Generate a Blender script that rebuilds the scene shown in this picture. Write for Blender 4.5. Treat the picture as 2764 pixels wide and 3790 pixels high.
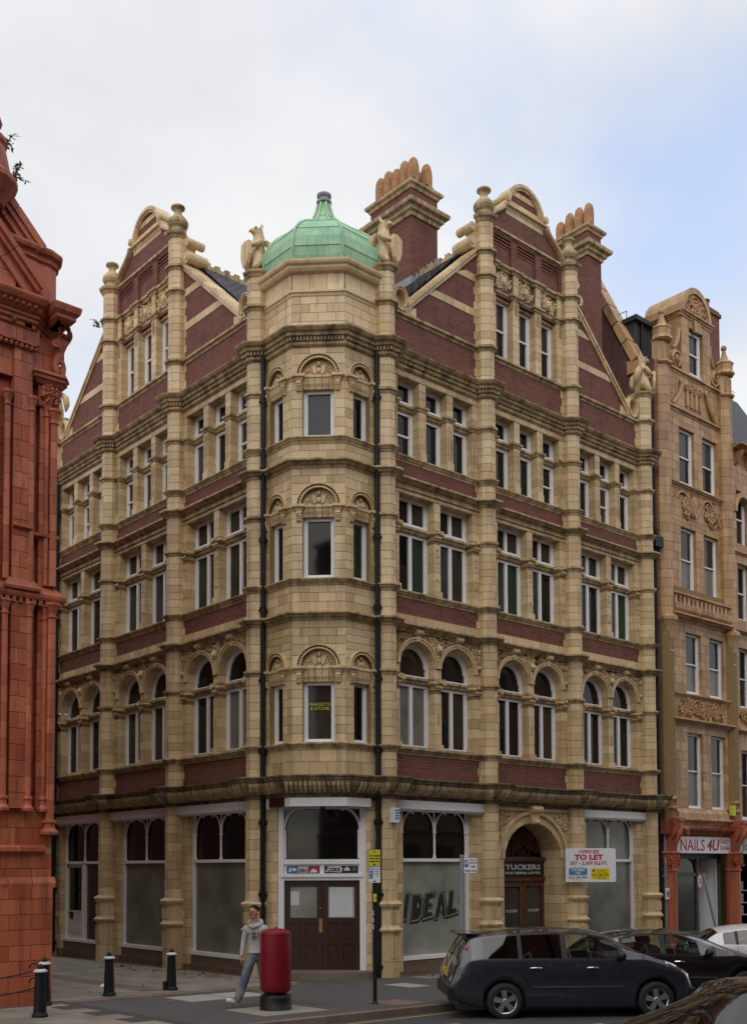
import bpy, bmesh, math, random
from mathutils import Vector, Matrix
scene = bpy.context.scene
for _o in list(bpy.data.objects):
    bpy.data.objects.remove(_o)
COL = scene.collection
PI = math.pi

# ---------------------------------------------------------------- camera
CAM = Vector((-15.462, -19.563, 2.58))
HF = Vector((0.6612, 0.7502, 0.0)).normalized()      # level direction of view
HR = Vector((HF.y, -HF.x, 0.0))                      # level right of view
_f = Vector((0.66041395, 0.74929033, 0.04916718)).normalized()
_r = Vector((0.75031424, -0.66107075, -0.00374383)).normalized()
_u = _r.cross(_f)
cam_data = bpy.data.cameras.new('camera')
cam = bpy.data.objects.new('camera', cam_data)
COL.objects.link(cam)
cam.matrix_world = Matrix(((_r.x, _u.x, -_f.x, CAM.x), (_r.y, _u.y, -_f.y, CAM.y), (_r.z, _u.z, -_f.z, CAM.z), (0, 0, 0, 1)))
cam_data.sensor_fit = 'AUTO'
cam_data.sensor_width = 36.0
cam_data.lens = 3986.0 / 3790.0 * 36.0
cam_data.shift_y = (3013.75 - 1895.0) / 3790.0
cam_data.clip_end = 2000.0
cam_data.clip_start = 0.1
scene.camera = cam

# ---------------------------------------------------------------- sky
SKYOFF = (11.3, 2.2, 0.0)
world = bpy.data.worlds.new('World')
scene.world = world
world.use_nodes = True
wn = world.node_tree.nodes
wl = world.node_tree.links
wn.clear()
w_out = wn.new('ShaderNodeOutputWorld')
w_bg = wn.new('ShaderNodeBackground')
w_sky = wn.new('ShaderNodeTexSky')
w_sky.sky_type = 'NISHITA'
w_sky.sun_disc = False
SUN_EL, SUN_AZ = math.radians(52), math.radians(228)
w_sky.sun_elevation = SUN_EL
w_sky.sun_rotation = SUN_AZ
w_sky.dust_density = 1.5
w_tc = wn.new('ShaderNodeTexCoord')
w_sep = wn.new('ShaderNodeSeparateXYZ')
w_max = wn.new('ShaderNodeMath'); w_max.operation = 'MAXIMUM'; w_max.inputs[1].default_value = 0.0
w_add = wn.new('ShaderNodeMath'); w_add.operation = 'ADD'; w_add.inputs[1].default_value = 0.22
w_div = wn.new('ShaderNodeVectorMath'); w_div.operation = 'DIVIDE'
w_comb = wn.new('ShaderNodeCombineXYZ')
w_noise = wn.new('ShaderNodeTexNoise')
w_noise.inputs['Scale'].default_value = 0.95
w_noise.inputs['Detail'].default_value = 7.0
w_noise.inputs['Roughness'].default_value = 0.52
w_noise.inputs['Distortion'].default_value = 0.3
w_off = wn.new('ShaderNodeVectorMath'); w_off.operation = 'ADD'
w_off.inputs[1].default_value = SKYOFF
w_ramp = wn.new('ShaderNodeValToRGB')
w_ramp.color_ramp.elements[0].position = 0.34
w_ramp.color_ramp.elements[0].color = (0.45, 0.45, 0.45, 1)
w_ramp.color_ramp.elements[1].position = 0.50
w_ramp.color_ramp.elements[1].color = (1, 1, 1, 1)
w_ccol = wn.new('ShaderNodeValToRGB')
w_ccol.color_ramp.elements[0].position = 0.36
w_ccol.color_ramp.elements[0].color = (6.6, 6.85, 7.4, 1)
w_ccol.color_ramp.elements[1].position = 0.60
w_ccol.color_ramp.elements[1].color = (8.6, 8.55, 8.5, 1)
w_noise2 = wn.new('ShaderNodeTexNoise')
w_noise2.inputs['Scale'].default_value = 1.5
w_noise2.inputs['Detail'].default_value = 5.0
w_mix = wn.new('ShaderNodeMix'); w_mix.data_type = 'RGBA'
w_gain = wn.new('ShaderNodeMix'); w_gain.data_type = 'RGBA'; w_gain.blend_type = 'MULTIPLY'
w_gain.inputs[0].default_value = 1.0
w_gain.inputs[7].default_value = (3.3, 3.3, 3.3, 1)
wl.new(w_tc.outputs['Generated'], w_sep.inputs[0])
wl.new(w_sep.outputs[2], w_max.inputs[0])
wl.new(w_max.outputs[0], w_add.inputs[0])
for _i in range(3):
    wl.new(w_add.outputs[0], w_comb.inputs[_i])
wl.new(w_tc.outputs['Generated'], w_div.inputs[0])
wl.new(w_comb.outputs[0], w_div.inputs[1])
wl.new(w_div.outputs[0], w_off.inputs[0])
wl.new(w_off.outputs[0], w_noise.inputs['Vector'])
wl.new(w_off.outputs[0], w_noise2.inputs['Vector'])
wl.new(w_noise.outputs['Fac'], w_ramp.inputs[0])
wl.new(w_noise2.outputs['Fac'], w_ccol.inputs[0])
wl.new(w_sky.outputs[0], w_gain.inputs[6])
wl.new(w_ramp.outputs[0], w_mix.inputs[0])
wl.new(w_gain.outputs[2], w_mix.inputs[6])
wl.new(w_ccol.outputs[0], w_mix.inputs[7])
wl.new(w_mix.outputs[2], w_bg.inputs['Color'])
w_bg.inputs['Strength'].default_value = 0.1
wl.new(w_bg.outputs[0], w_out.inputs[0])

sun_data = bpy.data.lights.new('sun', 'SUN')
sun_data.energy = 0.9
sun_data.angle = math.radians(75)
sun_data.color = (1.0, 0.96, 0.9)
sun = bpy.data.objects.new('sun', sun_data)
COL.objects.link(sun)
# from behind and left of the camera, high
sun.rotation_euler = (math.radians(38), 0, math.radians(-48))

vs = scene.view_settings
vs.view_transform = 'Standard'
vs.look = 'None'
vs.exposure = 0.16
vs.gamma = 1.0
vs.use_curve_mapping = False
scene.render.resolution_x = 746
scene.render.resolution_y = 1024
scene.cycles.max_bounces = 6
scene.cycles.diffuse_bounces = 3
scene.cycles.glossy_bounces = 3
scene.cycles.transparent_max_bounces = 8

# ---------------------------------------------------------------- materials
MATS = {}
def principled(name):
    m = bpy.data.materials.new(name)
    m.use_nodes = True
    nt = m.node_tree
    b = nt.nodes['Principled BSDF']
    MATS[name] = m
    return m, nt, b
def nd(nt, t, **kw):
    n = nt.nodes.new(t)
    for k, v in kw.items():
        setattr(n, k, v)
    return n
def mixc(nt, a, b, fac, mode='MIX'):
    n = nt.nodes.new('ShaderNodeMix'); n.data_type = 'RGBA'; n.blend_type = mode
    for sock, v in ((0, fac), (6, a), (7, b)):
        if isinstance(v, (int, float)):
            n.inputs[sock].default_value = v
        elif isinstance(v, (tuple, list)):
            n.inputs[sock].default_value = (*v, 1) if len(v) == 3 else v
        else:
            nt.links.new(v, n.inputs[sock])
    return n.outputs[2]
def ramp(nt, src, p0, p1, c0=0.0, c1=1.0):
    n = nt.nodes.new('ShaderNodeMapRange')
    n.inputs[1].default_value = p0; n.inputs[2].default_value = p1
    n.inputs[3].default_value = c0; n.inputs[4].default_value = c1
    nt.links.new(src, n.inputs[0])
    return n.outputs[0]
def noise(nt, scale, detail=3.0, vec=None, rough=0.55):
    n = nt.nodes.new('ShaderNodeTexNoise')
    n.inputs['Scale'].default_value = scale
    n.inputs['Detail'].default_value = detail
    n.inputs['Roughness'].default_value = rough
    if vec is not None:
        nt.links.new(vec, n.inputs['Vector'])
    return n.outputs['Fac']
def objvec(nt, sx=1.0, sy=1.0, sz=1.0):
    g = nt.nodes.new('ShaderNodeNewGeometry')
    mp = nt.nodes.new('ShaderNodeMapping')
    mp.inputs['Scale'].default_value = (sx, sy, sz)
    nt.links.new(g.outputs['Position'], mp.inputs['Vector'])
    return mp.outputs[0]
def bump(nt, b, h, strength=0.3, dist=0.01):
    n = nt.nodes.new('ShaderNodeBump')
    n.inputs['Strength'].default_value = strength
    n.inputs['Distance'].default_value = dist
    nt.links.new(h, n.inputs['Height'])
    nt.links.new(n.outputs[0], b.inputs['Normal'])
def simple(name, col, rough=0.6, metal=0.0, var=0.12, scale=9.0, spec=None, coat=0.0):
    m, nt, b = principled(name)
    v = objvec(nt)
    f = noise(nt, scale, 4.0, v)
    dark = tuple(c * (1 - var) for c in col)
    lite = tuple(min(1, c * (1 + var)) for c in col)
    nt.links.new(mixc(nt, dark, lite, ramp(nt, f, 0.3, 0.7)), b.inputs['Base Color'])
    b.inputs['Roughness'].default_value = rough
    b.inputs['Metallic'].default_value = metal
    if spec is not None:
        b.inputs['Specular IOR Level'].default_value = spec
    b.inputs['Coat Weight'].default_value = coat
    return m
def terracotta(name, c_lo, c_hi, c_alt, soot, soot_lo, soot_hi, rough=0.45):
    """fired clay blocks: per-block tint attribute, mottling, soot streaks running down"""
    m, nt, b = principled(name)
    at = nd(nt, 'ShaderNodeAttribute', attribute_name='tint')
    t = at.outputs['Fac']
    base = mixc(nt, c_lo, c_hi, t)
    v = objvec(nt)
    f1 = noise(nt, 2.3, 4.0, v)
    base = mixc(nt, base, c_alt, ramp(nt, f1, 0.5, 0.8, 0.0, 0.55))
    f2 = noise(nt, 26.0, 3.0, v)
    base = mixc(nt, base, tuple(c * 0.78 for c in c_lo), ramp(nt, f2, 0.45, 0.75, 0.0, 0.5))
    vv = objvec(nt, 3.0, 3.0, 0.35)
    f3 = noise(nt, 1.6, 5.0, vv, 0.65)
    base = mixc(nt, base, soot, ramp(nt, f3, soot_lo, soot_hi, 0.0, 0.8))
    nt.links.new(base, b.inputs['Base Color'])
    b.inputs['Roughness'].default_value = rough
    bump(nt, b, f2, 0.25, 0.01)
    return m
terracotta('buff', (0.53, 0.375, 0.19), (0.80, 0.615, 0.36), (0.62, 0.40, 0.19), (0.17, 0.115, 0.06), 0.50, 0.84)
terracotta('buff_weathered', (0.46, 0.335, 0.175), (0.64, 0.485, 0.27), (0.50, 0.33, 0.165), (0.04, 0.035, 0.022), 0.43, 0.68, 0.7)
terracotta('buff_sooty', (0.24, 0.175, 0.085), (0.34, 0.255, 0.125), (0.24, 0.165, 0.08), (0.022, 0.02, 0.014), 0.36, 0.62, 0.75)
terracotta('ochre', (0.40, 0.225, 0.098), (0.63, 0.395, 0.19), (0.45, 0.225, 0.09), (0.13, 0.075, 0.04), 0.46, 0.76)
terracotta('red_clay', (0.37, 0.085, 0.035), (0.58, 0.172, 0.078), (0.42, 0.12, 0.075), (0.06, 0.018, 0.012), 0.46, 0.80)
terracotta('red_clay_dark', (0.32, 0.075, 0.033), (0.47, 0.13, 0.055), (0.36, 0.10, 0.06), (0.05, 0.018, 0.013), 0.46, 0.74, 0.6)
def brickmat(name, c1, c2, mort, rot=False, soot_lo=0.5):
    m, nt, b = principled(name)
    g = nt.nodes.new('ShaderNodeNewGeometry')
    sep = nt.nodes.new('ShaderNodeSeparateXYZ'); nt.links.new(g.outputs['Position'], sep.inputs[0])
    ad = nt.nodes.new('ShaderNodeMath'); ad.operation = 'ADD'
    nt.links.new(sep.outputs[0], ad.inputs[0]); nt.links.new(sep.outputs[1], ad.inputs[1])
    cb = nt.nodes.new('ShaderNodeCombineXYZ')
    nt.links.new(ad.outputs[0], cb.inputs[0]); nt.links.new(sep.outputs[2], cb.inputs[1])
    br = nt.nodes.new('ShaderNodeTexBrick')
    br.inputs['Scale'].default_value = 1.0
    br.inputs['Brick Width'].default_value = 0.225
    br.inputs['Row Height'].default_value = 0.073
    br.inputs['Mortar Size'].default_value = 0.006
    br.inputs['Mortar Smooth'].default_value = 0.2
    br.inputs['Color1'].default_value = (*c1, 1)
    br.inputs['Color2'].default_value = (*c2, 1)
    br.inputs['Mortar'].default_value = (*mort, 1)
    nt.links.new(cb.outputs[0], br.inputs['Vector'])
    f3 = noise(nt, 1.5, 5.0, objvec(nt, 2.0, 2.0, 0.6), 0.65)
    base = mixc(nt, br.outputs['Color'], (c1[0] * 0.28, c1[1] * 0.3, c1[2] * 0.3), ramp(nt, f3, soot_lo, soot_lo + 0.35, 0.0, 0.75))
    f4 = noise(nt, 0.9, 4.0, objvec(nt))
    base = mixc(nt, base, (c2[0] * 1.25, c2[1] * 1.15, c2[2]), ramp(nt, f4, 0.5, 0.8, 0.0, 0.35))
    nt.links.new(base, b.inputs['Base Color'])
    b.inputs['Roughness'].default_value = 0.8
    inv = nt.nodes.new('ShaderNodeMath'); inv.operation = 'SUBTRACT'; inv.inputs[0].default_value = 1.0
    nt.links.new(br.outputs['Fac'], inv.inputs[1])
    bump(nt, b, inv.outputs[0], 0.5, 0.006)
    return m
brickmat('brick_red', (0.125, 0.038, 0.026), (0.205, 0.064, 0.042), (0.19, 0.115, 0.085))
brickmat('brick_party', (0.13, 0.05, 0.038), (0.18, 0.07, 0.05), (0.13, 0.085, 0.07), soot_lo=0.42)
simple('mortar', (0.27, 0.175, 0.075), 0.9)
simple('mortar_red', (0.17, 0.055, 0.03), 0.9)
simple('white_paint', (0.86, 0.845, 0.82), 0.45, var=0.06, scale=14)
simple('white_board', (0.74, 0.735, 0.74), 0.4, var=0.05)
simple('dirty_white', (0.60, 0.60, 0.60), 0.5, var=0.1)
simple('iron_black', (0.009, 0.009, 0.0095), 0.5, var=0.3, spec=0.3)
simple('lead', (0.26, 0.28, 0.31), 0.5, var=0.2)
simple('dark_inside', (0.006, 0.006, 0.006), 0.9)
simple('dark_wood', (0.045, 0.012, 0.007), 0.35, var=0.4, scale=20)
simple('brown_wood', (0.10, 0.034, 0.013), 0.4, var=0.35, scale=20)
simple('stone_dark', (0.16, 0.11, 0.07), 0.8, var=0.3)
simple('green_paint', (0.05, 0.10, 0.075), 0.5, var=0.2)
simple('brass', (0.45, 0.30, 0.09), 0.35, 1.0)
simple('steel_grey', (0.30, 0.33, 0.36), 0.45, 0.4)
simple('chrome', (0.75, 0.75, 0.77), 0.16, 1.0, 0.02)
simple('alloy', (0.55, 0.55, 0.57), 0.28, 0.85, 0.05)
simple('rubber', (0.018, 0.018, 0.019), 0.75)
simple('sign_white', (0.78, 0.78, 0.80), 0.4, var=0.03)
simple('sign_yellow', (0.62, 0.58, 0.03), 0.45, var=0.05)
simple('ink_black', (0.012, 0.012, 0.014), 0.5)
simple('ink_red', (0.45, 0.02, 0.03), 0.5, var=0.05)
simple('ink_blue', (0.02, 0.07, 0.28), 0.5, var=0.05)
simple('ink_cyan', (0.05, 0.22, 0.40), 0.5, var=0.05)
simple('bright_yellow', (0.80, 0.60, 0.0), 0.5, var=0.04)
simple('paper', (0.62, 0.66, 0.63), 0.7, var=0.05)
simple('grey_print', (0.10, 0.10, 0.105), 0.6)
simple('pillar_red', (0.19, 0.003, 0.011), 0.5, var=0.22, scale=60, spec=0.35)
simple('slate', (0.15, 0.13, 0.155), 0.6, var=0.3, scale=6)
simple('slate_dark', (0.03, 0.03, 0.034), 0.55, var=0.3, scale=6)
simple('clay_pot', (0.38, 0.19, 0.085), 0.75, var=0.3, scale=7)
simple('clay_pot_red', (0.24, 0.075, 0.045), 0.75, var=0.25, scale=7)
simple('flat_felt', (0.10, 0.10, 0.105), 0.9)
simple('skin', (0.50, 0.24, 0.15), 0.55, var=0.06)
simple('hair', (0.022, 0.012, 0.008), 0.8, var=0.4, scale=60, spec=0.1)
simple('hoodie', (0.42, 0.40, 0.385), 0.9, var=0.10, scale=30)
simple('cord_white', (0.75, 0.75, 0.73), 0.8)
simple('shoe_white', (0.62, 0.58, 0.53), 0.6)
simple('shoe_sole', (0.42, 0.17, 0.10), 0.7)
simple('leaf_brown', (0.27, 0.13, 0.045), 0.7, var=0.4, scale=40)
simple('weed', (0.05, 0.075, 0.02), 0.7, var=0.4)
def copper():
    m, nt, b = principled('copper_green')
    v = objvec(nt)
    f = noise(nt, 2.0, 5.0, v)
    base = mixc(nt, (0.24, 0.47, 0.29), (0.42, 0.64, 0.40), ramp(nt, f, 0.3, 0.7))
    f2 = noise(nt, 2.5, 5.0, objvec(nt, 5.0, 5.0, 0.5), 0.65)
    base = mixc(nt, base, (0.12, 0.27, 0.17), ramp(nt, f2, 0.5, 0.75, 0.0, 0.7))
    nt.links.new(base, b.inputs['Base Color'])
    b.inputs['Roughness'].default_value = 0.55
copper()
def jeans():
    m, nt, b = principled('denim')
    v = objvec(nt)
    f = noise(nt, 4.5, 4.0, v)
    f2 = noise(nt, 90.0, 2.0, v)
    base = mixc(nt, (0.085, 0.115, 0.15), (0.25, 0.26, 0.23), ramp(nt, f, 0.42, 0.68))
    base = mixc(nt, base, (0.05, 0.07, 0.10), ramp(nt, f2, 0.45, 0.8, 0, 0.4))
    nt.links.new(base, b.inputs['Base Color'])
    b.inputs['Roughness'].default_value = 0.9
jeans()
def glassmat(name, col, rough=0.04, streak=0.0):
    m, nt, b = principled(name)
    v = objvec(nt)
    f = noise(nt, 1.1, 2.0, v)
    base = mixc(nt, col, tuple(c * 0.6 for c in col), ramp(nt, f, 0.4, 0.7))
    nt.links.new(base, b.inputs['Base Color'])
    b.inputs['Roughness'].default_value = rough
    b.inputs['Specular IOR Level'].default_value = 0.38
    f2 = noise(nt, 0.7, 2.0, v)
    bump(nt, b, f2, 0.05, 0.05)
    return m
glassmat('glass_dark', (0.006, 0.006, 0.006))
glassmat('glass_sky', (0.05, 0.055, 0.065))
glassmat('glass_green', (0.018, 0.045, 0.026))
glassmat('glass_brown', (0.045, 0.036, 0.026))
glassmat('glass_blind', (0.20, 0.185, 0.165), 0.2)
glassmat('glass_shop', (0.34, 0.36, 0.30), 0.12)
glassmat('glass_shop_dim', (0.055, 0.052, 0.042), 0.1)
glassmat('glass_shop_mid', (0.19, 0.195, 0.16), 0.15)
glassmat('glass_amber', (0.045, 0.03, 0.012))
def clearglass(name, tint, alpha):
    m, nt, b = principled(name)
    nt.nodes.remove(b)
    out = nt.nodes['Material Output']
    tr = nt.nodes.new('ShaderNodeBsdfTransparent'); tr.inputs[0].default_value = (*tint, 1)
    gl = nt.nodes.new('ShaderNodeBsdfGlossy'); gl.inputs['Roughness'].default_value = 0.02
    fr = nt.nodes.new('ShaderNodeLayerWeight'); fr.inputs[0].default_value = 0.5
    pw = nt.nodes.new('ShaderNodeMath'); pw.operation = 'POWER'; pw.inputs[1].default_value = 4.0
    nt.links.new(fr.outputs['Facing'], pw.inputs[0])
    mx = nt.nodes.new('ShaderNodeMixShader')
    rmp = ramp(nt, pw.outputs[0], 0.0, 1.0, alpha, 1.0)
    nt.links.new(rmp, mx.inputs[0])
    nt.links.new(tr.outputs[0], mx.inputs[1]); nt.links.new(gl.outputs[0], mx.inputs[2])
    nt.links.new(mx.outputs[0], out.inputs[0])
clearglass('car_glass', (0.66, 0.74, 0.70), 0.09)
clearglass('car_glass_tint', (0.03, 0.03, 0.035), 0.07)
def carpaint(name, col, rough=0.22, metal=0.3):
    m, nt, b = principled(name)
    b.inputs['Base Color'].default_value = (*col, 1)
    b.inputs['Roughness'].default_value = rough
    b.inputs['Metallic'].default_value = metal
    b.inputs['Coat Weight'].default_value = 1.0
    b.inputs['Coat Roughness'].default_value = 0.04
    f = noise(nt, 700.0, 1.0, objvec(nt))
    nt.links.new(mixc(nt, col, tuple(c * 1.5 for c in col), ramp(nt, f, 0.4, 0.8, 0, 0.5)), b.inputs['Base Color'])
carpaint('paint_slate', (0.027, 0.030, 0.040))
carpaint('paint_black', (0.012, 0.012, 0.014))
carpaint('paint_brownblack', (0.012, 0.009, 0.009))
carpaint('paint_white', (0.75, 0.75, 0.75), 0.3, 0.0)
simple('car_trim', (0.013, 0.013, 0.014), 0.5)
simple('car_inside', (0.035, 0.035, 0.037), 0.85)
simple('lamp_red', (0.42, 0.012, 0.018), 0.15, coat=1.0)
simple('lamp_clear', (0.62, 0.64, 0.68), 0.12, coat=1.0)
simple('plate_yellow', (0.55, 0.42, 0.05), 0.4)
def pavemat(name, c1, c2, scale, stain=0.45):
    m, nt, b = principled(name)
    v = objvec(nt)
    f = noise(nt, scale, 4.0, v)
    at = nd(nt, 'ShaderNodeAttribute', attribute_name='tint')
    base = mixc(nt, c1, c2, at.outputs['Fac'])
    base = mixc(nt, base, tuple(c * 0.62 for c in c1), ramp(nt, f, 0.45, 0.75, 0.0, 0.6))
    f2 = noise(nt, 0.9, 5.0, v, 0.6)
    base = mixc(nt, base, tuple(c * 0.5 for c in c1), ramp(nt, f2, stain, stain + 0.3, 0.0, 0.7))
    nt.links.new(base, b.inputs['Base Color'])
    b.inputs['Roughness'].default_value = 0.82
    bump(nt, b, noise(nt, scale * 3, 3.0, v), 0.35, 0.006)
pavemat('paving', (0.22, 0.195, 0.16), (0.31, 0.28, 0.23), 30)
pavemat('paving_pale', (0.30, 0.28, 0.25), (0.36, 0.34, 0.31), 30, 0.6)
pavemat('paver_red', (0.17, 0.115, 0.085), (0.22, 0.15, 0.11), 30)
pavemat('asphalt', (0.078, 0.071, 0.067), (0.088, 0.08, 0.075), 60, 0.5)
pavemat('asphalt_road', (0.058, 0.058, 0.060), (0.066, 0.066, 0.068), 60, 0.55)
pavemat('kerb_stone', (0.17, 0.13, 0.10), (0.25, 0.19, 0.14), 25)
pavemat('line_yellow', (0.42, 0.30, 0.05), (0.50, 0.38, 0.08), 12, 0.5)
pavemat('line_white', (0.42, 0.42, 0.42), (0.5, 0.5, 0.5), 12, 0.5)
simple('grout', (0.05, 0.045, 0.04), 0.9)

# ---------------------------------------------------------------- helpers
rnd = random.Random(7)
def gz(x, y):
    """pavement level: the street falls gently away from the viewer"""
    return -0.018 * ((x - CAM.x) * HF.x + (y - CAM.y) * HF.y - 22.0)
class Fr:
    """a wall frame: u along the wall, o out of it, z up"""
    def __init__(s, ox, oy, dux, duy, dox, doy):
        s.a = (ox, oy, dux, duy, dox, doy)
    def p(s, u, o, z):
        a = s.a
        return (a[0] + u * a[2] + o * a[4], a[1] + u * a[3] + o * a[5], z)
    def rz(s):
        # rotation about z that turns local x along u, local -y outwards
        return math.atan2(-s.a[4], s.a[5]) + PI if False else math.atan2(s.a[4], -s.a[5])
R = Fr(0, 0, 1, 0, 0, -1)
L = Fr(0, 0, 0, 1, -1, 0)
K = 0.92
S2 = math.sqrt(0.5)
CF = Fr(K / 2, K / 2, S2, -S2, -S2, -S2)
CD = Fr(0.875, 0.875, S2, -S2, -S2, -S2)
class MB:
    def __init__(s):
        s.v = []; s.f = []; s.t = []; s.m = []; s.i = []
    def add(s, vs, fs, t=0.5, m=0):
        n = len(s.v); s.i.append(n)
        s.v.extend(vs)
        for f in fs:
            s.f.append([i + n for i in f]); s.t.append(t); s.m.append(m)
    def quad(s, a, b, c, d, t=0.5, m=0):
        s.add([a, b, c, d], [(0, 1, 2, 3)], t, m)
    def box(s, fr, u0, u1, o0, o1, z0, z1, t=0.5, m=0):
        p = fr.p
        s.add([p(u0, o0, z0), p(u1, o0, z0), p(u1, o1, z0), p(u0, o1, z0), p(u0, o0, z1), p(u1, o0, z1), p(u1, o1, z1), p(u0, o1, z1)], BOXF, t, m)
    def prism(s, fr, poly, z0, z1, t=0.5, m=0):
        n = len(poly)
        vs = [fr.p(u, o, z0) for u, o in poly] + [fr.p(u, o, z1) for u, o in poly]
        fs = [tuple(range(n))[::-1], tuple(range(n, 2 * n))] + [(i, (i + 1) % n, n + (i + 1) % n, n + i) for i in range(n)]
        s.add(vs, fs, t, m)
    def plate(s, fr, poly, o0, o1, t=0.5, m=0):
        """poly in (u,z), extruded along o"""
        n = len(poly)
        vs = [fr.p(u, o0, z) for u, z in poly] + [fr.p(u, o1, z) for u, z in poly]
        fs = [tuple(range(n)), tuple(range(n, 2 * n))[::-1]] + [(i, (i + 1) % n, n + (i + 1) % n, n + i) for i in range(n)]
        s.add(vs, fs, t, m)
    def sweep(s, fr, path, prof, t=0.5, m=0, caps=True):
        """path in (u,o), outward on its left; prof closed loop of (d,z)"""
        n = len(path); k = len(prof)
        nr = []
        for i in range(n):
            def nrm(a, b):
                dx, dy = b[0] - a[0], b[1] - a[1]
                l = math.hypot(dx, dy) or 1
                return (-dy / l, dx / l)
            if i == 0: x = nrm(path[0], path[1]); sc = 1
            elif i == n - 1: x = nrm(path[-2], path[-1]); sc = 1
            else:
                a = nrm(path[i - 1], path[i]); b = nrm(path[i], path[i + 1])
                x = (a[0] + b[0], a[1] + b[1]); l = math.hypot(*x) or 1
                x = (x[0] / l, x[1] / l)
                sc = 1 / max(0.35, x[0] * a[0] + x[1] * a[1])
            nr.append((x[0] * sc, x[1] * sc))
        vs = []
        for i in range(n):
            for d, z in prof:
                vs.append(fr.p(path[i][0] + nr[i][0] * d, path[i][1] + nr[i][1] * d, z))
        fs = []
        for i in range(n - 1):
            for j in range(k):
                j2 = (j + 1) % k
                fs.append((i * k + j, (i + 1) * k + j, (i + 1) * k + j2, i * k + j2))
        if caps:
            fs.append(tuple(range(k))); fs.append(tuple(range((n - 1) * k, n * k))[::-1])
        s.add(vs, fs, t, m)
    def run(s, fr, u0, u1, prof, piece=0.46, gap=0.012, o=0.0, m=0, r=None):
        """straight moulded course laid in pieces with open joints"""
        n = max(1, round((u1 - u0) / piece)); st = (u1 - u0) / n
        for i in range(n):
            a = u0 + i * st + (gap / 2 if i else 0); b = u0 + (i + 1) * st - (gap / 2 if i < n - 1 else 0)
            k = len(prof)
            vs = [fr.p(a, o + d, z) for d, z in prof] + [fr.p(b, o + d, z) for d, z in prof]
            fs = [tuple(range(k)), tuple(range(k, 2 * k))[::-1]] + [(j, (j + 1) % k, k + (j + 1) % k, k + j) for j in range(k)]
            s.add(vs, fs, (r or rnd).random(), m)
    def tube(s, pts, rad, n=5, t=0.5, m=0, cap=True):
        pts = [Vector(p) for p in pts]
        if isinstance(rad, (int, float)): rad = [rad] * len(pts)
        base = len(s.v); up = None; s.i.append(base)
        for i, p in enumerate(pts):
            d = (pts[min(i + 1, len(pts) - 1)] - pts[max(i - 1, 0)])
            if d.length < 1e-9: d = Vector((0, 0, 1))
            d.normalize()
            if up is None:
                up = Vector((0, 0, 1)) if abs(d.z) < 0.9 else Vector((1, 0, 0))
            x = up.cross(d)
            if x.length < 1e-6: x = Vector((1, 0, 0)).cross(d)
            x.normalize(); y = d.cross(x); up = y
            for j in range(n):
                a = 2 * PI * j / n
                q = p + (x * math.cos(a) + y * math.sin(a)) * rad[i]
                s.v.append((q.x, q.y, q.z))
        for i in range(len(pts) - 1):
            for j in range(n):
                j2 = (j + 1) % n
                s.f.append([base + i * n + j, base + i * n + j2, base + (i + 1) * n + j2, base + (i + 1) * n + j]); s.t.append(t); s.m.append(m)
        if cap:
            for i in (0, len(pts) - 1):
                s.f.append([base + i * n + j for j in range(n)]); s.t.append(t); s.m.append(m)
    def lathe(s, c, prof, n=12, t=0.5, m=0, ph=0.0, axis=None, cap=True):
        """prof (r,z) turned round a vertical axis at c; axis: callable (x,y,z)->world"""
        base = len(s.v); s.i.append(base); ax = axis or (lambda x, y, z: (c[0] + x, c[1] + y, c[2] + z))
        for r_, z in prof:
            for j in range(n):
                a = 2 * PI * j / n + ph
                s.v.append(ax(r_ * math.cos(a), r_ * math.sin(a), z))
        for i in range(len(prof) - 1):
            for j in range(n):
                j2 = (j + 1) % n
                s.f.append([base + i * n + j, base + i * n + j2, base + (i + 1) * n + j2, base + (i + 1) * n + j]); s.t.append(t); s.m.append(m)
        for i in (0, len(prof) - 1):
            if cap and prof[i][0] > 1e-4:
                s.f.append([base + i * n + j for j in range(n)]); s.t.append(t); s.m.append(m)
    def blob(s, c, rx, ry, rz, t=0.5, m=0, n=6, k=4, fr=None):
        base = len(s.v); s.i.append(base)
        for i in range(k + 1):
            th = PI * i / k
            for j in range(n):
                a = 2 * PI * j / n
                x, y, z = rx * math.sin(th) * math.cos(a), ry * math.sin(th) * math.sin(a), rz * math.cos(th)
                s.v.append(fr.p(c[0] + x, c[1] + y, c[2] + z) if fr else (c[0] + x, c[1] + y, c[2] + z))
        for i in range(k):
            for j in range(n):
                j2 = (j + 1) % n
                s.f.append([base + i * n + j, base + i * n + j2, base + (i + 1) * n + j2, base + (i + 1) * n + j]); s.t.append(t); s.m.append(m)
    def arc(s, fr, cu, cz, ru0, rz0, ru1, rz1, o0, o1, a0, a1, n=12, t=None, m=0, gap=0.0):
        """arched band between two ellipses, n voussoirs"""
        for i in range(n):
            b0 = a0 + (a1 - a0) * (i + gap) / n; b1 = a0 + (a1 - a0) * (i + 1 - gap) / n
            q = []
            for o in (o0, o1):
                for (ru, rz_, b) in ((ru0, rz0, b0), (ru0, rz0, b1), (ru1, rz1, b1), (ru1, rz1, b0)):
                    q.append(fr.p(cu + ru * math.cos(b), o, cz + rz_ * math.sin(b)))
            s.add(q, BOXF, rnd.random() if t is None else t, m)
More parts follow.
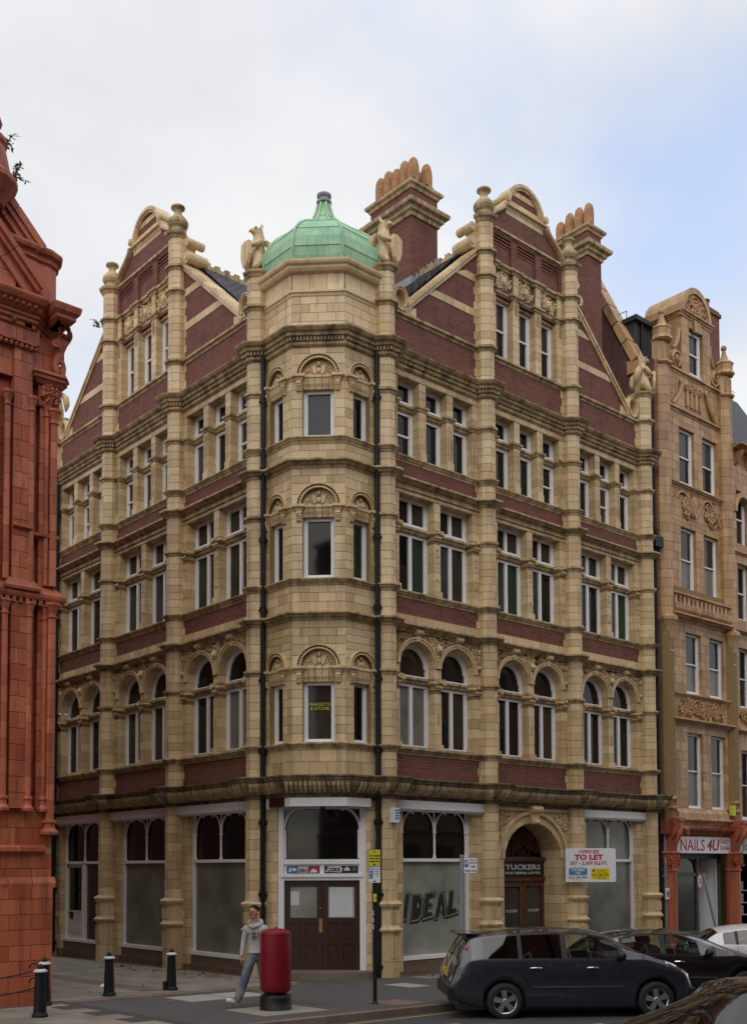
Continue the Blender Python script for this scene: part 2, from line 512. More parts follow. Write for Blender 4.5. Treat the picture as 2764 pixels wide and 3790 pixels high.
    def clusters(s):
        k = len(s.i); ends = s.i[1:] + [len(s.v)]
        bb = []
        for a, b in zip(s.i, ends):
            q = s.v[a:b]
            bb.append((min(p[0] for p in q), min(p[1] for p in q), min(p[2] for p in q), max(p[0] for p in q), max(p[1] for p in q), max(p[2] for p in q)))
        sz = [max(b[3] - b[0], b[4] - b[1], b[5] - b[2]) for b in bb]
        par = list(range(k))
        def find(x):
            while par[x] != x:
                par[x] = par[par[x]]; x = par[x]
            return x
        for i in range(k):
            bi = bb[i]
            for j in range(i + 1, k):
                bj = bb[j]
                lim = max(0.02, 0.45 * max(sz[i], sz[j]))
                gx = max(0, bi[0] - bj[3], bj[0] - bi[3])
                if gx > lim: continue
                gy = max(0, bi[1] - bj[4], bj[1] - bi[4])
                if gy > lim: continue
                g_ = max(0, bi[2] - bj[5], bj[2] - bi[5])
                if gx * gx + gy * gy + g_ * g_ <= lim * lim:
                    a, b = find(i), find(j)
                    if a != b: par[b] = a
        out = {}
        for i in range(k): out.setdefault(find(i), []).append(i)
        return list(out.values())
    def build(s, name, mats, parent=None, smooth=False, kind=None, recalc=False, local=False, split=True):
        if split and kind is None and 1 < len(s.i) <= 900:
            cl = s.clusters()
            if len(cl) > 1:
                import bisect
                ends = s.i[1:] + [len(s.v)]; subs = [MB() for _ in cl]; own = {}
                shift = {}
                for c, isl in enumerate(cl):
                    for i in isl:
                        own[i] = c; shift[i] = len(subs[c].v) - s.i[i]; subs[c].i.append(len(subs[c].v)); subs[c].v.extend(s.v[s.i[i]:ends[i]])
                for f, t, m in zip(s.f, s.t, s.m):
                    i = bisect.bisect_right(s.i, f[0]) - 1
                    q = subs[own[i]]; q.f.append([x + shift[i] for x in f]); q.t.append(t); q.m.append(m)
                return [q.build(name, mats, parent, smooth, kind, recalc, local, False) for q in subs][0]
        me = bpy.data.meshes.new(name)
        off = (0, 0, 0)
        if parent is not None and not local:
            off = WLOC.get(parent.name, (0, 0, 0))
        vs = s.v if off == (0, 0, 0) else [(v[0] - off[0], v[1] - off[1], v[2] - off[2]) for v in s.v]
        me.from_pydata(vs, [], s.f)
        at = me.attributes.new('tint', 'FLOAT', 'FACE')
        at.data.foreach_set('value', s.t)
        if not isinstance(mats, (list, tuple)): mats = [mats]
        for mn in mats: me.materials.append(MATS[mn])
        if len(mats) > 1: me.polygons.foreach_set('material_index', s.m)
        if recalc:
            bm = bmesh.new(); bm.from_mesh(me); bmesh.ops.recalc_face_normals(bm, faces=bm.faces); bm.to_mesh(me); bm.free()
        if smooth: me.polygons.foreach_set('use_smooth', [True] * len(me.polygons))
        me.update()
        o = bpy.data.objects.new(name, me)
        COL.objects.link(o)
        if parent is not None:
            o.parent = parent
            if not local:
                WLOC[o.name] = off
        if kind: o['kind'] = kind
        return o
BOXF = [(0, 3, 2, 1), (4, 5, 6, 7), (0, 1, 5, 4), (1, 2, 6, 5), (2, 3, 7, 6), (3, 0, 4, 7)]
WLOC = {}
def thing(name, label, cat, loc=(0, 0, 0), group=None, rz=0.0):
    o = bpy.data.objects.new(name, None)
    o.empty_display_size = 0.3
    COL.objects.link(o)
    o.location = loc; o.rotation_euler = (0, 0, rz)
    WLOC[o.name] = tuple(loc)
    return tag(o, label, cat, group)
def tag(o, label, cat, group=None):
    o['label'] = label; o['category'] = cat
    if group: o['group'] = group
    return o
def inst(src, parent, loc, rz=0.0, sc=(1, 1, 1), name=None):
    """another object with the same mesh data, placed in world coordinates under parent"""
    o = src.copy(); COL.objects.link(o)
    if name: o.name = name
    off = WLOC.get(parent.name, (0, 0, 0))
    o.parent = parent
    o.location = (loc[0] - off[0], loc[1] - off[1], loc[2] - off[2]); o.rotation_euler = (0, 0, rz); o.scale = sc
    return o
def place(o, parent, loc, rz=0.0, sc=(1, 1, 1)):
    off = WLOC.get(parent.name, (0, 0, 0)) if parent else (0, 0, 0)
    o.parent = parent
    o.location = (loc[0] - off[0], loc[1] - off[1], loc[2] - off[2]); o.rotation_euler = (0, 0, rz); o.scale = sc
    return o
FONT = None
def text(name, body, mat, size, fr, u, z, o, parent, width=None, depth=0.004, align='CENTER', shear=0.0, bold=0.0, local=False):
    """lettering as flat mesh on a wall frame, centred at u, baseline z"""
    cu = bpy.data.curves.new(name, 'FONT'); cu.body = body; cu.size = size; cu.extrude = depth; cu.shear = shear; cu.offset = bold
    cu.align_x = align; cu.resolution_u = 2
    tmp = bpy.data.objects.new(name, cu); COL.objects.link(tmp)
    dg = bpy.context.evaluated_depsgraph_get()
    me = bpy.data.meshes.new_from_object(tmp.evaluated_get(dg))
    bpy.data.objects.remove(tmp); bpy.data.curves.remove(cu)
    xs = [v.co.x for v in me.vertices] or [0]
    w = max(xs) - min(xs) or 1; sx = (width / w) if width else 1.0
    off = (0, 0, 0) if (local or parent is None) else WLOC.get(parent.name, (0, 0, 0))
    for v in me.vertices:
        q = fr.p(u + v.co.x * sx, o + v.co.z, z + v.co.y)
        v.co = (q[0] - off[0], q[1] - off[1], q[2] - off[2])
    me.materials.clear(); me.materials.append(MATS[mat]); me.update()
    ob = bpy.data.objects.new(name, me); COL.objects.link(ob)
    ob.parent = parent
    WLOC[ob.name] = off
    return ob
def skin(name, pts, edges, mats, parent=None, sub=2, local=True, matfn=None):
    """one continuous body grown round a skeleton of (x,y,z,radius[,radius2])"""
    me = bpy.data.meshes.new(name)
    me.from_pydata([p[:3] for p in pts], edges, [])
    o = bpy.data.objects.new(name, me); COL.objects.link(o)
    md = o.modifiers.new('skin', 'SKIN'); md.use_smooth_shade = True; md.branch_smoothing = 0.3
    sv = me.skin_vertices[0].data
    for i, p in enumerate(pts):
        sv[i].radius = (p[3], p[4] if len(p) > 4 else p[3]); sv[i].use_root = (i == 0)
    ss = o.modifiers.new('sub', 'SUBSURF'); ss.levels = sub; ss.render_levels = sub
    dg = bpy.context.evaluated_depsgraph_get()
    m2 = bpy.data.meshes.new_from_object(o.evaluated_get(dg))
    bpy.data.objects.remove(o)
    m2.name = name
    at = m2.attributes.new('tint', 'FLOAT', 'FACE'); at.data.foreach_set('value', [0.5] * len(m2.polygons))
    m2.materials.clear()
    for mn in (mats if isinstance(mats, (list, tuple)) else [mats]): m2.materials.append(MATS[mn])
    if matfn:
        for p in m2.polygons: p.material_index = matfn(p.center)
    m2.polygons.foreach_set('use_smooth', [True] * len(m2.polygons))
    ob = bpy.data.objects.new(name, m2); COL.objects.link(ob)
    if parent: ob.parent = parent
    return ob
# ---- separate blocks of a wall: the largest stay single objects, the rest are joined
class Blocks:
    def __init__(s): s.items = []
    def poly(s, fr, poly, z0, z1, j=0.0055, t=None, m=0, seg=None):
        s.items.append(('p', fr, poly, z0 + j, z1 - j, rnd.random() if t is None else t, m))
    def box(s, fr, u0, u1, o0, o1, z0, z1, j=0.0055, t=None, m=0):
        s.items.append(('p', fr, [(u0 + j, o0), (u1 - j, o0), (u1 - j, o1), (u0 + j, o1)], z0 + j, z1 - j, rnd.random() if t is None else t, m))
    def wall(s, fr, u0, u1, o0, o1, z0, z1, ch=0.23, bl=0.45, shift=0.5, m=0):
        n = max(1, round((z1 - z0) / ch)); h = (z1 - z0) / n
        for i in range(n):
            k = max(1, round((u1 - u0) / bl))
            if k == 1 and (u1 - u0) < bl * 1.15:
                cuts = [u0, u1] if (i % 2 == 0 or (u1 - u0) < 0.3) else [u0, u0 + (u1 - u0) * 0.42, u1]
            else:
                w = (u1 - u0) / k
                cuts = [u0 + w * q for q in range(k + 1)]
                if i % 2: cuts = [u0] + [u0 + w * (q + shift) for q in range(k)] + [u1]
            for a, b in zip(cuts, cuts[1:]):
                s.box(fr, a, b, o0, o1, z0 + i * h, z0 + (i + 1) * h, m=m)
    def finish(s, parent, mats, limit=300, single='block', rest='remaining_blocks'):
        def score(it):
            _, fr, poly, z0, z1, t, m = it
            us = [q[0] for q in poly]; os_ = [q[1] for q in poly]
            c = fr.p(sum(us) / len(us), max(os_), (z0 + z1) / 2)
            d = (Vector(c) - CAM).length
            return (max(us) - min(us)) * (z1 - z0) / d ** 2 * (0.3 if c[2] < 0.9 else 1.0)
        s.items.sort(key=score, reverse=True)
        for it in s.items[:limit]:
            mb = MB(); mb.prism(it[1], it[2], it[3], it[4], it[5]); mb.build(single, mats[it[6]], parent)
        if len(s.items) > limit:
            mb = MB()
            for it in s.items[limit:]: mb.prism(it[1], it[2], it[3], it[4], it[5], it[6])
            mb.build(rest, mats, parent, kind='stuff')
def spiral(mb, fr, cu, cz, r, turns, ph, sgn, o, tr, n=14, t=0.5):
    pts = []
    for i in range(n):
        q = i / (n - 1); a = ph + sgn * turns * 2 * PI * q; rr = r * (1 - 0.86 * q)
        pts.append(fr.p(cu + rr * math.cos(a), o + 0.25 * tr * q, cz + rr * math.sin(a)))
    mb.tube(pts, [tr * (0.7 + 0.5 * i / (n - 1)) for i in range(n)], 4, t)
def carve(mb, fr, u0, u1, z0, z1, o, seed, d=0.045, inside=None, dens=1.0):
    """foliate relief: leaf scrolls and buds"""
    r_ = random.Random(seed)
    w, h = u1 - u0, z1 - z0
    rr = min(w, h) * 0.33
    k = max(3, int(dens * w * h / (rr * rr * 1.6)))
    for i in range(k):
        for _ in range(8):
            u = r_.uniform(u0 + rr * 0.4, u1 - rr * 0.4); z = r_.uniform(z0 + rr * 0.4, z1 - rr * 0.4)
            if inside is None or inside(u, z, rr * 0.55): break
        else: continue
        spiral(mb, fr, u, z, rr * r_.uniform(0.5, 0.95), r_.uniform(0.9, 1.5), r_.uniform(0, 6.28), r_.choice((-1, 1)), o + d * 0.5, rr * 0.17, 11, r_.random())
        for q in range(3):
            a = r_.uniform(0, 6.28); e = rr * r_.uniform(0.5, 1.0)
            uu, zz = u + e * math.cos(a), z + e * math.sin(a)
            if u0 < uu < u1 and z0 < zz < z1 and (inside is None or inside(uu, zz, 0.0)):
                mb.blob((uu, o + d * 0.4, zz), rr * r_.uniform(0.14, 0.3), d * 0.8, rr * r_.uniform(0.14, 0.3), r_.random(), 0, 5, 3, fr)

class Pieces:
    """moulded stones of the string courses: the largest in view stay single objects"""
    def __init__(s): s.items = []
    def run(s, fr, u0, u1, prof, piece=0.46, gap=0.012, o=0.0, m=0):
        n = max(1, round((u1 - u0) / piece)); st = (u1 - u0) / n
        zc = (prof[0][1] + prof[-1][1]) / 2
        for i in range(n):
            mb = MB(); mb.run(fr, u0 + i * st + (gap / 2 if i else 0), u0 + (i + 1) * st - (gap / 2 if i < n - 1 else 0), prof, 99, o=o)
            h = max(p[1] for p in prof) - min(p[1] for p in prof) + max(p[0] for p in prof)
            d = (Vector(fr.p(u0 + (i + 0.5) * st, 0, zc)) - CAM).length
            s.items.append((st * h / d ** 2, mb, m))
    def finish(s, parent, mats, limit=300, single='course_stone', rest='remaining_course_stones'):
        s.items.sort(key=lambda q: -q[0])
        for sc, mb, m in s.items[:limit]: mb.build(single, mats[m], parent)
        if len(s.items) > limit:
            big = MB()
            for sc, mb, m in s.items[limit:]: big.add(mb.v, mb.f, mb.t[0], m)
            big.build(rest, mats, parent, kind='stuff')

# ================================================================ the corner building
MAIN = thing('corner_building', 'five storey buff terracotta and red brick corner building with green copper dome', 'building', (0.0, 0.0, -0.1))
BK = Blocks()
core = MB()          # mortar backing
brick = {}           # brick panels by level
PR = [2.18, 5.85, 9.52, 13.19]
PL = [2.28, 6.13, 9.98, 13.83]
PO = 0.31            # pier projection
def pier_poly(uc, g=0.0):
    return [(uc - 0.25 - g, -0.05), (uc - 0.25 - g, 0.14 + g * 0.4), (uc - 0.083 - g * 0.4, PO + g), (uc + 0.083 + g * 0.4, PO + g), (uc + 0.25 + g, 0.14 + g * 0.4), (uc + 0.25 + g, -0.05)]
def pier_path(uc):
    return [(uc - 0.25, 0.0), (uc - 0.25, 0.14), (uc - 0.083, PO), (uc + 0.083, PO), (uc + 0.25, 0.14), (uc + 0.25, 0.0)]
def pier_course(fr, uc, z0, z1, i, m=0):
    if i % 2 == 0:
        BK.poly(fr, pier_poly(uc), z0, z1, m=m)
    else:
        q = 0.0055; c = uc + (0.03 if i % 4 == 1 else -0.03)
        BK.poly(fr, [(uc - 0.25, -0.05), (uc - 0.25, 0.14), (uc - 0.083, PO), (c - q, PO), (c - q, -0.05)], z0, z1, m=m)
        BK.poly(fr, [(c + q, -0.05), (c + q, PO), (uc + 0.083, PO), (uc + 0.25, 0.14), (uc + 0.25, -0.05)], z0, z1, m=m)
def pier_shaft(fr, uc, z0, z1, ch=0.215, quoin=None, m=0):
    n = max(1, round((z1 - z0) / ch)); h = (z1 - z0) / n
    for i in range(n):
        pier_course(fr, uc, z0 + i * h, z0 + (i + 1) * h, i, m)
        if quoin:
            e = 0.09 if i % 2 else 0.03
            for sg in quoin:
                a, b = (uc + 0.25, uc + 0.25 + e + 0.05) if sg > 0 else (uc - 0.25 - e - 0.05, uc - 0.25)
                BK.box(fr, a, b, -0.05, 0.012, z0 + i * h, z0 + (i + 1) * h, 0.005)
    core.prism(fr, pier_poly(uc, -0.014), z0 - 0.01, z1 + 0.01)
def P_sill(z, d=0.11): return [(-0.06, z - 0.17), (0.015, z - 0.17), (0.03, z - 0.12), (d * 0.55, z - 0.10), (d * 0.75, z - 0.055), (d, z - 0.045), (d, z - 0.012), (d * 0.6, z + 0.004), (-0.06, z + 0.012)]
def P_small(z, d=0.08): return [(-0.05, z - 0.14), (0.012, z - 0.14), (0.03, z - 0.08), (d, z - 0.06), (d, z), (-0.05, z + 0.01)]
def P_corn(z, d=0.2): return [(-0.06, z - 0.19), (0.02, z - 0.19), (0.035, z - 0.13), (d * 0.5, z - 0.11), (d * 0.62, z - 0.06), (d, z - 0.05), (d, z - 0.005), (d * 0.5, z + 0.03), (-0.06, z + 0.05)]
def P_main(z0):
    return [(-0.06, z0), (0.03, z0), (0.075, z0 + 0.035), (0.085, z0 + 0.08), (0.05, z0 + 0.115), (0.06, z0 + 0.12), (0.06, z0 + 0.215), (0.17, z0 + 0.225), (0.19, z0 + 0.30), (0.25, z0 + 0.315), (0.30, z0 + 0.37), (0.31, z0 + 0.40), (-0.06, z0 + 0.43)]
def lift(prof, e=0.004, g=0.003): return [(d + (g if d > 0 else 0), z + (e if d > 0 or z > prof[0][1] + 0.02 else -e)) for d, z in prof]
courses = {}
def course(key): return courses.setdefault(key, MB())
TWP = [(0.0, -2.03), (0.0, -K), (K, 0.0), (1.93, 0.0)]     # tower outline in frame R
CS = Pieces()
def level_course(key, prof, piers='all', bays=(0, 1, 2), tower=True, piece=0.46, o=0.0):
    mi = 1 if key == 'ground_cornice' else 0
    mt = ('buff_weathered', 'buff_sooty')[mi]
    for fr, P in ((R, PR), (L, PL)):
        for b in bays:
            CS.run(fr, P[b] + 0.24, P[b + 1] - 0.24, prof, piece, o=o, m=mi)
        for i, uc in enumerate(P):
            if piers == 'all' or i in piers:
                mb = MB(); mb.sweep(fr, pier_path(uc), lift(prof), rnd.random()); mb.build('pier_ring', mt, MAIN)
    if tower:
        mb = MB(); mb.sweep(R, TWP, prof, 0.5); mb.build('turret_' + key.split('.')[0], mt, MAIN)
level_course('sill_course', P_sill(5.56))
level_course('impost_course', P_small(7.42, 0.07), bays=(), tower=False)
level_course('storey_cornice', P_corn(8.69))
level_course('sill_course.second', P_sill(9.52))
level_course('transom_course', P_small(11.28, 0.07), bays=(), tower=False)
level_course('storey_cornice.upper', P_corn(12.40))
level_course('sill_course.third', P_sill(12.98, 0.10))
level_course('transom_course.third', P_small(14.42, 0.07), bays=(), tower=False)
level_course('main_cornice', P_main(15.2), piece=0.5)
level_course('gable_course', P_small(16.66, 0.09), tower=False, piece=0.5)
# dentils under the main cornice
dn = MB()
for fr, P in ((R, PR), (L, PL)):
    for b in range(3):
        u = P[b] + 0.30
        while u < P[b + 1] - 0.30:
            dn.box(fr, u, u + 0.045, 0.05, 0.13, 15.325, 15.415, rnd.random()); u += 0.085
    for uc in P:
        for (a, bq) in (((uc - 0.083, PO), (uc + 0.083, PO)), ((uc - 0.25, 0.14), (uc - 0.083, PO)), ((uc + 0.083, PO), (uc + 0.25, 0.14))):
            dx, dy = bq[0] - a[0], bq[1] - a[1]; l = math.hypot(dx, dy); dx /= l; dy /= l
            nx, ny = -dy, dx
            k = int(l / 0.085)
            for q in range(-1, k + 2):
                c = l / 2 + (q - k / 2) * 0.085
                pp = [(a[0] + dx * (c + e) + nx * d_, a[1] + dy * (c + e) + ny * d_) for e, d_ in ((-0.022, 0.05), (0.022, 0.05), (0.022, 0.135), (-0.022, 0.135))]
                dn.prism(fr, pp, 15.326, 15.416, 0.5)
for fr, a, b in ((L, K - 0.05, 2.0), (R, K - 0.05, 1.9), (CF, -0.72, 0.72)):
    u = a + 0.03
    while u < b - 0.05:
        dn.box(fr, u, u + 0.045, 0.05, 0.13, 15.325, 15.415, rnd.random()); u += 0.085
dn.build('dentils', 'buff_weathered', MAIN, kind='stuff')
# ground floor cornice: fluted ovolo under a sooty shelf
def P_gf(): return [(-0.06, 4.25), (0.05, 4.25), (0.06, 4.31), (0.10, 4.33), (0.20, 4.37), (0.29, 4.43), (0.35, 4.52), (0.37, 4.60), (0.37, 4.64), (0.40, 4.65), (0.40, 4.70), (0.44, 4.71), (0.45, 4.75), (0.25, 4.78), (-0.06, 4.79)]
level_course('ground_cornice', P_gf(), piece=0.6)
fl = MB()
FP = [(0.09, 4.335), (0.215, 4.36), (0.31, 4.42), (0.372, 4.515), (0.392, 4.59), (0.36, 4.60), (0.33, 4.53), (0.27, 4.44), (0.18, 4.38)]
def flutes(fr, a, b, st=0.105):
    n = int((b - a) / st)
    for i in range(n):
        u = a + (b - a) * (i + 0.5) / n
        fl.run(fr, u - 0.036, u + 0.036, FP, 9, m=0)
for fr, P in ((R, PR), (L, PL)):
    for b in range(3): flutes(fr, P[b] + 0.42, P[b + 1] - 0.42)
    for uc in P:
        for e in (-0.13, -0.045, 0.045, 0.13):
            fl.run(fr, uc + e - 0.03, uc + e + 0.03, [(d + PO, z) for d, z in FP], 9)
        for sg in (-1, 1):
            for e in (0.25, 0.5, 0.75, 1.0):
                a = (uc + sg * 0.083, PO); bq = (uc + sg * 0.25, 0.14)
                cx, cy = a[0] + (bq[0] - a[0]) * e, a[1] + (bq[1] - a[1]) * e
                nx, ny = sg * S2, S2
                path = [(cx - ny * 0.028 * sg, cy + nx * 0.028 * sg), (cx + ny * 0.028 * sg, cy - nx * 0.028 * sg)]
                if sg < 0: path = path[::-1]
                path = path if path[0][0] < path[1][0] else path[::-1]
                fl.sweep(fr, path, FP, rnd.random())
flutes(CF, -0.78, 0.78); flutes(R, K + 0.12, 1.66); flutes(L, K + 0.12, 1.76)
fl.build('cornice_flutes', 'buff_weathered', MAIN, kind='stuff')
# soffit of the tower over the corner door
sf = MB()
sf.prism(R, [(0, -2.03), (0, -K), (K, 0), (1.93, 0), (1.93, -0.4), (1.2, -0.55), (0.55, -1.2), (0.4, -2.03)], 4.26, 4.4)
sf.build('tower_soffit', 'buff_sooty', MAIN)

# ---------------- piers
for fr, P in ((R, PR), (L, PL)):
    for i, uc in enumerate(P):
        zb = -0.45
        pm = 0
        pier_shaft(fr, uc, 1.78, 4.26, 0.245)
        for a, b in ((4.79, 5.40), (5.56, 7.29), (7.42, 8.52), (8.74, 9.36), (9.53, 11.15), (11.28, 12.22), (12.45, 12.82), (12.99, 14.29), (14.42, 15.21)):
            q = None
            if (a, b) in ((4.79, 5.40), (8.74, 9.36), (12.45, 12.82)):
                q = (1, -1) if i in (1, 2) else ((1,) if i == 0 else (-1,))
            pier_shaft(fr, uc, a, b, 0.21, q)
        top = 20.2 if i in (1, 2) else 17.42
        q = (1, -1) if i in (1, 2) else ((1,) if i == 0 else (-1,))
        pier_shaft(fr, uc, 15.62, 16.53, 0.215, q)
        if i in (1, 2):
            for a, b in ((16.66, 18.54), (18.68, 19.23), (19.37, 20.2)): pier_shaft(fr, uc, a, b, 0.215, ((-1,) if i == 1 else (1,)) if b < 19.0 else None)
            mb = course('pier_ring')
            for z in (18.68, 19.37): mb.sweep(fr, pier_path(uc), P_small(z, 0.09), rnd.random())
            mb.sweep(fr, [(u, o) for u, o in pier_path(uc)], [(-0.05, 20.16), (0.02, 20.16), (0.05, 20.22), (0.11, 20.26), (0.13, 20.33), (0.03, 20.37), (-0.3, 20.37)], 0.5)
            mb.prism(fr, pier_poly(uc, -0.01), 20.1, 20.36)
        else:
            pier_shaft(fr, uc, 16.66, top, 0.215)
            mb = course('pier_ring')
            mb.sweep(fr, pier_path(uc), [(-0.05, 17.4), (0.02, 17.4), (0.05, 17.46), (0.10, 17.5), (0.11, 17.55), (-0.3, 17.57)], 0.5)
            # a whole post stands free above the wall
            core.box(fr, uc - 0.25, uc + 0.25, -0.26, 0.0, 15.6, 17.5)
            BK.wall(fr, uc - 0.255, uc - 0.02, -0.27, -0.05, 16.66, 17.4, 0.215)
            mb.box(fr, uc - 0.33, uc + 0.33, -0.32, 0.0, 17.46, 17.55)
        # pedestal at street level
        pd = course('pedestal')
        def oct_(g, z0, z1): pd.prism(fr, pier_poly(uc, g), z0, z1, rnd.random())
        oct_(0.05, zb, 0.30); oct_(0.035, 0.31, 0.98)
        for e in (-0.115, 0.0, 0.115): pd.box(fr, uc + e - 0.03, uc + e + 0.03, PO + 0.02, PO + 0.055, 0.40, 0.90, rnd.random())
        pd.sweep(fr, pier_path(uc), [(-0.05, 0.98), (0.04, 0.98), (0.06, 1.02), (0.11, 1.04), (0.12, 1.08), (0.06, 1.13), (0.045, 1.18), (-0.05, 1.18)], 0.5)
        oct_(0.03, 1.18, 1.56)
        for e in (-0.1, 0.0, 0.1): pd.box(fr, uc + e - 0.035, uc + e + 0.035, PO + 0.01, PO + 0.05, 1.22, 1.5, rnd.random())
        pd.sweep(fr, pier_path(uc), [(-0.05, 1.55), (0.035, 1.55), (0.06, 1.60), (0.10, 1.64), (0.12, 1.70), (0.09, 1.74), (-0.05, 1.80)], 0.5)
# ---------------- brick panels and plain wall of each bay
def bays(P): return [(P[i] + 0.25, P[i + 1] - 0.25) for i in range(3)]
for fr, P in ((R, PR), (L, PL)):
    for ua, ub in bays(P):
        for z0, z1 in ((4.74, 5.42), (8.92, 9.40), (12.44, 12.86), (15.55, 16.55)):
            mb = MB(); mb.box(fr, ua, ub, -0.4, 0.0, z0, z1); mb.build('brick_panel', 'brick_red', MAIN)
        # base band of terracotta under the second storey panel
        BK.wall(fr, ua, ub, -0.3, 0.035, 8.72, 8.93, 0.21, 0.42)
        core.box(fr, ua, ub, -0.4, -0.012, 5.38, 5.60); core.box(fr, ua, ub, -0.4, -0.012, 8.5, 8.95)
        core.box(fr, ua, ub, -0.4, -0.012, 9.36, 9.56); core.box(fr, ua, ub, -0.4, -0.012, 12.2, 12.46); core.box(fr, ua, ub, -0.4, -0.012, 12.82, 13.0)
        core.box(fr, ua, ub, -0.4, -0.012, 15.1, 15.62); core.box(fr, ua, ub, -0.4, -0.012, 16.5, 16.7)
        core.box(fr, ua, ub, -0.75, -0.7, 4.4, 16.6)
# ---------------- windows
def pane(fr, u0, u1, z0, z1, o, mat, parent):
    mb = MB(); mb.box(fr, u0, u1, o - 0.012, o, z0, z1); return mb.build('pane', mat, parent)
def window(fr, u0, u1, z0, z1, o=-0.26, split=0, fw=0.075, mats=('glass_dark',), parent=None, mid=None, name='window'):
    """white frame with panes; split: upright in the middle; mid: height of a horizontal meeting rail"""
    parent = parent or MAIN
    mb = MB()
    mb.box(fr, u0, u0 + fw, o - 0.06, o + 0.03, z0, z1); mb.box(fr, u1 - fw, u1, o - 0.06, o + 0.03, z0, z1)
    mb.box(fr, u0 + fw, u1 - fw, o - 0.06, o + 0.028, z1 - fw, z1); mb.box(fr, u0 + fw, u1 - fw, o - 0.06, o + 0.028, z0, z0 + fw * 1.2)
    mb.box(fr, u0 - 0.01, u1 + 0.01, o + 0.0, o + 0.10, z0 - 0.035, z0 + 0.02)
    i_ = 0.03
    mb.box(fr, u0 + fw, u0 + fw + i_, o - 0.05, o + 0.008, z0 + fw, z1 - fw); mb.box(fr, u1 - fw - i_, u1 - fw, o - 0.05, o + 0.008, z0 + fw, z1 - fw)
    if split:
        c = (u0 + u1) / 2; mb.box(fr, c - 0.055, c + 0.055, o - 0.05, o + 0.026, z0 + fw, z1 - fw)
    if mid:
        mb.box(fr, u0 + fw, u1 - fw, o - 0.05, o + 0.018, mid - 0.022, mid + 0.022)
    w = mb.build(name, 'white_paint', parent)
    us = [(u0 + fw, (u0 + u1) / 2 - 0.055), ((u0 + u1) / 2 + 0.055, u1 - fw)] if split else [(u0 + fw, u1 - fw)]
    for k, (a, b) in enumerate(us):
        if mid:
            pane(fr, a, b, mid + 0.02, z1 - fw, o - 0.028, mats[-1], w); pane(fr, a, b, z0 + fw, mid - 0.02, o - 0.04, mats[k % len(mats)], w)
        else:
            pane(fr, a, b, z0 + fw, z1 - fw, o - 0.03, mats[k % len(mats)], w)
    return w
def arch_window(fr, cu, zs, r, z0, o, mat, parent):
    """white arched light: stilted half round"""
    mb = MB()
    mb.arc(fr, cu, zs, r - 0.09, r - 0.09, r, r, o - 0.06, o + 0.03, 0, PI, 14, 0.5)
    mb.arc(fr, cu, zs, r - 0.125, r - 0.125, r - 0.09, r - 0.09, o - 0.05, o + 0.005, 0, PI, 14, 0.5)
    for s_ in (-1, 1):
        a, b = sorted((cu + s_ * r, cu + s_ * (r - 0.09))); mb.box(fr, a, b, o - 0.06, o + 0.03, z0, zs)
    mb.box(fr, cu - r, cu + r, o - 0.06, o + 0.05, z0 - 0.02, z0 + 0.045)
    w = mb.build('arched_window', 'white_paint', parent)
    g = MB()
    pts = [(cu - r + 0.08, z0 + 0.03), (cu + r - 0.08, z0 + 0.03)] + [(cu + (r - 0.08) * math.cos(PI * i / 12), zs + (r - 0.08) * math.sin(PI * i / 12)) for i in range(13)]
    g.plate(fr, pts, o - 0.045, o - 0.03)
    g.build('pane', mat, w)
    return w
# capital, keystone and friends: made once, repeated
def make_capital():
    mb = MB(); F = Fr(0, 0, 1, 0, 0, -1)
    mb.box(F, -0.115, 0.115, -0.3, 0.012, 0.0, 0.03)
    for i in range(4):
        q = i / 3.0; e = 0.105 + 0.05 * q * q
        mb.box(F, -e, e, -0.3, 0.0 + 0.045 * q * q, 0.03 + q * 0.14, 0.03 + q * 0.14 + 0.055, 0.4)
    mb.box(F, -0.165, 0.165, -0.3, 0.06, 0.225, 0.25)
    for s_ in (-1, 1):
        spiral(mb, F, s_ * 0.125, 0.165, 0.05, 1.3, 1.57, s_, 0.06, 0.017, 10, 0.7)
        mb.tube([F.p(s_ * 0.17, -0.25, 0.165), F.p(s_ * 0.17, 0.05, 0.165)], 0.045, 6, 0.6)
        for e in (0.03, 0.085):
            mb.blob((s_ * e, 0.03, 0.075), 0.026, 0.03, 0.045, 0.5, 0, 5, 3, F)
    mb.blob((0, 0.065, 0.19), 0.03, 0.03, 0.035, 0.8, 0, 6, 4, F)
    return mb.build('capital', 'buff', MAIN)
CAP = make_capital(); CAP_USED = [False]
def put_capital(fr, u, z, sx=1.0):
    w = fr.p(u, 0, z)
    rz = 0.0 if fr is R else (-PI / 2 if fr is L else -PI / 4)
    if not CAP_USED[0]:
        CAP_USED[0] = True; place(CAP, MAIN, w, rz, (1.12, 1.25, 1.0)); return
    inst(CAP, MAIN, w, rz, (1.12, 1.25, 1.0))
def make_keystone():
    mb = MB(); F = Fr(0, 0, 1, 0, 0, -1)
    mb.tube([F.p(-0.1, 0.06, 0.06), F.p(0.1, 0.06, 0.06)], 0.075, 10, 0.7)
    mb.tube([F.p(-0.105, 0.06, 0.06), F.p(-0.12, 0.06, 0.06)], 0.085, 10, 0.5); mb.tube([F.p(0.105, 0.06, 0.06), F.p(0.12, 0.06, 0.06)], 0.085, 10, 0.5)
    mb.plate(F, [(-0.085, 0.05), (0.085, 0.05), (0.06, -0.17), (-0.06, -0.17)], -0.1, 0.055, 0.6)
    return mb.build('keystone', 'buff', MAIN)
KEY = make_keystone(); KEY_USED = [False]
def put_key(fr, u, z, s_=1.0):
    w = fr.p(u, 0, z); rz = 0.0 if fr is R else -PI / 2
    if not KEY_USED[0]:
        KEY_USED[0] = True; place(KEY, MAIN, w, rz, (s_,) * 3); return
    inst(KEY, MAIN, w, rz, (s_,) * 3)
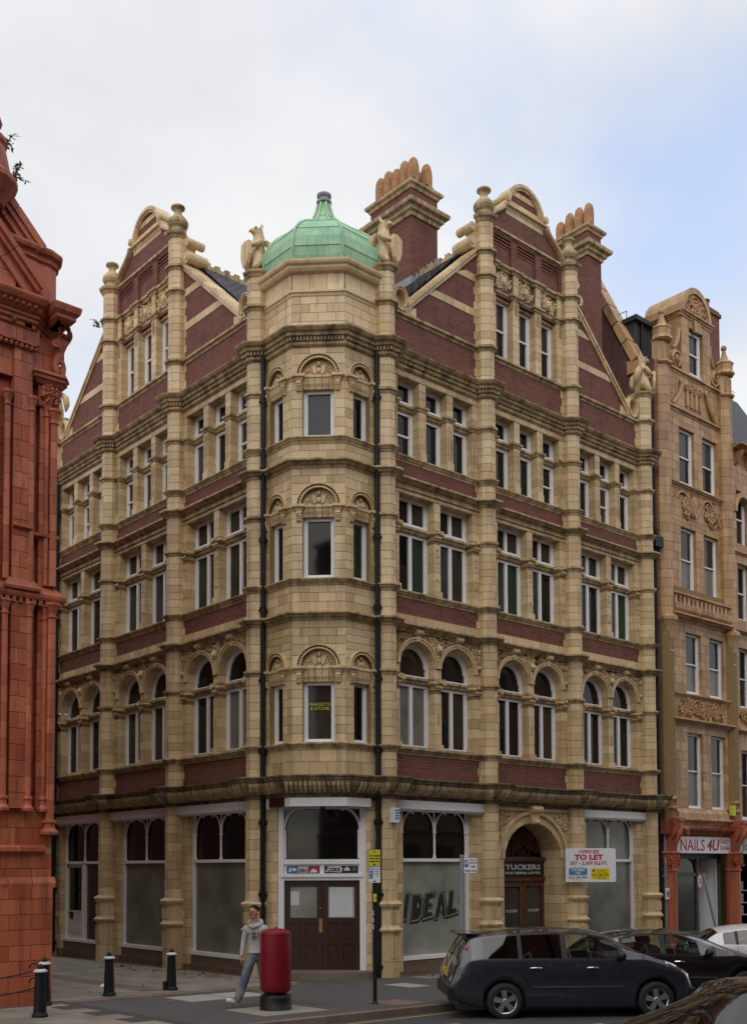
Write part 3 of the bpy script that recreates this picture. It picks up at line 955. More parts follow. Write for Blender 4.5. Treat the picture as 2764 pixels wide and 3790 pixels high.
GL1 = [('glass_blind', 'glass_blind'), ('glass_dark', 'glass_brown'), ('glass_dark', 'glass_dark'), ('glass_dark', 'glass_brown'), ('glass_dark', 'glass_dark'), ('glass_brown', 'glass_dark')]
GL2 = [('glass_dark', 'glass_green'), ('glass_sky', 'glass_brown'), ('glass_sky', 'glass_green'), ('glass_sky', 'glass_dark'), ('glass_dark', 'glass_dark'), ('glass_sky', 'glass_green')]
GL1L = [('glass_blind', 'glass_blind'), ('glass_dark', 'glass_dark'), ('glass_brown', 'glass_brown'), ('glass_dark', 'glass_brown'), ('glass_brown', 'glass_dark'), ('glass_green', 'glass_dark')]
GL2L = [('glass_brown', 'glass_brown'), ('glass_brown', 'glass_green'), ('glass_brown', 'glass_sky'), ('glass_green', 'glass_green'), ('glass_green', 'glass_dark'), ('glass_brown', 'glass_dark')]
for fr, P, g1, g2 in ((R, PR, GL1, GL2), (L, PL, GL1L, GL2L)):
    for bi, (ua, ub) in enumerate(bays(P)):
        W = ub - ua; j = 0.25; m_ = 0.25; w = (W - 2 * j - m_) / 2
        ops = [(ua + j, ua + j + w), (ua + j + w + m_, ub - j)]
        posts = [(ua, ua + j), (ua + j + w, ua + j + w + m_), (ub - j, ub)]
        # ---- first floor: arched pairs
        rr = w / 2; zs = 8.27 - rr
        tr = MB()
        for k, (a, b) in enumerate(posts):
            BK.wall(fr, a, b, -0.3, 0.0, 5.72, 7.03, 0.26, 0.6); core.box(fr, a + 0.01, b - 0.01, -0.4, -0.015, 5.5, 7.5)
            BK.box(fr, a - (0.035 if k else 0), b + (0.035 if k < 2 else 0), -0.3, 0.035, 5.57, 5.72)
            put_capital(fr, (a + b) / 2, 7.03)
            c = (a + b) / 2
            for e, zz in ((0.032, 6.42), (0.022, 6.30)):
                tr.plate(fr, [(c - e, zz), (c, zz - 0.09), (c + e, zz), (c, zz + 0.09)], -0.01, 0.012, 0.2)
            tr.sweep(fr, [(a - 0.02, -0.22), (a - 0.02, 0.0), (b + 0.02, 0.0), (b + 0.02, -0.22)], P_small(7.42, 0.06), 0.4)
            tr.box(fr, a, b, -0.3, 0.0, 7.27, 7.42)
            if k < 2 or True:
                BK.box(fr, a, b, -0.3, 0.0, 7.425, zs) if k == 1 else BK.box(fr, a, b, -0.3, 0.0, 7.425, zs)
        for k, (a, b) in enumerate(ops):
            tr.run(fr, a, b, P_small(7.40, 0.07), 0.4, o=-0.19); tr.box(fr, a, b, -0.34, -0.2, 7.24, 7.41)
            cu = (a + b) / 2
            window(fr, a, b, 5.58, 7.25, -0.27, 1, 0.08, g1[bi * 2 + k])
            arch_window(fr, cu, zs, rr, 7.41, -0.26, 'glass_amber' if (fr is R and bi == 0 and k == 0) else 'glass_dark', MAIN)
            # soffit stones, archivolt
            sm = MB()
            sm.arc(fr, cu, zs, rr, rr, rr + 0.02, rr + 0.02, -0.3, 0.0, 0, PI, 9, None, 0, 0.012)
            sm.arc(fr, cu, zs, rr + 0.015, rr + 0.015, rr + 0.085, rr + 0.085, -0.1, 0.035, 0.02, PI - 0.02, 13, None, 0, 0.012)
            sm.arc(fr, cu, zs, rr + 0.085, rr + 0.085, rr + 0.125, rr + 0.125, -0.1, 0.06, 0.02, PI - 0.02, 20, 0.6)
            sm.build('arch', 'buff', MAIN)
            put_key(fr, cu, 8.36)
        tr.build('transom_moulding', 'buff_weathered', MAIN)
        # spandrels with foliage
        sp = MB()
        for k, (a, b) in enumerate(ops):
            cu = (a + b) / 2
            x0, x1 = (ua, ua + W / 2) if k == 0 else (ua + W / 2, ub)
            N = 16; prev = None
            for i in range(N + 1):
                u = x0 + (x1 - x0) * i / N
                d = abs(u - cu); zz = zs + math.sqrt(max(0, (rr + 0.02) ** 2 - d * d)) if d < rr + 0.02 else zs
                if prev: sp.quad(fr.p(prev[0], -0.11, prev[1]), fr.p(u, -0.11, zz), fr.p(u, -0.11, 8.56), fr.p(prev[0], -0.11, 8.56), 0.2)
                prev = (u, zz)
        cs = [(a + b) / 2 for a, b in ops]
        def ins(u, z, e, cs=cs, rr=rr, zs=zs):
            return all(math.hypot(u - c, z - zs) > rr + 0.13 + e or z < zs for c in cs) and z > zs + 0.1
        for (x0, x1, zl) in ((ua + 0.02, ua + 0.36, 7.85), (ua + W / 2 - 0.36, ua + W / 2 + 0.36, 7.95), (ub - 0.36, ub - 0.02, 7.85), (ua + 0.35, ua + W / 2 - 0.3, 8.3), (ua + W / 2 + 0.3, ub - 0.35, 8.3)):
            carve(sp, fr, x0, x1, zl, 8.5, -0.09, hash((round(x0, 2), bi)) % 9999, 0.11, ins, 1.5)
        for c_ in (ua + W / 2,):        # lion mask
            sp.blob((c_, 0.05, 8.18), 0.085, 0.09, 0.10, 0.7, 0, 8, 6, fr); sp.blob((c_, 0.13, 8.15), 0.035, 0.04, 0.035, 0.7, 0, 6, 4, fr)
            for e in range(9):
                a_ = PI * 2 * e / 9; sp.blob((c_ + 0.10 * math.cos(a_), 0.02, 8.18 + 0.115 * math.sin(a_)), 0.035, 0.04, 0.035, 0.4, 0, 5, 3, fr)
            for e in (7.99, 7.91): sp.blob((c_, 0.02, e), 0.04, 0.04, 0.05, 0.5, 0, 6, 4, fr)
        for c_ in (ua + 0.06, ub - 0.06):
            sp.plate(fr, [(c_ - 0.05, 8.2), (c_, 7.95), (c_ + 0.05, 8.2)], -0.05, 0.03, 0.6); sp.blob((c_, 0.03, 7.88), 0.06, 0.05, 0.06, 0.6, 0, 6, 4, fr); sp.blob((c_, 0.03, 8.3), 0.05, 0.05, 0.09, 0.6, 0, 6, 4, fr)
        sp.build('carved_spandrel', 'buff', MAIN)
        # ---- second floor: mullioned pairs with transoms
        tr = MB()
        for k, (a, b) in enumerate(posts):
            BK.wall(fr, a, b, -0.3, 0.0, 9.70, 10.93, 0.235, 0.6); core.box(fr, a + 0.01, b - 0.01, -0.4, -0.015, 9.5, 12.2)
            BK.box(fr, a - (0.035 if k else 0), b + (0.035 if k < 2 else 0), -0.3, 0.035, 9.54, 9.70)
            BK.wall(fr, a, b, -0.3, 0.0, 11.285, 12.01, 0.24, 0.6)
            put_capital(fr, (a + b) / 2, 10.93)
            c = (a + b) / 2
            for zz in (10.78, 10.6, 10.0): tr.box(fr, c - 0.03, c + 0.03, -0.01, 0.022, zz - 0.012, zz + 0.012, 0.3)
            tr.sweep(fr, [(a - 0.02, -0.22), (a - 0.02, 0.0), (b + 0.02, 0.0), (b + 0.02, -0.22)], P_small(11.28, 0.06), 0.4)
            tr.box(fr, a, b, -0.3, 0.0, 11.16, 11.28)
        for k, (a, b) in enumerate(ops):
            tr.run(fr, a, b, P_small(11.26, 0.07), 0.4, o=-0.19); tr.box(fr, a, b, -0.34, -0.2, 11.1, 11.27)
            window(fr, a, b, 9.55, 11.11, -0.27, 1, 0.08, g2[bi * 2 + k])
            window(fr, a, b, 11.28, 12.02, -0.27, 1, 0.08, ('glass_dark', 'glass_brown'))
            tr.box(fr, a - 0.03, b + 0.03, -0.4, 0.012, 12.015, 12.05, 0.4)
        BK.wall(fr, ua, ub, -0.35, 0.0, 12.02, 12.215, 0.2, 0.4)
        tr.box(fr, ua, ub, -0.05, 0.045, 12.13, 12.2, 0.5)
        tr.build('transom_moulding', 'buff_weathered', MAIN)
        # ---- third floor: three lights
        j3 = 0.21; m3 = 0.25; w3 = (W - 2 * j3 - 2 * m3) / 3
        tr = MB(); x = ua
        posts3 = [(ua, ua + j3)]; ops3 = []
        for q in range(3):
            a = ua + j3 + q * (w3 + m3); ops3.append((a, a + w3))
            posts3.append((a + w3, a + w3 + (m3 if q < 2 else j3)))
        for k, (a, b) in enumerate(posts3):
            BK.wall(fr, a, b, -0.3, 0.0, 13.2, 14.28, 0.22, 0.6); core.box(fr, a + 0.01, b - 0.01, -0.4, -0.015, 12.9, 15.2)
            BK.box(fr, a, b, -0.3, 0.03, 12.99, 13.2)
            BK.wall(fr, a, b, -0.3, 0.0, 14.425, 15.02, 0.2, 0.6)
            tr.sweep(fr, [(a - 0.02, -0.22), (a - 0.02, 0.0), (b + 0.02, 0.0), (b + 0.02, -0.22)], P_small(14.42, 0.06), 0.4)
            tr.box(fr, a, b, -0.3, 0.0, 14.27, 14.42)
            c = (a + b) / 2
            for e in (-0.05, 0.05): tr.box(fr, c + e - 0.008, c + e + 0.008, -0.01, 0.014, 13.3, 14.2, 0.5)
        for k, (a, b) in enumerate(ops3):
            tr.run(fr, a, b, P_small(14.40, 0.07), 0.4, o=-0.19); tr.box(fr, a, b, -0.34, -0.2, 14.24, 14.41)
            window(fr, a, b, 13.0, 14.25, -0.27, 0, 0.085, (rnd.choice(['glass_dark', 'glass_brown', 'glass_sky', 'glass_dark']),), mid=(13.62 if (bi + k) % 3 == 0 else None))
            window(fr, a, b, 14.42, 15.03, -0.27, 0, 0.085, ('glass_dark',))
            tr.box(fr, a - 0.03, b + 0.03, -0.4, 0.012, 15.025, 15.055, 0.4)
        BK.wall(fr, ua, ub, -0.35, 0.0, 15.03, 15.21, 0.18, 0.4)
        tr.build('transom_moulding', 'buff_weathered', MAIN)

# ---------------- the corner turret: three facets, three storeys
def arch_panel(fr, cu, hw, zs, zt, r, u0, u1):
    """blind half-round arch over a window: ring of egg moulding and a carved tympanum"""
    mb = MB()
    mb.arc(fr, cu, zs, r * 0.80, r * 0.80, r * 0.86, r * 0.86, -0.04, 0.03, 0, PI, 16, 0.6)
    mb.arc(fr, cu, zs, r * 0.95, r * 0.95, r, r, -0.04, 0.045, 0, PI, 18, 0.6)
    n = int(r * 40)
    for i in range(n):
        a = PI * (i + 0.5) / n
        mb.blob((cu + r * 0.905 * math.cos(a), 0.0, zs + r * 0.905 * math.sin(a)), 0.022, 0.03, 0.022, 0.4, 0, 5, 3, fr)
    pts = [(cu + r * 0.8 * math.cos(PI * i / 12), zs + r * 0.8 * math.sin(PI * i / 12)) for i in range(13)]
    mb.plate(fr, pts, -0.14, -0.11, 0.2)
    # tympanum: cartouche between scrolls
    k = r * 0.8
    mb.blob((cu, -0.08, zs + k * 0.34), k * 0.13, 0.06, k * 0.17, 0.8, 0, 8, 5, fr)
    mb.blob((cu, -0.08, zs + k * 0.72), k * 0.12, 0.06, k * 0.13, 0.7, 0, 6, 4, fr)
    for s_ in (-1, 1):
        mb.plate(fr, [(cu + s_ * k * 0.12, zs + k * 0.12), (cu + s_ * k * 0.30, zs + k * 0.22), (cu + s_ * k * 0.42, zs + k * 0.66), (cu + s_ * k * 0.24, zs + k * 0.56), (cu + s_ * k * 0.16, zs + k * 0.7)], -0.12, -0.06, 0.6)
        spiral(mb, fr, cu + s_ * k * 0.6, zs + k * 0.3, k * 0.2, 1.2, 1.2, s_, -0.08, k * 0.05, 10, 0.6)
        mb.blob((cu + s_ * k * 0.78, -0.09, zs + k * 0.12), k * 0.08, 0.04, k * 0.08, 0.6, 0, 5, 3, fr)
    mb.plate(fr, [(cu - k * 0.85, zs + 0.012), (cu - k * 0.5, zs + k * 0.14), (cu - k * 0.2, zs + k * 0.05), (cu, zs + k * 0.14), (cu + k * 0.2, zs + k * 0.05), (cu + k * 0.5, zs + k * 0.14), (cu + k * 0.85, zs + 0.012)], -0.12, -0.055, 0.7)
    mb.build('arch_relief', 'buff', MAIN)
def console(mb, fr, u, z):
    mb.box(fr, u - 0.065, u + 0.065, -0.05, 0.06, z - 0.05, z)
    for e, d in ((0.0, 0.085), (0.05, 0.075), (0.10, 0.055), (0.15, 0.04)):
        mb.tube([fr.p(u - 0.06, d - 0.02, z - 0.085 - e), fr.p(u + 0.06, d - 0.02, z - 0.085 - e)], 0.04, 6, 0.5)
FAC = [(CF, -0.65, 0.65, -0.385, 0.385), (R, K, 1.93, 1.18, 1.72), (L, K, 2.03, 1.28, 1.84)]
# storeys: wall bottom, sill, glass top, impost, arch spring, wall top, glass
TW = [(4.79, 5.56, 7.03, 7.38, 8.52), (8.74, 9.54, 11.03, 11.30, 12.22), (12.45, 12.99, 14.18, 14.50, 15.21)]
for si, (zb, zl, zg, zi, ztp) in enumerate(TW):
    for fi, (fr, u0, u1, w0, w1) in enumerate(FAC):
        cu = (w0 + w1) / 2; r = (w1 - w0) / 2 + (0.16 if fi == 0 else 0.155)
        # wall below the sill
        e0, e1 = (u0, u1)
        BK.wall(fr, e0, e1, -0.3, 0.0, zb, zl - 0.15, 0.25, 0.42); core.box(fr, u0, u1, -0.42, -0.014, zb - 0.05, zl)
        # sides of the window
        BK.wall(fr, e0, w0, -0.3, 0.0, zl, zi - 0.12, 0.215, 0.33); BK.wall(fr, w1, e1, -0.3, 0.0, zl, zi - 0.12, 0.215, 0.33)
        core.box(fr, u0, w0, -0.42, -0.014, zl, zi); core.box(fr, w1, u1, -0.42, -0.014, zl, zi)
        # above the impost, round the arch
        core.box(fr, u0, u1, -0.42, -0.16, zg, ztp + 0.02)
        BK.wall(fr, e0, e1, -0.3, 0.0, zi + r, ztp, 0.2, 0.42)
        sidew = MB()
        N = 12
        for sg in (-1, 1):
            ue = e0 if sg < 0 else e1
            hz = [zi, zi + r * 0.5, zi + r]
            for q in range(2):
                za, zb2 = hz[q] + 0.006, hz[q + 1] - 0.006
                pl = [(ue, za), (ue, zb2)]
                arcp = []
                for i in range(7):
                    z_ = zb2 + (za - zb2) * i / 6
                    d = math.sqrt(max(0.0, r * r - (z_ - zi) ** 2)); arcp.append((cu + sg * d * 0.99, z_))
                if sg < 0 and arcp[0][0] < ue: continue
                sidew.plate(fr, pl + arcp, -0.3, 0.0, rnd.random())
        sidew.build('arch_haunch', 'buff', MAIN)
        arch_panel(fr, cu, w1 - w0, zi, ztp, r, u0, u1)
        # impost moulding, lintel and consoles
        tm = MB()
        for a, b in ((e0, w0 - 0.02), (w1 + 0.02, e1)):
            tm.sweep(fr, [(a, -0.05), (a, 0.0), (b, 0.0), (b, -0.05)] if False else [(a, 0.0), (b, 0.0)], P_small(zi, 0.075), 0.5)
        for a in (w0 - 0.085, w1 + 0.085):
            tm.sweep(fr, [(a - 0.07, 0.0), (a - 0.07, 0.05), (a + 0.07, 0.05), (a + 0.07, 0.0)], lift(P_small(zi, 0.075)), 0.5)
            console(tm, fr, a, zi - 0.125)
        tm.run(fr, w0 - 0.02, w1 + 0.02, [(-0.3, zg), (-0.06, zg), (-0.05, zg + 0.05), (-0.02, zg + 0.12), (0.0, zi - 0.06), (0.02, zi - 0.05), (0.02, zi + 0.005), (-0.3, zi + 0.01)], 0.16)
        tm.build('impost_moulding', 'buff', MAIN)
        g = [['glass_brown', 'glass_dark', 'glass_dark'], ['glass_dark', 'glass_green', 'glass_dark'], ['glass_sky', 'glass_dark', 'glass_dark']][si][fi]
        w = window(fr, w0, w1, zl + 0.01, zg, -0.2, 0, 0.075, (g,))
        if si == 0 and fi == 0:
            text('window_lettering', 'MARGETTS', 'sign_yellow', 0.105, fr, 0.0, 6.47, -0.228, w, 0.5, 0.001)
            text('window_lettering', '& RITCHIE', 'sign_yellow', 0.105, fr, 0.0, 6.37, -0.228, w, 0.46, 0.001)
# parapet drum above the main cornice
for fr, u0, u1 in ((CF, -0.65, 0.65), (R, K, 1.95), (L, K, 2.05)):
    BK.wall(fr, u0, u1, -0.3, 0.0, 15.62, 16.5, 0.22, 0.42); core.box(fr, u0, u1, -0.4, -0.014, 15.5, 17.3)
tc = MB()
tc.sweep(R, TWP, [(-0.1, 16.47), (0.015, 16.47), (0.03, 16.53), (0.06, 16.55), (0.06, 16.6), (-0.1, 16.62)], 0.6)
for fr, u0, u1 in ((CF, -0.63, 0.63), (R, K + 0.02, 1.95), (L, K + 0.02, 2.05)):
    tc.run(fr, u0, u1, [(-0.2, 16.6), (0.03, 16.6), (0.015, 16.68), (-0.005, 16.8), (-0.005, 16.9), (0.01, 17.0), (0.02, 17.03), (-0.2, 17.03)], 0.42)
tc.sweep(R, TWP, [(-0.1, 17.02), (0.03, 17.02), (0.10, 17.05), (0.14, 17.11), (0.15, 17.16), (0.2, 17.2), (0.22, 17.25), (0.22, 17.3), (-0.25, 17.34)], 0.5)
tc.build('turret_parapet', 'buff', MAIN)
# copper dome, eight sided ogee
DC = (1.41, 1.41)
DP = [(1.48, 17.28), (1.55, 17.46), (1.58, 17.70), (1.55, 17.95), (1.44, 18.20), (1.27, 18.41), (1.03, 18.60), (0.77, 18.76), (0.56, 18.85), (0.44, 18.92), (0.35, 19.03), (0.275, 19.17), (0.21, 19.33), (0.168, 19.48), (0.15, 19.58)]
dm = MB(); dm.lathe((DC[0], DC[1], 0), DP, 8, ph=PI / 8)
dome = dm.build('dome', 'copper_green', MAIN)
rb = MB()
for k in range(8):
    a = PI / 8 + k * PI / 4
    rb.tube([(DC[0] + (r_ + 0.012) * math.cos(a), DC[1] + (r_ + 0.012) * math.sin(a), z) for r_, z in DP], 0.035, 6)
rb.build('rib', 'copper_green', dome, smooth=True)
sm = MB()
for zi_, (r_, z) in enumerate(((1.58, 17.68), (1.44, 18.202), (1.03, 18.602), (0.44, 18.922), (0.275, 19.17))):
    for k in range(8):
        a, b = PI / 8 + k * PI / 4, PI / 8 + (k + 1) * PI / 4
        sm.tube([(DC[0] + (r_ + 0.004) * math.cos(a), DC[1] + (r_ + 0.004) * math.sin(a), z), (DC[0] + (r_ + 0.004) * math.cos(b), DC[1] + (r_ + 0.004) * math.sin(b), z)], 0.011, 4)
sm.build('seam', 'copper_green', dome)
fn = MB()
fn.lathe((DC[0], DC[1], 0), [(0.15, 19.6), (0.2, 19.62), (0.2, 19.66), (0.15, 19.68), (0.145, 19.76), (0.18, 19.78), (0.19, 19.84), (0.12, 19.87), (0.02, 19.88)], 14)
fn.build('finial', 'lead', dome, smooth=False)

# ---------------- gables
def gable(fr, P, flip):
    p1, p2 = P[1], P[2]
    ua, ub = p1 + 0.25, p2 - 0.25; cu = (ua + ub) / 2; W = ub - ua
    gb = MB()
    # upper brick: behind everything up to the pediment, with the curved shoulders
    sh = []
    ws = 0.86
    for i in range(9):
        q = i / 8.0
        sh.append((cu - (W / 2 + 0.05) + (W / 2 + 0.05 - ws) * (0.5 - 0.5 * math.cos(PI * q)) , 20.36 + 0.86 * q))
    poly = [(ua - 0.2, 18.5), (ua - 0.2, 20.36)] + sh + [(2 * cu - u, z) for u, z in sh[::-1]] + [(ub + 0.2, 20.36), (ub + 0.2, 18.5)]
    gb.plate(fr, poly, -0.35, -0.06)
    gb.box(fr, ua, ub, -0.5, -0.34, 16.5, 18.6)
    gb.build('gable_brick', 'brick_red', MAIN)
    # coping of the shoulders
    cp = MB()
    for s_ in (0, 1):
        pts = sh if s_ == 0 else [(2 * cu - u, z) for u, z in sh]
        for i in range(len(pts) - 1):
            (a, za), (b, zb) = pts[i], pts[i + 1]
            dx, dz = b - a, zb - za; l = math.hypot(dx, dz); nx, nz = -dz / l * (1 if s_ == 0 else -1), dx / l * (1 if s_ == 0 else -1)
            cp.plate(fr, [(a, za), (b, zb), (b + nx * 0.1, zb + nz * 0.1), (a + nx * 0.1, za + nz * 0.1)], -0.42, 0.06, rnd.random())
            cp.plate(fr, [(a + nx * 0.03, za + nz * 0.03), (b + nx * 0.03, zb + nz * 0.03), (b + nx * 0.075, zb + nz * 0.075), (a + nx * 0.075, za + nz * 0.075)], 0.05, 0.085, 0.5)
    # pediment
    zc = 21.30; r = 0.80
    cp.run(fr, cu - 0.95, cu + 0.95, P_small(21.26, 0.10), 0.4, o=-0.05); cp.run(fr, cu - 0.80, cu + 0.80, [(-0.06, 20.98), (0.0, 20.98), (0.0, 21.14), (-0.06, 21.14)], 0.4, o=-0.05)
    cp.box(fr, cu - 0.9, cu + 0.9, -0.45, -0.05, 21.14, 21.26)
    cp.arc(fr, cu, zc, r - 0.10, (r - 0.10) * 0.96, r, r * 0.96, -0.45, 0.03, 0, PI, 14, None, 0, 0.008)
    cp.arc(fr, cu, zc, r - 0.16, (r - 0.16) * 0.96, r - 0.10, (r - 0.1) * 0.96, -0.3, -0.01, 0, PI, 14, None, 0, 0.008)
    for s_ in (-1, 1):
        cp.tube([fr.p(cu + s_ * (r + 0.05), -0.45, zc + 0.1), fr.p(cu + s_ * (r + 0.05), 0.06, zc + 0.1)], 0.11, 10, 0.6)
        cp.tube([fr.p(cu + s_ * (r + 0.05), 0.05, zc + 0.1), fr.p(cu + s_ * (r + 0.05), 0.08, zc + 0.1)], 0.06, 8, 0.6)
    cp.build('pediment', 'buff', MAIN)
    tp = MB(); pts = [(cu + (r - 0.14) * math.cos(PI * i / 12), zc + (r - 0.14) * 0.96 * math.sin(PI * i / 12)) for i in range(13)]
    tp.plate(fr, pts, -0.3, -0.09); tp.build('pediment_brick', 'brick_red', MAIN)
    tb = MB(); tb.run(fr, cu - 0.64, cu + 0.64, [(-0.1, zc - 0.03), (0.0, zc - 0.03), (0.0, zc + 0.16), (-0.1, zc + 0.16)], 0.4, o=-0.07)
    tb.run(fr, cu - 0.48, cu + 0.48, [(-0.1, zc + 0.36), (0.0, zc + 0.36), (0.0, zc + 0.52), (-0.1, zc + 0.52)], 0.32, o=-0.07)
    tb.build('pediment_band', 'buff', MAIN)
    # string course below the shoulders
    sc = MB(); sc.run(fr, ua, ub, P_small(20.38, 0.10), 0.45, o=-0.06); sc.run(fr, ua, ub, P_small(19.37, 0.09), 0.45, o=-0.02)
    sc.build('gable_string', 'buff_weathered', MAIN)
    # three recessed brick panels with corbelled courses
    lv = MB(); w3 = W / 3
    for k in range(4):
        x = ua + k * w3; lv.box(fr, max(ua, x - 0.13), min(ub, x + 0.13), -0.1, 0.0, 19.38, 20.27)
    for k in range(3):
        for q in range(4):
            lv.box(fr, ua + k * w3 + 0.13, ua + (k + 1) * w3 - 0.13, -0.1, -0.045 + 0.012 * q, 19.92 + q * 0.09, 19.965 + q * 0.09)
    lv.box(fr, ua, ub, -0.1, 0.0, 20.24, 20.3)
    lv.build('recessed_brickwork', 'brick_red', MAIN)
    # windows with carved panels
    j = 0.27; m_ = 0.27; w = (W - 2 * j - 2 * m_) / 3
    posts = [(ua, ua + j)]; ops = []
    for q in range(3):
        a = ua + j + q * (w + m_); ops.append((a, a + w)); posts.append((a + w, a + w + (m_ if q < 2 else j)))
    tr = MB()
    for a, b in posts:
        BK.wall(fr, a, b, -0.3, 0.0, 16.67, 18.46, 0.22, 0.6); core.box(fr, a + 0.01, b - 0.01, -0.4, -0.015, 16.6, 19.3)
        BK.wall(fr, a + 0.02, b - 0.02, -0.3, 0.02, 18.66, 19.24, 0.29, 0.6)
        tr.sweep(fr, [(a - 0.03, -0.2), (a - 0.03, 0.0), (b + 0.03, 0.0), (b + 0.03, -0.2)], lift(P_small(18.66, 0.07)), 0.4)
        tr.sweep(fr, [(a - 0.03, -0.1), (a - 0.03, 0.02), (b + 0.03, 0.02), (b + 0.03, -0.1)], lift(P_small(19.37, 0.08), 0.006), 0.4)
        tr.box(fr, a, b, -0.3, 0.0, 18.45, 18.66)
        c = (a + b) / 2
        for e in (-0.06, -0.02, 0.02, 0.06): tr.box(fr, c + e - 0.008, c + e + 0.008, -0.01, 0.014, 18.1, 18.42, 0.5)
    for k, (a, b) in enumerate(ops):
        tr.run(fr, a, b, P_small(18.64, 0.07), 0.4, o=-0.12); tr.box(fr, a, b, -0.4, -0.13, 18.42, 18.65)
        window(fr, a, b, 16.68, 18.44, -0.25, 0, 0.085, ('glass_dark', 'glass_brown'), mid=17.6)
        cv = MB(); cv.box(fr, a, b, -0.3, -0.1, 18.64, 19.3); carve(cv, fr, a + 0.01, b - 0.01, 18.68, 19.23, -0.1, 31 + k + (5 if flip else 0), 0.09, None, 2.2)
        cv.blob(((a + b) / 2, -0.04, 18.93), 0.1, 0.09, 0.13, 0.7, 0, 8, 5, fr)
        cv.build('carved_panel', 'buff', MAIN)
    tr.build('transom_moulding', 'buff_weathered', MAIN)
    # vases on the two piers
    for uc in (p1, p2):
        vz = MB(); c = fr.p(uc, 0.06, 20.36)
        vz.lathe(c, [(0.24, 0.0), (0.24, 0.06), (0.2, 0.09), (0.19, 0.17), (0.26, 0.21), (0.30, 0.29), (0.29, 0.37), (0.22, 0.46), (0.14, 0.54), (0.105, 0.62), (0.11, 0.70), (0.17, 0.745), (0.20, 0.76), (0.20, 0.80), (0.10, 0.83), (0.05, 0.85), (0.05, 0.89)], 12, 0.6, 0, PI / 8)
        vz.build('vase', 'buff_weathered', MAIN, smooth=False)
    # half gables either side with raking copings
    for s_ in (0, 1):
        if s_ == 0: x0, x1 = P[0] + 0.25, P[1] - 0.25; zt = lambda u: 16.72 + (u - x0 - 0.45) * (19.30 - 16.72) / (x1 - x0 - 0.45)
        else: x0, x1 = P[2] + 0.25, P[3] - 0.25; zt = lambda u: 16.72 + (x1 - 0.45 - u) * (19.30 - 16.72) / (x1 - x0 - 0.45)
        lo, hi = (x0 + 0.45, x1) if s_ == 0 else (x1 - 0.45, x0)
        hb = MB(); hb.plate(fr, [(lo, 16.5), (hi, 16.5), (hi, zt(hi)), (lo, zt(lo))], -0.35, 0.0); hb.build('gable_brick', 'brick_red', MAIN)
        bd = MB()
        for zb in (17.50, 18.47):
            def ux(z): return lo + (z - 16.72) / (19.30 - 16.72) * (hi - lo)
            a, b = ux(zb + 0.0), hi
            n = max(2, int(abs(b - a) / 0.3))
            for i in range(n):
                q0, q1 = a + (b - a) * i / n, a + (b - a) * (i + 1) / n
                e = 0.004 if b > a else -0.004
                zt0, zt1 = min(zb + 0.2, zt(q0)), min(zb + 0.2, zt(q1))
                bd.plate(fr, [(q0 + e, zb), (q1 - e, zb), (q1 - e, zt1), (q0 + e, zt0)], -0.1, 0.014, rnd.random())
        bd.build('stone_band', 'buff', MAIN)
        kq = MB()
        n = 8
        sg = 1 if s_ == 0 else -1
        for i in range(n):
            q0, q1 = lo + (hi - lo) * i / n, lo + (hi - lo) * (i + 1) / n
            z0, z1 = zt(q0), zt(q1)
            dx, dz = q1 - q0, z1 - z0; l = math.hypot(dx, dz)
            nx, nz = -dz / l * sg, dx / l * sg
            g = 0.006; ax, az = dx / l * g, dz / l * g
            P4 = lambda h0, h1: [(q0 + ax + nx * h0, z0 + az + nz * h0), (q1 - ax + nx * h0, z1 - az + nz * h0), (q1 - ax + nx * h1, z1 - az + nz * h1), (q0 + ax + nx * h1, z0 + az + nz * h1)]
            t = rnd.random()
            kq.plate(fr, P4(-0.03, 0.055), -0.45, 0.06, t); kq.plate(fr, P4(0.055, 0.12), -0.45, 0.10, t); kq.plate(fr, P4(0.12, 0.15), -0.4, 0.03, t)
        kq.build('raking_coping', 'buff', MAIN)
        # scrolls at the foot and the head of the rake
        sc = MB()
        cx, cz = lo + (-0.17 if s_ == 0 else 0.17), 17.0
        for i in range(16):
            a0, a1 = 2 * PI * i / 16, 2 * PI * (i + 1) / 16
            sc.arc(fr, cx, cz, 0.17, 0.24, 0.27, 0.34, -0.3, 0.07, a0, a1, 1, 0.6)
        sc.arc(fr, cx, cz, 0.22, 0.29, 0.25, 0.32, 0.05, 0.10, 0, 2 * PI, 18, 0.5)
        sc.plate(fr, [(cx + 0.2 * math.cos(2 * PI * i / 14), cz + 0.27 * math.sin(2 * PI * i / 14)) for i in range(14)], -0.3, -0.1, 0.3)
        sc.plate(fr, [(cx - sg * 0.0, 16.66), (lo + sg * 0.42, 16.66), (lo + sg * 0.42, 16.95), (lo + sg * 0.1, 16.85)], -0.25, 0.012, 0.6)
        sc.build('scroll', 'buff', MAIN)
        hx = hi - sg * 0.02
        hs = MB()
        hs.tube([fr.p(hx - sg * 0.22, -0.55, 19.52), fr.p(hx - sg * 0.22, 0.08, 19.52)], 0.16, 12, 0.6); hs.tube([fr.p(hx - sg * 0.22, 0.07, 19.52), fr.p(hx - sg * 0.22, 0.11, 19.52)], 0.08, 10, 0.6)
        hs.tube([fr.p(hx - sg * 0.16, -0.5, 20.0), fr.p(hx - sg * 0.16, 0.04, 20.0)], 0.115, 12, 0.6)
        hs.plate(fr, [(hx - sg * 0.30, 19.45), (hx + sg * 0.1, 19.3), (hx + sg * 0.1, 20.15), (hx - sg * 0.14, 20.05), (hx - sg * 0.06, 19.8)], -0.3, 0.0, 0.6)
        hs.build('scroll', 'buff', MAIN)
gable(R, PR, False); gable(L, PL, True)
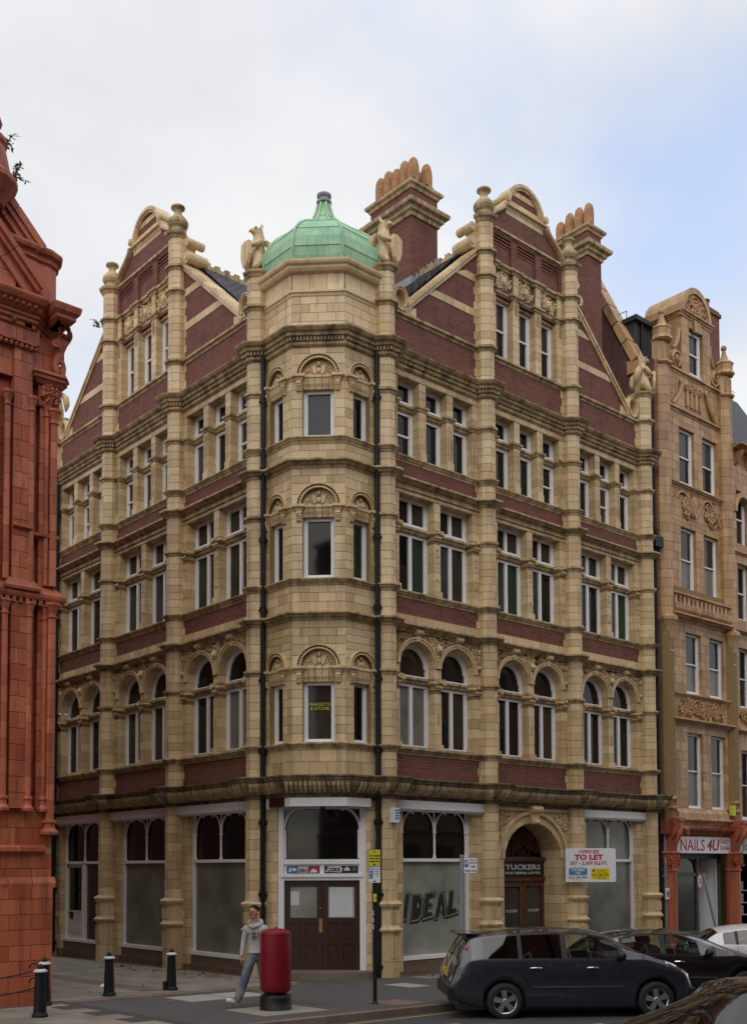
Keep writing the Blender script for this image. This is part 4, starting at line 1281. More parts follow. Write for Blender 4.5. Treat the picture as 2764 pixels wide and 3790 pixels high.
for key, mb in courses.items():
    nm = key.split('.')[0]
    mb.build(nm, 'buff_sooty' if nm in ('ground_cornice',) else ('buff' if nm in ('pedestal',) else 'buff_weathered'), MAIN)

CS.finish(MAIN, ['buff_weathered', 'buff_sooty'])
# ---------------- roofs: slates on two slopes that meet behind the turret, chimneys
def slate_slope(fr, a, b, za, zb, d0, d1):
    """slope rising along u from a to b; slates in rows, courses run back (along -o)"""
    base = MB()
    base.add([fr.p(a, -d0, za - 0.03), fr.p(b, -d0, zb - 0.03), fr.p(b, -d1, zb - 0.03), fr.p(a, -d1, za - 0.03)], [(0, 1, 2, 3)])
    ro = base.build('roof', 'slate_dark', MAIN)
    mb = MB(); L_ = math.hypot(b - a, zb - za); n = int(L_ / 0.17)
    nx, nz = -(zb - za) / L_, abs(b - a) / L_
    sg = 1 if b > a else -1
    for i in range(n):
        q0 = i / n; q1 = min(1.0, (i + 1.6) / n)
        x = d0 + (0.13 if i % 2 else 0.0) - 0.1
        while x < d1:
            x0 = max(d0, x); x1 = min(d1, x + 0.25)
            t = rnd.random()
            def pt(q, d, h): return fr.p(a + (b - a) * q + nx * h * 1.0, -d, za + (zb - za) * q + nz * h)
            if x1 > x0 + 0.02:
                h0, h1 = 0.034 + 0.008 * t, 0.012
                vs_ = [pt(q0, x0 + 0.005, h0), pt(q0, x1 - 0.005, h0), pt(q1, x1 - 0.005, h1), pt(q1, x0 + 0.005, h1), pt(q0, x0 + 0.005, h0 - 0.02), pt(q0, x1 - 0.005, h0 - 0.02)]
                mb.add(vs_, [(0, 1, 2, 3), (0, 4, 5, 1)], t)
            x += 0.26
    mb.build('slates', 'slate', ro, kind='stuff')
    return ro
ZR0, ZR1 = 16.95, 19.55
slate_slope(R, PR[0] + 0.75, PR[1] - 0.28, ZR0, ZR1, 0.4, 7.0)
slate_slope(L, PL[0] + 0.75, PL[1] - 0.28, ZR0, ZR1, 0.4, 7.0)
slate_slope(R, PR[3] - 0.75, PR[2] + 0.28, ZR0, ZR1, 0.4, 7.0)
slate_slope(L, PL[3] - 0.75, PL[2] + 0.28, ZR0, ZR1, 0.4, 7.0)
rf = MB()
rf.prism(R, [(0.3, -13.8), (0.3, -2.6), (2.6, -0.3), (13.3, -0.3), (13.3, -13.8)], 16.4, 16.9)
rf.prism(R, [(PR[1] - 0.3, -0.4), (PR[2] + 0.3, -0.4), (PR[2] + 0.3, -9.5), (PR[1] - 0.3, -9.5)], 18.5, 19.5)
rf.prism(R, [(0.4, -PL[1] + 0.3), (7.0, -PL[1] + 0.3), (7.0, -PL[2] - 0.3), (0.4, -PL[2] - 0.3)], 18.5, 19.495)
rf.build('flat_roof', 'flat_felt', MAIN)
def crest(fr, u, z, d0, d1):
    mb = MB(); x = d0; i = 0
    while x < d1:
        h = 0.19 if i % 2 else 0.10
        mb.prism(fr, [(u - 0.07, -x), (u + 0.07, -x), (u + 0.07, -x - 0.16), (u - 0.07, -x - 0.16)], z - 0.05, z + h, rnd.random()); x += 0.165; i += 1
    mb.build('ridge_crest', 'buff_weathered', MAIN)
crest(R, PR[1] - 0.25, ZR1, 0.5, 7.0); crest(L, PL[1] - 0.25, ZR1, 0.5, 7.0)
def chimney(x, y, wx, wy, z0, z1, pots, mat='brick_red', rows=1, name='chimney_stack', parent=None, seed=1):
    parent = parent or MAIN
    F = Fr(x, y, 1, 0, 0, 1)
    mb = MB(); mb.box(F, 0, wx, 0, wy, z0, z1); st = mb.build(name, mat, parent)
    cp = MB()
    path = [(0, wy / 2), (0, 0), (wx, 0), (wx, wy), (0, wy), (0, wy / 2)][::-1]
    def ringp(prof):
        pts = [(0, 0), (0, wy), (wx, wy), (wx, 0)]
        vs_ = []
        for d, z in prof:
            vs_ += [F.p(-d, -d, z), F.p(-d, wy + d, z), F.p(wx + d, wy + d, z), F.p(wx + d, -d, z)]
        fs_ = []
        k = len(prof)
        for i in range(k - 1):
            for j in range(4):
                j2 = (j + 1) % 4; fs_.append((i * 4 + j, i * 4 + j2, (i + 1) * 4 + j2, (i + 1) * 4 + j))
        fs_.append((0, 1, 2, 3)); fs_.append(tuple((k - 1) * 4 + j for j in range(4)))
        cp.add(vs_, fs_, 0.5)
    zc = z1 - 1.02
    ringp([(-0.01, zc), (0.05, zc), (0.07, zc + 0.10), (0.14, zc + 0.13), (0.15, zc + 0.22), (0.26, zc + 0.26), (0.28, zc + 0.34), (0.28, zc + 0.37), (-0.01, zc + 0.46)])
    ringp([(-0.01, z1 - 0.2), (0.04, z1 - 0.2), (0.06, z1 - 0.12), (0.13, z1 - 0.09), (0.14, z1 - 0.01), (0.05, z1 + 0.03), (-0.01, z1 + 0.05)])
    cp.build('stack_cornice', 'buff_weathered', st)
    r_ = random.Random(seed)
    for k in range(pots):
        for rr_ in range(rows):
            px = wx * ((rr_ + 0.5) / rows); py = wy * ((k + 0.5) / pots)
            h = r_.uniform(0.82, 1.0)
            pm = MB(); c = F.p(px, py, z1 + 0.02)
            prof = [(0.10, 0.0), (0.165, 0.02), (0.17, 0.2), (0.175, h * 0.55), (0.165, h * 0.72), (0.13, h * 0.88), (0.07, h * 0.97), (0.0, h)]
            pm.lathe(c, prof, 10, r_.random())
            for a in (0.9, 2.5, 4.0, 5.6):
                pm.blob((c[0] + 0.155 * math.cos(a), c[1] + 0.155 * math.sin(a), c[2] + 0.1), 0.06, 0.06, 0.10, 0.5, 1, 6, 4)
            pm.build('chimney_pot', ['clay_pot', 'dark_inside'], st)
    return st
chimney(5.2, 2.15, 1.05, 1.75, 16.5, 22.25, 5, seed=3, rows=2)
chimney(12.25, 1.3, 0.72, 1.55, 16.5, 23.4, 4, seed=5)
ld = MB()
for i in range(7):
    u = 5.2 + i * 0.15
    ld.box(R, u, u + 0.14, -2.15, -2.135, 19.05 + i * 0.13 - 0.25, 19.45 + i * 0.14)
for i in range(3):
    ld.box(R, 5.185, 5.2, -2.15 - 0.4 * i - 0.4, -2.15 - 0.4 * i, 18.9, 19.45)
ld.build('lead_flashing', 'lead', MAIN)
# plants on the masonry
# ---------------- griffin statues holding shields (things standing on the pier tops)
def griffin(name, label, loc, rz, mirror=1):
    g = thing(name, label, 'statue', loc, 'heraldic griffins on the pier tops', rz); g.scale = (1.25, 1.25, 0.97)
    P = [(0, 0.02, 0.42, 0.16, 0.15), (0, 0.0, 0.62, 0.165, 0.13), (0, -0.02, 0.80, 0.175, 0.14), (0, 0.0, 0.93, 0.115), (0, 0.01, 1.07, 0.09), (0.0, -0.02, 1.18, 0.10), (0.0, -0.11, 1.19, 0.075), (0.0, -0.19, 1.13, 0.04),
         (0.13, -0.05, 0.3, 0.13), (0.15, -0.12, 0.12, 0.09), (0.15, -0.2, 0.04, 0.055), (-0.13, -0.05, 0.3, 0.13), (-0.15, -0.12, 0.12, 0.09), (-0.15, -0.2, 0.04, 0.055),
         (0.19, -0.04, 0.82, 0.075), (0.2, -0.15, 0.66, 0.06), (0.06, -0.26, 0.66, 0.05), (-0.19, -0.04, 0.82, 0.075), (-0.2, -0.15, 0.62, 0.06), (-0.08, -0.26, 0.60, 0.05),
         (0.06, 0.05, 1.30, 0.03), (-0.06, 0.05, 1.30, 0.03), (0, 0.14, 0.2, 0.10), (0, 0.1, 0.06, 0.1)]
    E = [(0, 1), (1, 2), (2, 3), (3, 4), (4, 5), (5, 6), (6, 7), (0, 8), (8, 9), (9, 10), (0, 11), (11, 12), (12, 13), (2, 14), (14, 15), (15, 16), (2, 17), (17, 18), (18, 19), (5, 20), (5, 21), (0, 22), (22, 23)]
    b = skin('body', P, E, 'buff', g, 1)
    sh = MB(); F = Fr(0, 0, 1, 0, 0, -1)
    sh.plate(F, [(-0.15 + 0.02, 0.74), (0.0, 0.79), (0.17, 0.74), (0.165, 0.4), (0.10, 0.18), (0.01, 0.03), (-0.09, 0.18), (-0.145, 0.4)], 0.24, 0.31, 0.7)
    sh.plate(F, [(-0.01, 0.72), (0.03, 0.72), (0.03, 0.1), (-0.01, 0.1)], 0.3, 0.335, 0.7)
    sh.build('shield', 'buff', g, local=True)
    wg = MB()
    for s_ in (-1, 1):
        wg.tube([(s_ * 0.15, 0.1, 0.85), (s_ * 0.24, 0.16, 0.7), (s_ * 0.22, 0.2, 0.45), (s_ * 0.15, 0.2, 0.25)], [0.06, 0.09, 0.08, 0.02], 6, 0.5)
        wg.blob((s_ * 0.085, -0.09, 1.22), 0.025, 0.03, 0.03, 0.2, 0, 6, 4)
        for q in range(6): wg.blob((s_ * (0.035 + 0.008 * q), 0.05 + 0.006 * q, 1.2 - q * 0.055), 0.05, 0.05, 0.045, 0.5, 0, 6, 4)
        wg.tube([(s_ * 0.06, 0.02, 1.22), (s_ * 0.08, 0.05, 1.3), (s_ * 0.085, 0.06, 1.38)], [0.04, 0.03, 0.006], 5, 0.5)
    wg.tube([(0, -0.14, 1.15), (0, -0.2, 1.1)], [0.04, 0.015], 6)
    wg.build('mane_and_wing', 'buff', g, smooth=True, local=True)
    return g
pl = lambda fr, u: fr.p(u, 0.05, 17.55)
griffin('griffin_statue', 'buff stone griffin facing left beside the green dome', pl(L, PL[0]), math.radians(-95))
griffin('griffin_statue', 'buff stone griffin with shield right of the green dome, before the large chimney', pl(R, PR[0]), math.radians(15))
griffin('griffin_statue', 'buff stone griffin on the far right pier against the dark brick wall', pl(R, PR[3]), math.radians(50))
griffin('griffin_statue', 'buff stone griffin half hidden behind the red building', pl(L, PL[3]), math.radians(-95))

# ---------------- ground floor
def shop_bay(fr, ua, ub, kind, pane_mat, up_mat, edge=0.32):
    o = -0.2
    for a, b in ((ua, ua + edge), (ub - edge, ub)):
        BK.wall(fr, a, b, -0.3, 0.0, 0.0, 4.15, 0.245, 0.6); core.box(fr, a + 0.01, b - 0.01, -0.5, -0.015, -0.4, 4.3)
    a, b = ua + edge, ub - edge; c = (a + b) / 2
    core.box(fr, ua, ub, -0.75, -0.7, -0.4, 4.4)
    core.box(fr, ua, ub, -0.7, -0.05, 4.12, 4.3)
    rs = MB()
    rs.box(fr, a, b, -0.5, -0.12, -0.4, 0.26); rs.box(fr, a, b, -0.5, -0.06, -0.4, 0.02)
    rs.build('stall_riser', 'stone_dark', MAIN)
    mb = MB()
    fw = 0.085
    mb.box(fr, a, a + fw, o - 0.08, o + 0.04, 0.26, 4.12); mb.box(fr, b - fw, b, o - 0.08, o + 0.04, 0.26, 4.12)
    mb.box(fr, a, b, o - 0.08, o + 0.10, 0.26, 0.36); mb.box(fr, a + fw, b - fw, o - 0.06, o + 0.05, 2.72, 2.80); mb.box(fr, a, b, o - 0.08, o + 0.05, 3.98, 4.12)
    posts = [a + fw, c, b - fw]
    for x in posts:
        r = 0.028
        cc = x + (0.03 if x == posts[0] else (-0.03 if x == posts[-1] else 0))
        mb.tube([fr.p(cc, o + 0.02, 2.80), fr.p(cc, o + 0.02, 2.9), fr.p(cc, o + 0.02, 3.45)], [0.05, 0.032, 0.032], 8)
        mb.tube([fr.p(cc, o + 0.02, 3.42), fr.p(cc, o + 0.02, 3.46), fr.p(cc, o + 0.02, 3.5)], [0.03, 0.055, 0.035], 8)
        mb.box(fr, cc - 0.018, cc + 0.018, o, o + 0.03, 3.45, 4.0)
        for s_ in (-1, 1):
            if (x == posts[0] and s_ < 0) or (x == posts[-1] and s_ > 0): continue
            mb.tube([fr.p(cc + s_ * (0.02 + 0.34 * (1 - math.cos(q))), o + 0.02, 3.5 + 0.48 * math.sin(q)) for q in [PI / 2 * i / 7 for i in range(8)]], 0.026, 5)
            mb.blob((cc + s_ * 0.40, o + 0.02, 3.95), 0.05, 0.02, 0.04, 0.5, 0, 6, 4, fr)
    if kind == 'door':
        mb.box(fr, c - 0.06, c + 0.10, o - 0.06, o + 0.05, -0.1, 2.74)
        mb.box(fr, c - 0.0, c + 0.24, o - 0.06, o + 0.0, -0.1, 2.74)
    w = mb.build('shop_window', 'white_paint', MAIN)
    if kind == 'door':
        pane(fr, a + fw, c - 0.06, 0.36, 2.72, o - 0.03, pane_mat, w)
        d0, d1 = c + 0.24, b - fw
        dm_ = MB(); dm_.box(fr, d0, d1, o - 0.08, o - 0.02, -0.05, 0.95); dm_.box(fr, d0, d0 + 0.07, o - 0.08, o - 0.02, 0.95, 2.7); dm_.box(fr, d1 - 0.07, d1, o - 0.08, o - 0.02, 0.95, 2.7); dm_.box(fr, d0, d1, o - 0.08, o - 0.02, 2.6, 2.72)
        for q in range(5): dm_.box(fr, d0 + 0.07 + q * 0.12, d0 + 0.11 + q * 0.12, o - 0.05, o + 0.0, 0.95, 1.2)
        dm_.box(fr, d0 + 0.05, d1 - 0.05, o - 0.03, o + 0.0, 1.2, 1.24); dm_.box(fr, d0 + 0.1, d1 - 0.1, o - 0.03, o - 0.005, 0.15, 0.45); dm_.box(fr, d0 + 0.1, d1 - 0.1, o - 0.03, o - 0.005, 0.55, 0.85)
        d = dm_.build('shop_door', 'dirty_white', MAIN); pane(fr, d0 + 0.07, d1 - 0.07, 1.2, 2.6, o - 0.05, 'glass_dark', d)
    else:
        pane(fr, a + fw, b - fw, 0.36, 2.72, o - 0.03, pane_mat, w)
    pane(fr, a + fw, c, 2.8, 3.99, o - 0.035, up_mat, w); pane(fr, c, b - fw, 2.8, 3.99, o - 0.035, up_mat, w)
    return w
def blind_box(fr, a, b, z0, z1, o0, o1):
    mb = MB(); mb.box(fr, a, (a + b) / 2 - 0.003, o0, o1, z0, z1); mb.box(fr, (a + b) / 2 + 0.003, b, o0, o1 - 0.004, z0, z1); mb.box(fr, a + 0.02, b - 0.02, o0, o1 - 0.05, z0 - 0.05, z0)
    return mb.build('blind_box', 'white_board', MAIN)
bR, bL = bays(PR), bays(PL)
w1 = shop_bay(R, *bR[0], 'window', 'glass_shop', 'glass_dark')
shop_bay(R, *bR[2], 'window', 'glass_shop_mid', 'glass_shop_mid')
shop_bay(L, *bL[0], 'window', 'glass_shop_mid', 'glass_dark')
shop_bay(L, *bL[1], 'window', 'glass_shop_mid', 'glass_dark')
shop_bay(L, *bL[2], 'door', 'glass_brown', 'glass_dark')
for fr, bb in ((R, (bR[0], bR[2])), (L, bL)):
    for a, b in bb: blind_box(fr, a + 0.02, b - 0.02, 4.02, 4.24, 0.0, 0.14)
# graffiti-lettered transfer on the corner shop window
def letters(parent):
    o = -0.222
    gl = {'I': [(0.02, 0), (0.13, 0.02), (0.2, 0.5), (0.27, 0.98), (0.15, 1.0), (0.09, 0.5)],
          'D': [(0, 0), (0.3, 0.02), (0.42, 0.2), (0.47, 0.75), (0.36, 0.97), (0.08, 1.0)],
          'E': [(0, 0), (0.38, 0.05), (0.36, 0.22), (0.18, 0.2), (0.2, 0.42), (0.34, 0.42), (0.36, 0.58), (0.22, 0.58), (0.25, 0.78), (0.44, 0.8), (0.46, 1.0), (0.1, 0.98)],
          'A': [(0, 0), (0.13, 0.02), (0.18, 0.25), (0.31, 0.27), (0.34, 0.04), (0.47, 0.06), (0.36, 1.0), (0.2, 0.98)],
          'L': [(0, 0), (0.42, 0.08), (0.4, 0.28), (0.2, 0.22), (0.28, 0.98), (0.12, 1.0)]}
    x = 2.93; z = 1.26; H = 0.62
    adv = {'I': 0.21, 'D': 0.34, 'E': 0.33, 'A': 0.36, 'L': 0.33}
    for q, (nm, sc, dz) in enumerate((('I', 1, 0.02), ('D', 1.02, -0.02), ('E', 1.0, 0.02), ('A', 1.0, 0.0), ('L', 1.0, 0.06))):
        pts = [(x + u * 0.82, z + dz + v * H * sc + u * 0.06) for u, v in gl[nm]]
        cx = sum(p[0] for p in pts) / len(pts); cz = sum(p[1] for p in pts) / len(pts)
        m0 = MB()
        m0.plate(R, [(cx + (u - cx) * 1.34 + 0.03, cz + (v - cz) * 1.2 - 0.03) for u, v in pts], o, o + 0.002)
        m0.build('window_lettering', 'ink_black', parent)
        m2 = MB(); m2.plate(R, [(cx + (u - cx) * 1.14 + 0.012, cz + (v - cz) * 1.09 - 0.012) for u, v in pts], o + 0.004, o + 0.005)
        m2.build('window_lettering', 'glass_shop', parent)
        m1 = MB(); m1.plate(R, pts, o + 0.007, o + 0.008)
        if nm in 'DA':
            m1.plate(R, [(cx - 0.02, cz - 0.02), (cx + 0.03, cz - 0.02), (cx + 0.035, cz + 0.1), (cx - 0.01, cz + 0.1)], o + 0.01, o + 0.011, 0.5, 1)
        m1.build('window_lettering', ['ink_black', 'glass_shop'], parent)
        x += adv[nm] + 0.085
letters(w1)
# ---- entrance bay with the round arch
ua, ub = bR[1]; cu = (ua + ub) / 2
en = MB()
zc = 2.80; ai, bi_, ao, bo = 1.2, 1.0, 1.52, 1.34
for s_ in (-1, 1):
    a, b = sorted((cu + s_ * ai, cu + s_ * (ub - ua) / 2))
    BK.wall(R, a, b, -0.7, 0.0, 0.0, 2.8, 0.245, 0.7); core.box(R, a + 0.01, b - 0.01, -0.8, -0.02, -0.4, 2.9)
en.arc(R, cu, zc, ai, bi_, ai + 0.1, bi_ + 0.1, -0.7, 0.03, 0, PI, 13, None, 0, 0.012)
en.arc(R, cu, zc, ai + 0.1, bi_ + 0.1, ao - 0.1, bo - 0.1, -0.3, 0.0, 0, PI, 13, None, 0, 0.012)
en.arc(R, cu, zc, ao - 0.1, bo - 0.1, ao, bo, -0.3, 0.06, 0, PI, 13, None, 0, 0.008)
N = 18; prev = None
for i in range(N + 1):
    u = ua + (ub - ua) * i / N; d = min(1, abs(u - cu) / ao); zz = zc + bo * math.sqrt(1 - d * d)
    if prev: en.add([R.p(prev[0], -0.04, prev[1] - 0.05), R.p(u, -0.04, zz - 0.05), R.p(u, -0.04, 4.26), R.p(prev[0], -0.04, 4.26)], [(0, 1, 2, 3)], 0.3)
    prev = (u, zz)
for s_ in (-1, 1):
    x0, x1 = sorted((cu + s_ * 0.95, cu + s_ * 1.56))
    carve(en, R, x0, x1, 3.62, 4.08, -0.03, 77 + s_, 0.05, lambda u, z, e: ((u - cu) / (ao + 0.02 + e)) ** 2 + ((z - zc) / (bo + 0.02 + e)) ** 2 > 1, 2.0)
en.box(R, ua, ub, -0.05, 0.03, 4.12, 4.2)
en.build('entrance_arch', 'buff', MAIN)
ks = MB()
ks.plate(R, [(cu - 0.14, 3.78), (cu + 0.14, 3.78), (cu + 0.2, 4.26), (cu - 0.2, 4.26)], -0.1, 0.12); ks.tube([R.p(cu - 0.2, 0.14, 4.17), R.p(cu + 0.2, 0.14, 4.17)], 0.10, 10); ks.tube([R.p(cu - 0.13, 0.12, 3.82), R.p(cu + 0.13, 0.12, 3.82)], 0.06, 8)
ks.build('keystone_scroll', 'buff', MAIN)
core.box(R, ua, ub, -1.3, -1.2, -0.4, 4.4)
dr = MB(); d0, d1, do = 6.95, 9.0, -0.62
dr.box(R, d0 - 0.35, d0, do - 0.1, do + 0.02, -0.3, 3.9); dr.box(R, d1, d1 + 0.3, do - 0.1, do + 0.02, -0.3, 3.9)
for a, b in ((d0, d0 + 0.09), (d1 - 0.09, d1)): dr.box(R, a, b, do - 0.1, do + 0.06, -0.3, 2.82)
dr.box(R, d0, d1, do - 0.1, do + 0.07, 2.74, 2.86); dr.box(R, d0 + 0.09, d1 - 0.09, do - 0.1, do + 0.05, 2.18, 2.28); dr.box(R, d0 + 0.09, d1 - 0.09, do - 0.09, do, 2.28, 2.74)
dr.build('door_frame', 'brown_wood', MAIN)
for a, b, s_ in ((7.04, 7.96, 1), (7.975, 8.91, -1)):
    dl = MB()
    dl.box(R, a, a + 0.14, do - 0.08, do + 0.0, -0.2, 2.18); dl.box(R, b - 0.14, b, do - 0.08, do + 0.0, -0.2, 2.18); dl.box(R, a + 0.14, b - 0.14, do - 0.08, do + 0.0, -0.2, 0.72); dl.box(R, a + 0.14, b - 0.14, do - 0.08, do - 0.003, 2.02, 2.18)
    dl.box(R, a + 0.2, b - 0.2, do, do + 0.02, 0.0, 0.55)
    dd = dl.build('door_leaf', 'brown_wood', MAIN)
    gm = MB(); c = (a + b) / 2; r = (b - a) / 2 - 0.14
    gm.plate(R, [(c - r, 0.72), (c + r, 0.72), (c + r, 1.78)] + [(c + r * math.cos(q), 1.78 + 0.25 * math.sin(q)) for q in [PI * i / 10 for i in range(1, 10)]] + [(c - r, 1.78)], do - 0.06, do - 0.03); gm.build('pane', 'glass_shop_dim', dd)
    text('door_lettering', 'TUCKERS', 'sign_white', 0.11, R, c, 1.3, do - 0.028, dd, 0.5, 0.001)
    kb = MB(); kb.tube([R.p(b - 0.07 if s_ > 0 else a + 0.07, do, 1.0), R.p(b - 0.07 if s_ > 0 else a + 0.07, do + 0.05, 1.0)], 0.03, 8); kb.build('door_handle', 'brass', dd)
fnl = MB()
fnl.plate(R, [(d0, 2.87), (d1, 2.87)] + [(cu + 1.15 * math.cos(q), zc + 0.98 * math.sin(q)) for q in [PI * i / 14 for i in range(15)]], do - 0.12, do - 0.08)
fg = fnl.build('fanlight', 'glass_dark', MAIN)
fc = MB(); carve(fc, R, 7.0, 8.8, 2.95, 3.65, do - 0.07, 5, 0.03, lambda u, z, e: ((u - cu) / 1.1) ** 2 + ((z - zc) / 0.95) ** 2 < 1, 1.4)
for u in (7.6, 8.3): fc.box(R, u - 0.02, u + 0.02, do - 0.09, do - 0.05, 2.87, 3.7)
fc.build('fanlight_tracery', 'brown_wood', fg)
sg = MB(); sg.box(R, 7.05, 8.78, do + 0.02, do + 0.05, 2.33, 2.69); sgo = sg.build('name_board', 'ink_black', MAIN)
text('sign_lettering', 'TUCKERS', 'dirty_white', 0.2, R, 7.92, 2.5, do + 0.052, sgo, 1.5, 0.002, bold=0.004)
text('sign_lettering', '24 HR CRIMINAL LAWYERS', 'dirty_white', 0.1, R, 7.92, 2.37, do + 0.052, sgo, 1.5, 0.002, bold=0.002)
brd = MB(); brd.box(R, 8.98, 9.28, -0.3, -0.05, 0.55, 2.9); bo_ = brd.build('tenant_board', 'ink_black', MAIN)
for q in range(9):
    lb = MB(); z = 2.75 - q * 0.22; w = 0.05 + 0.05 * ((q * 7) % 3)
    lb.box(R, 9.13 - w, 9.13 + w, -0.05, -0.046, z, z + 0.02); lb.box(R, 9.13 - w * 0.7, 9.13 + w * 0.7, -0.05, -0.046, z - 0.045, z - 0.03); lb.build('name_line', 'dirty_white', bo_)
# ---- corner door under the turret
for s_ in (-1, 1):
    a, b = sorted((s_ * 1.07, s_ * 1.26))
    BK.wall(CD, a, b, -0.25, 0.0, 0.0, 4.2, 0.245, 0.6); core.box(CD, a + 0.01, b - 0.01, -0.4, -0.02, -0.4, 4.3)
# returns between chamfer and corner piers
for fr, u0, u1 in ((R, 1.72, 1.94), (L, 1.72, 2.04)):
    BK.wall(fr, u0, u1, -0.25, 0.0, 0.0, 4.2, 0.245, 0.6); core.box(fr, u0 + 0.01, u1, -0.3, -0.015, -0.4, 4.3)
core.box(CD, -1.2, 1.2, -0.9, -0.8, -0.4, 4.4)
cf = MB(); o = -0.1
for s_ in (-1, 1):
    a, b = sorted((s_ * 1.07, s_ * 0.92)); cf.box(CD, a, b, o - 0.1, o + 0.06, -0.05, 4.12)
    a, b = sorted((s_ * 1.0, s_ * 0.93)); cf.box(CD, a, b, o + 0.06, o + 0.09, 0.1, 4.1)
    cf.tube([CD.p(s_ * 0.90, o + 0.02, 2.8), CD.p(s_ * 0.90, o + 0.02, 3.5)], 0.035, 8)
    cf.tube([CD.p(s_ * (0.92 - 0.4 * (1 - math.cos(q))), o + 0.02, 3.5 + 0.52 * math.sin(q)) for q in [PI / 2 * i / 7 for i in range(8)]], 0.03, 5)
    cf.blob((s_ * 0.5, o + 0.02, 4.0), 0.06, 0.02, 0.04, 0.5, 0, 6, 4, CD)
cf.box(CD, -0.92, 0.92, o - 0.1, o + 0.05, 4.0, 4.12); cf.box(CD, -0.95, 0.95, o - 0.1, o + 0.08, 2.66, 2.78); cf.box(CD, -0.92, 0.92, o - 0.1, o + 0.03, 2.38, 2.66)
cf.box(CD, -1.0, 1.0, o - 0.1, o + 0.12, 2.35, 2.42); cf.box(CD, -0.94, 0.94, o - 0.1, o + 0.07, 2.27, 2.35)
cfo = cf.build('door_surround', 'white_paint', MAIN)
pane(CD, -0.92, 0.92, 2.78, 4.0, o - 0.06, 'glass_dark', cfo)
for a, b, txt in ((-0.86, -0.06, 0), (0.06, 0.88, 1)):
    sb = MB(); sb.box(CD, a, b, o + 0.03, o + 0.045, 2.44, 2.62); sbo = sb.build('brand_strip', 'ink_black', MAIN)
    if txt == 0:
        for q, (x0, x1, mt) in enumerate(((-0.84, -0.61, 'ink_cyan'), (-0.59, -0.34, 'dirty_white'), (-0.32, -0.08, 'ink_red'))):
            s1 = MB(); s1.box(CD, x0, x1, o + 0.045, o + 0.048, 2.455, 2.605); s1.build('brand_patch', mt, sbo)
        text('brand_lettering', 'ZERO', 'ink_black', 0.11, CD, -0.465, 2.475, o + 0.05, sbo, 0.22, 0.001, bold=0.004)
        s1 = MB(); s1.plate(CD, [(-0.81, 2.47), (-0.77, 2.47), (-0.74, 2.58), (-0.78, 2.58)], o + 0.048, o + 0.05); s1.box(CD, -0.72, -0.63, o + 0.048, o + 0.05, 2.5, 2.56); s1.build('brand_mark', 'sign_white', sbo)
        s1 = MB(); s1.plate(CD, [(-0.3, 2.46), (-0.1, 2.46), (-0.14, 2.51), (-0.2, 2.56), (-0.26, 2.51)], o + 0.048, o + 0.05); s1.build('brand_mark', 'sign_white', sbo)
    else:
        s1 = MB(); s1.plate(CD, [(0.09, 2.48), (0.47, 2.46), (0.5, 2.56), (0.44, 2.61), (0.14, 2.6)], o + 0.045, o + 0.048); s1.build('brand_patch', 'sign_white', sbo)
        text('brand_lettering', 'OSIRIS', 'ink_black', 0.13, CD, 0.29, 2.485, o + 0.05, sbo, 0.34, 0.001, bold=0.006, shear=-0.1)
        s1 = MB(); s1.plate(CD, [(0.54, 2.5), (0.68, 2.5), (0.68, 2.55), (0.61, 2.61), (0.54, 2.55)], o + 0.045, o + 0.048); s1.build('brand_mark', 'dirty_white', sbo)
        s1 = MB(); s1.plate(CD, [(0.72, 2.5), (0.86, 2.5), (0.84, 2.55), (0.79, 2.61), (0.74, 2.55)], o + 0.045, o + 0.048); s1.build('brand_mark', 'grey_print', sbo)
for a, b in ((-0.92, -0.004), (0.004, 0.92)):
    d = MB(); oo = o - 0.04; in_ = 0.13
    d.box(CD, a, a + in_, oo - 0.06, oo, 0.1, 2.27); d.box(CD, b - in_, b, oo - 0.06, oo, 0.1, 2.27)
    d.box(CD, a + in_, b - in_, oo - 0.06, oo - 0.003, 2.12, 2.27); d.box(CD, a + in_, b - in_, oo - 0.06, oo - 0.003, 1.24, 1.36); d.box(CD, a + in_, b - in_, oo - 0.06, oo - 0.003, 0.1, 0.28); d.box(CD, a + in_, b - in_, oo - 0.06, oo - 0.003, 0.74, 0.82)
    c = (a + b) / 2; d.box(CD, c - 0.05, c + 0.05, oo - 0.06, oo - 0.004, 0.28, 1.24)
    d.box(CD, a + in_, b - in_, oo - 0.06, oo - 0.035, 0.2, 1.3)
    for x0, x1 in ((a + in_ + 0.05, c - 0.1), (c + 0.1, b - in_ - 0.05)):
        for z0, z1 in ((0.34, 0.7), (0.88, 1.18)): d.box(CD, x0, x1, oo - 0.04, oo - 0.018, z0, z1)
    do_ = d.build('door_leaf', 'dark_wood', MAIN)
    pane(CD, a + in_, b - in_, 1.36, 2.12, oo - 0.03, 'glass_shop', do_)
    pp = MB()
    if a < 0: pp.box(CD, a + 0.14, a + 0.35, oo - 0.029, oo - 0.026, 1.66, 2.0)
    else: pp.box(CD, a + 0.16, a + 0.74, oo - 0.0295, oo - 0.027, 1.38, 2.1)
    pp.build('paper_notice', 'paper', do_)
    if a < 0:
        lk = MB(); lk.box(CD, -0.08, -0.0, oo, oo + 0.02, 1.0, 1.34); lk.blob((-0.04, oo + 0.03, 1.58), 0.035, 0.03, 0.035, 0.5, 0, 8, 6, CD); lk.build('door_plate', 'brass', do_)
    kp = MB(); kp.box(CD, a + in_, b - in_, oo - 0.003, oo + 0.006, 0.72, 0.735); kp.box(CD, a + in_, b - in_, oo - 0.003, oo + 0.006, 0.815, 0.83); kp.build('rail_moulding', 'dark_wood', do_)
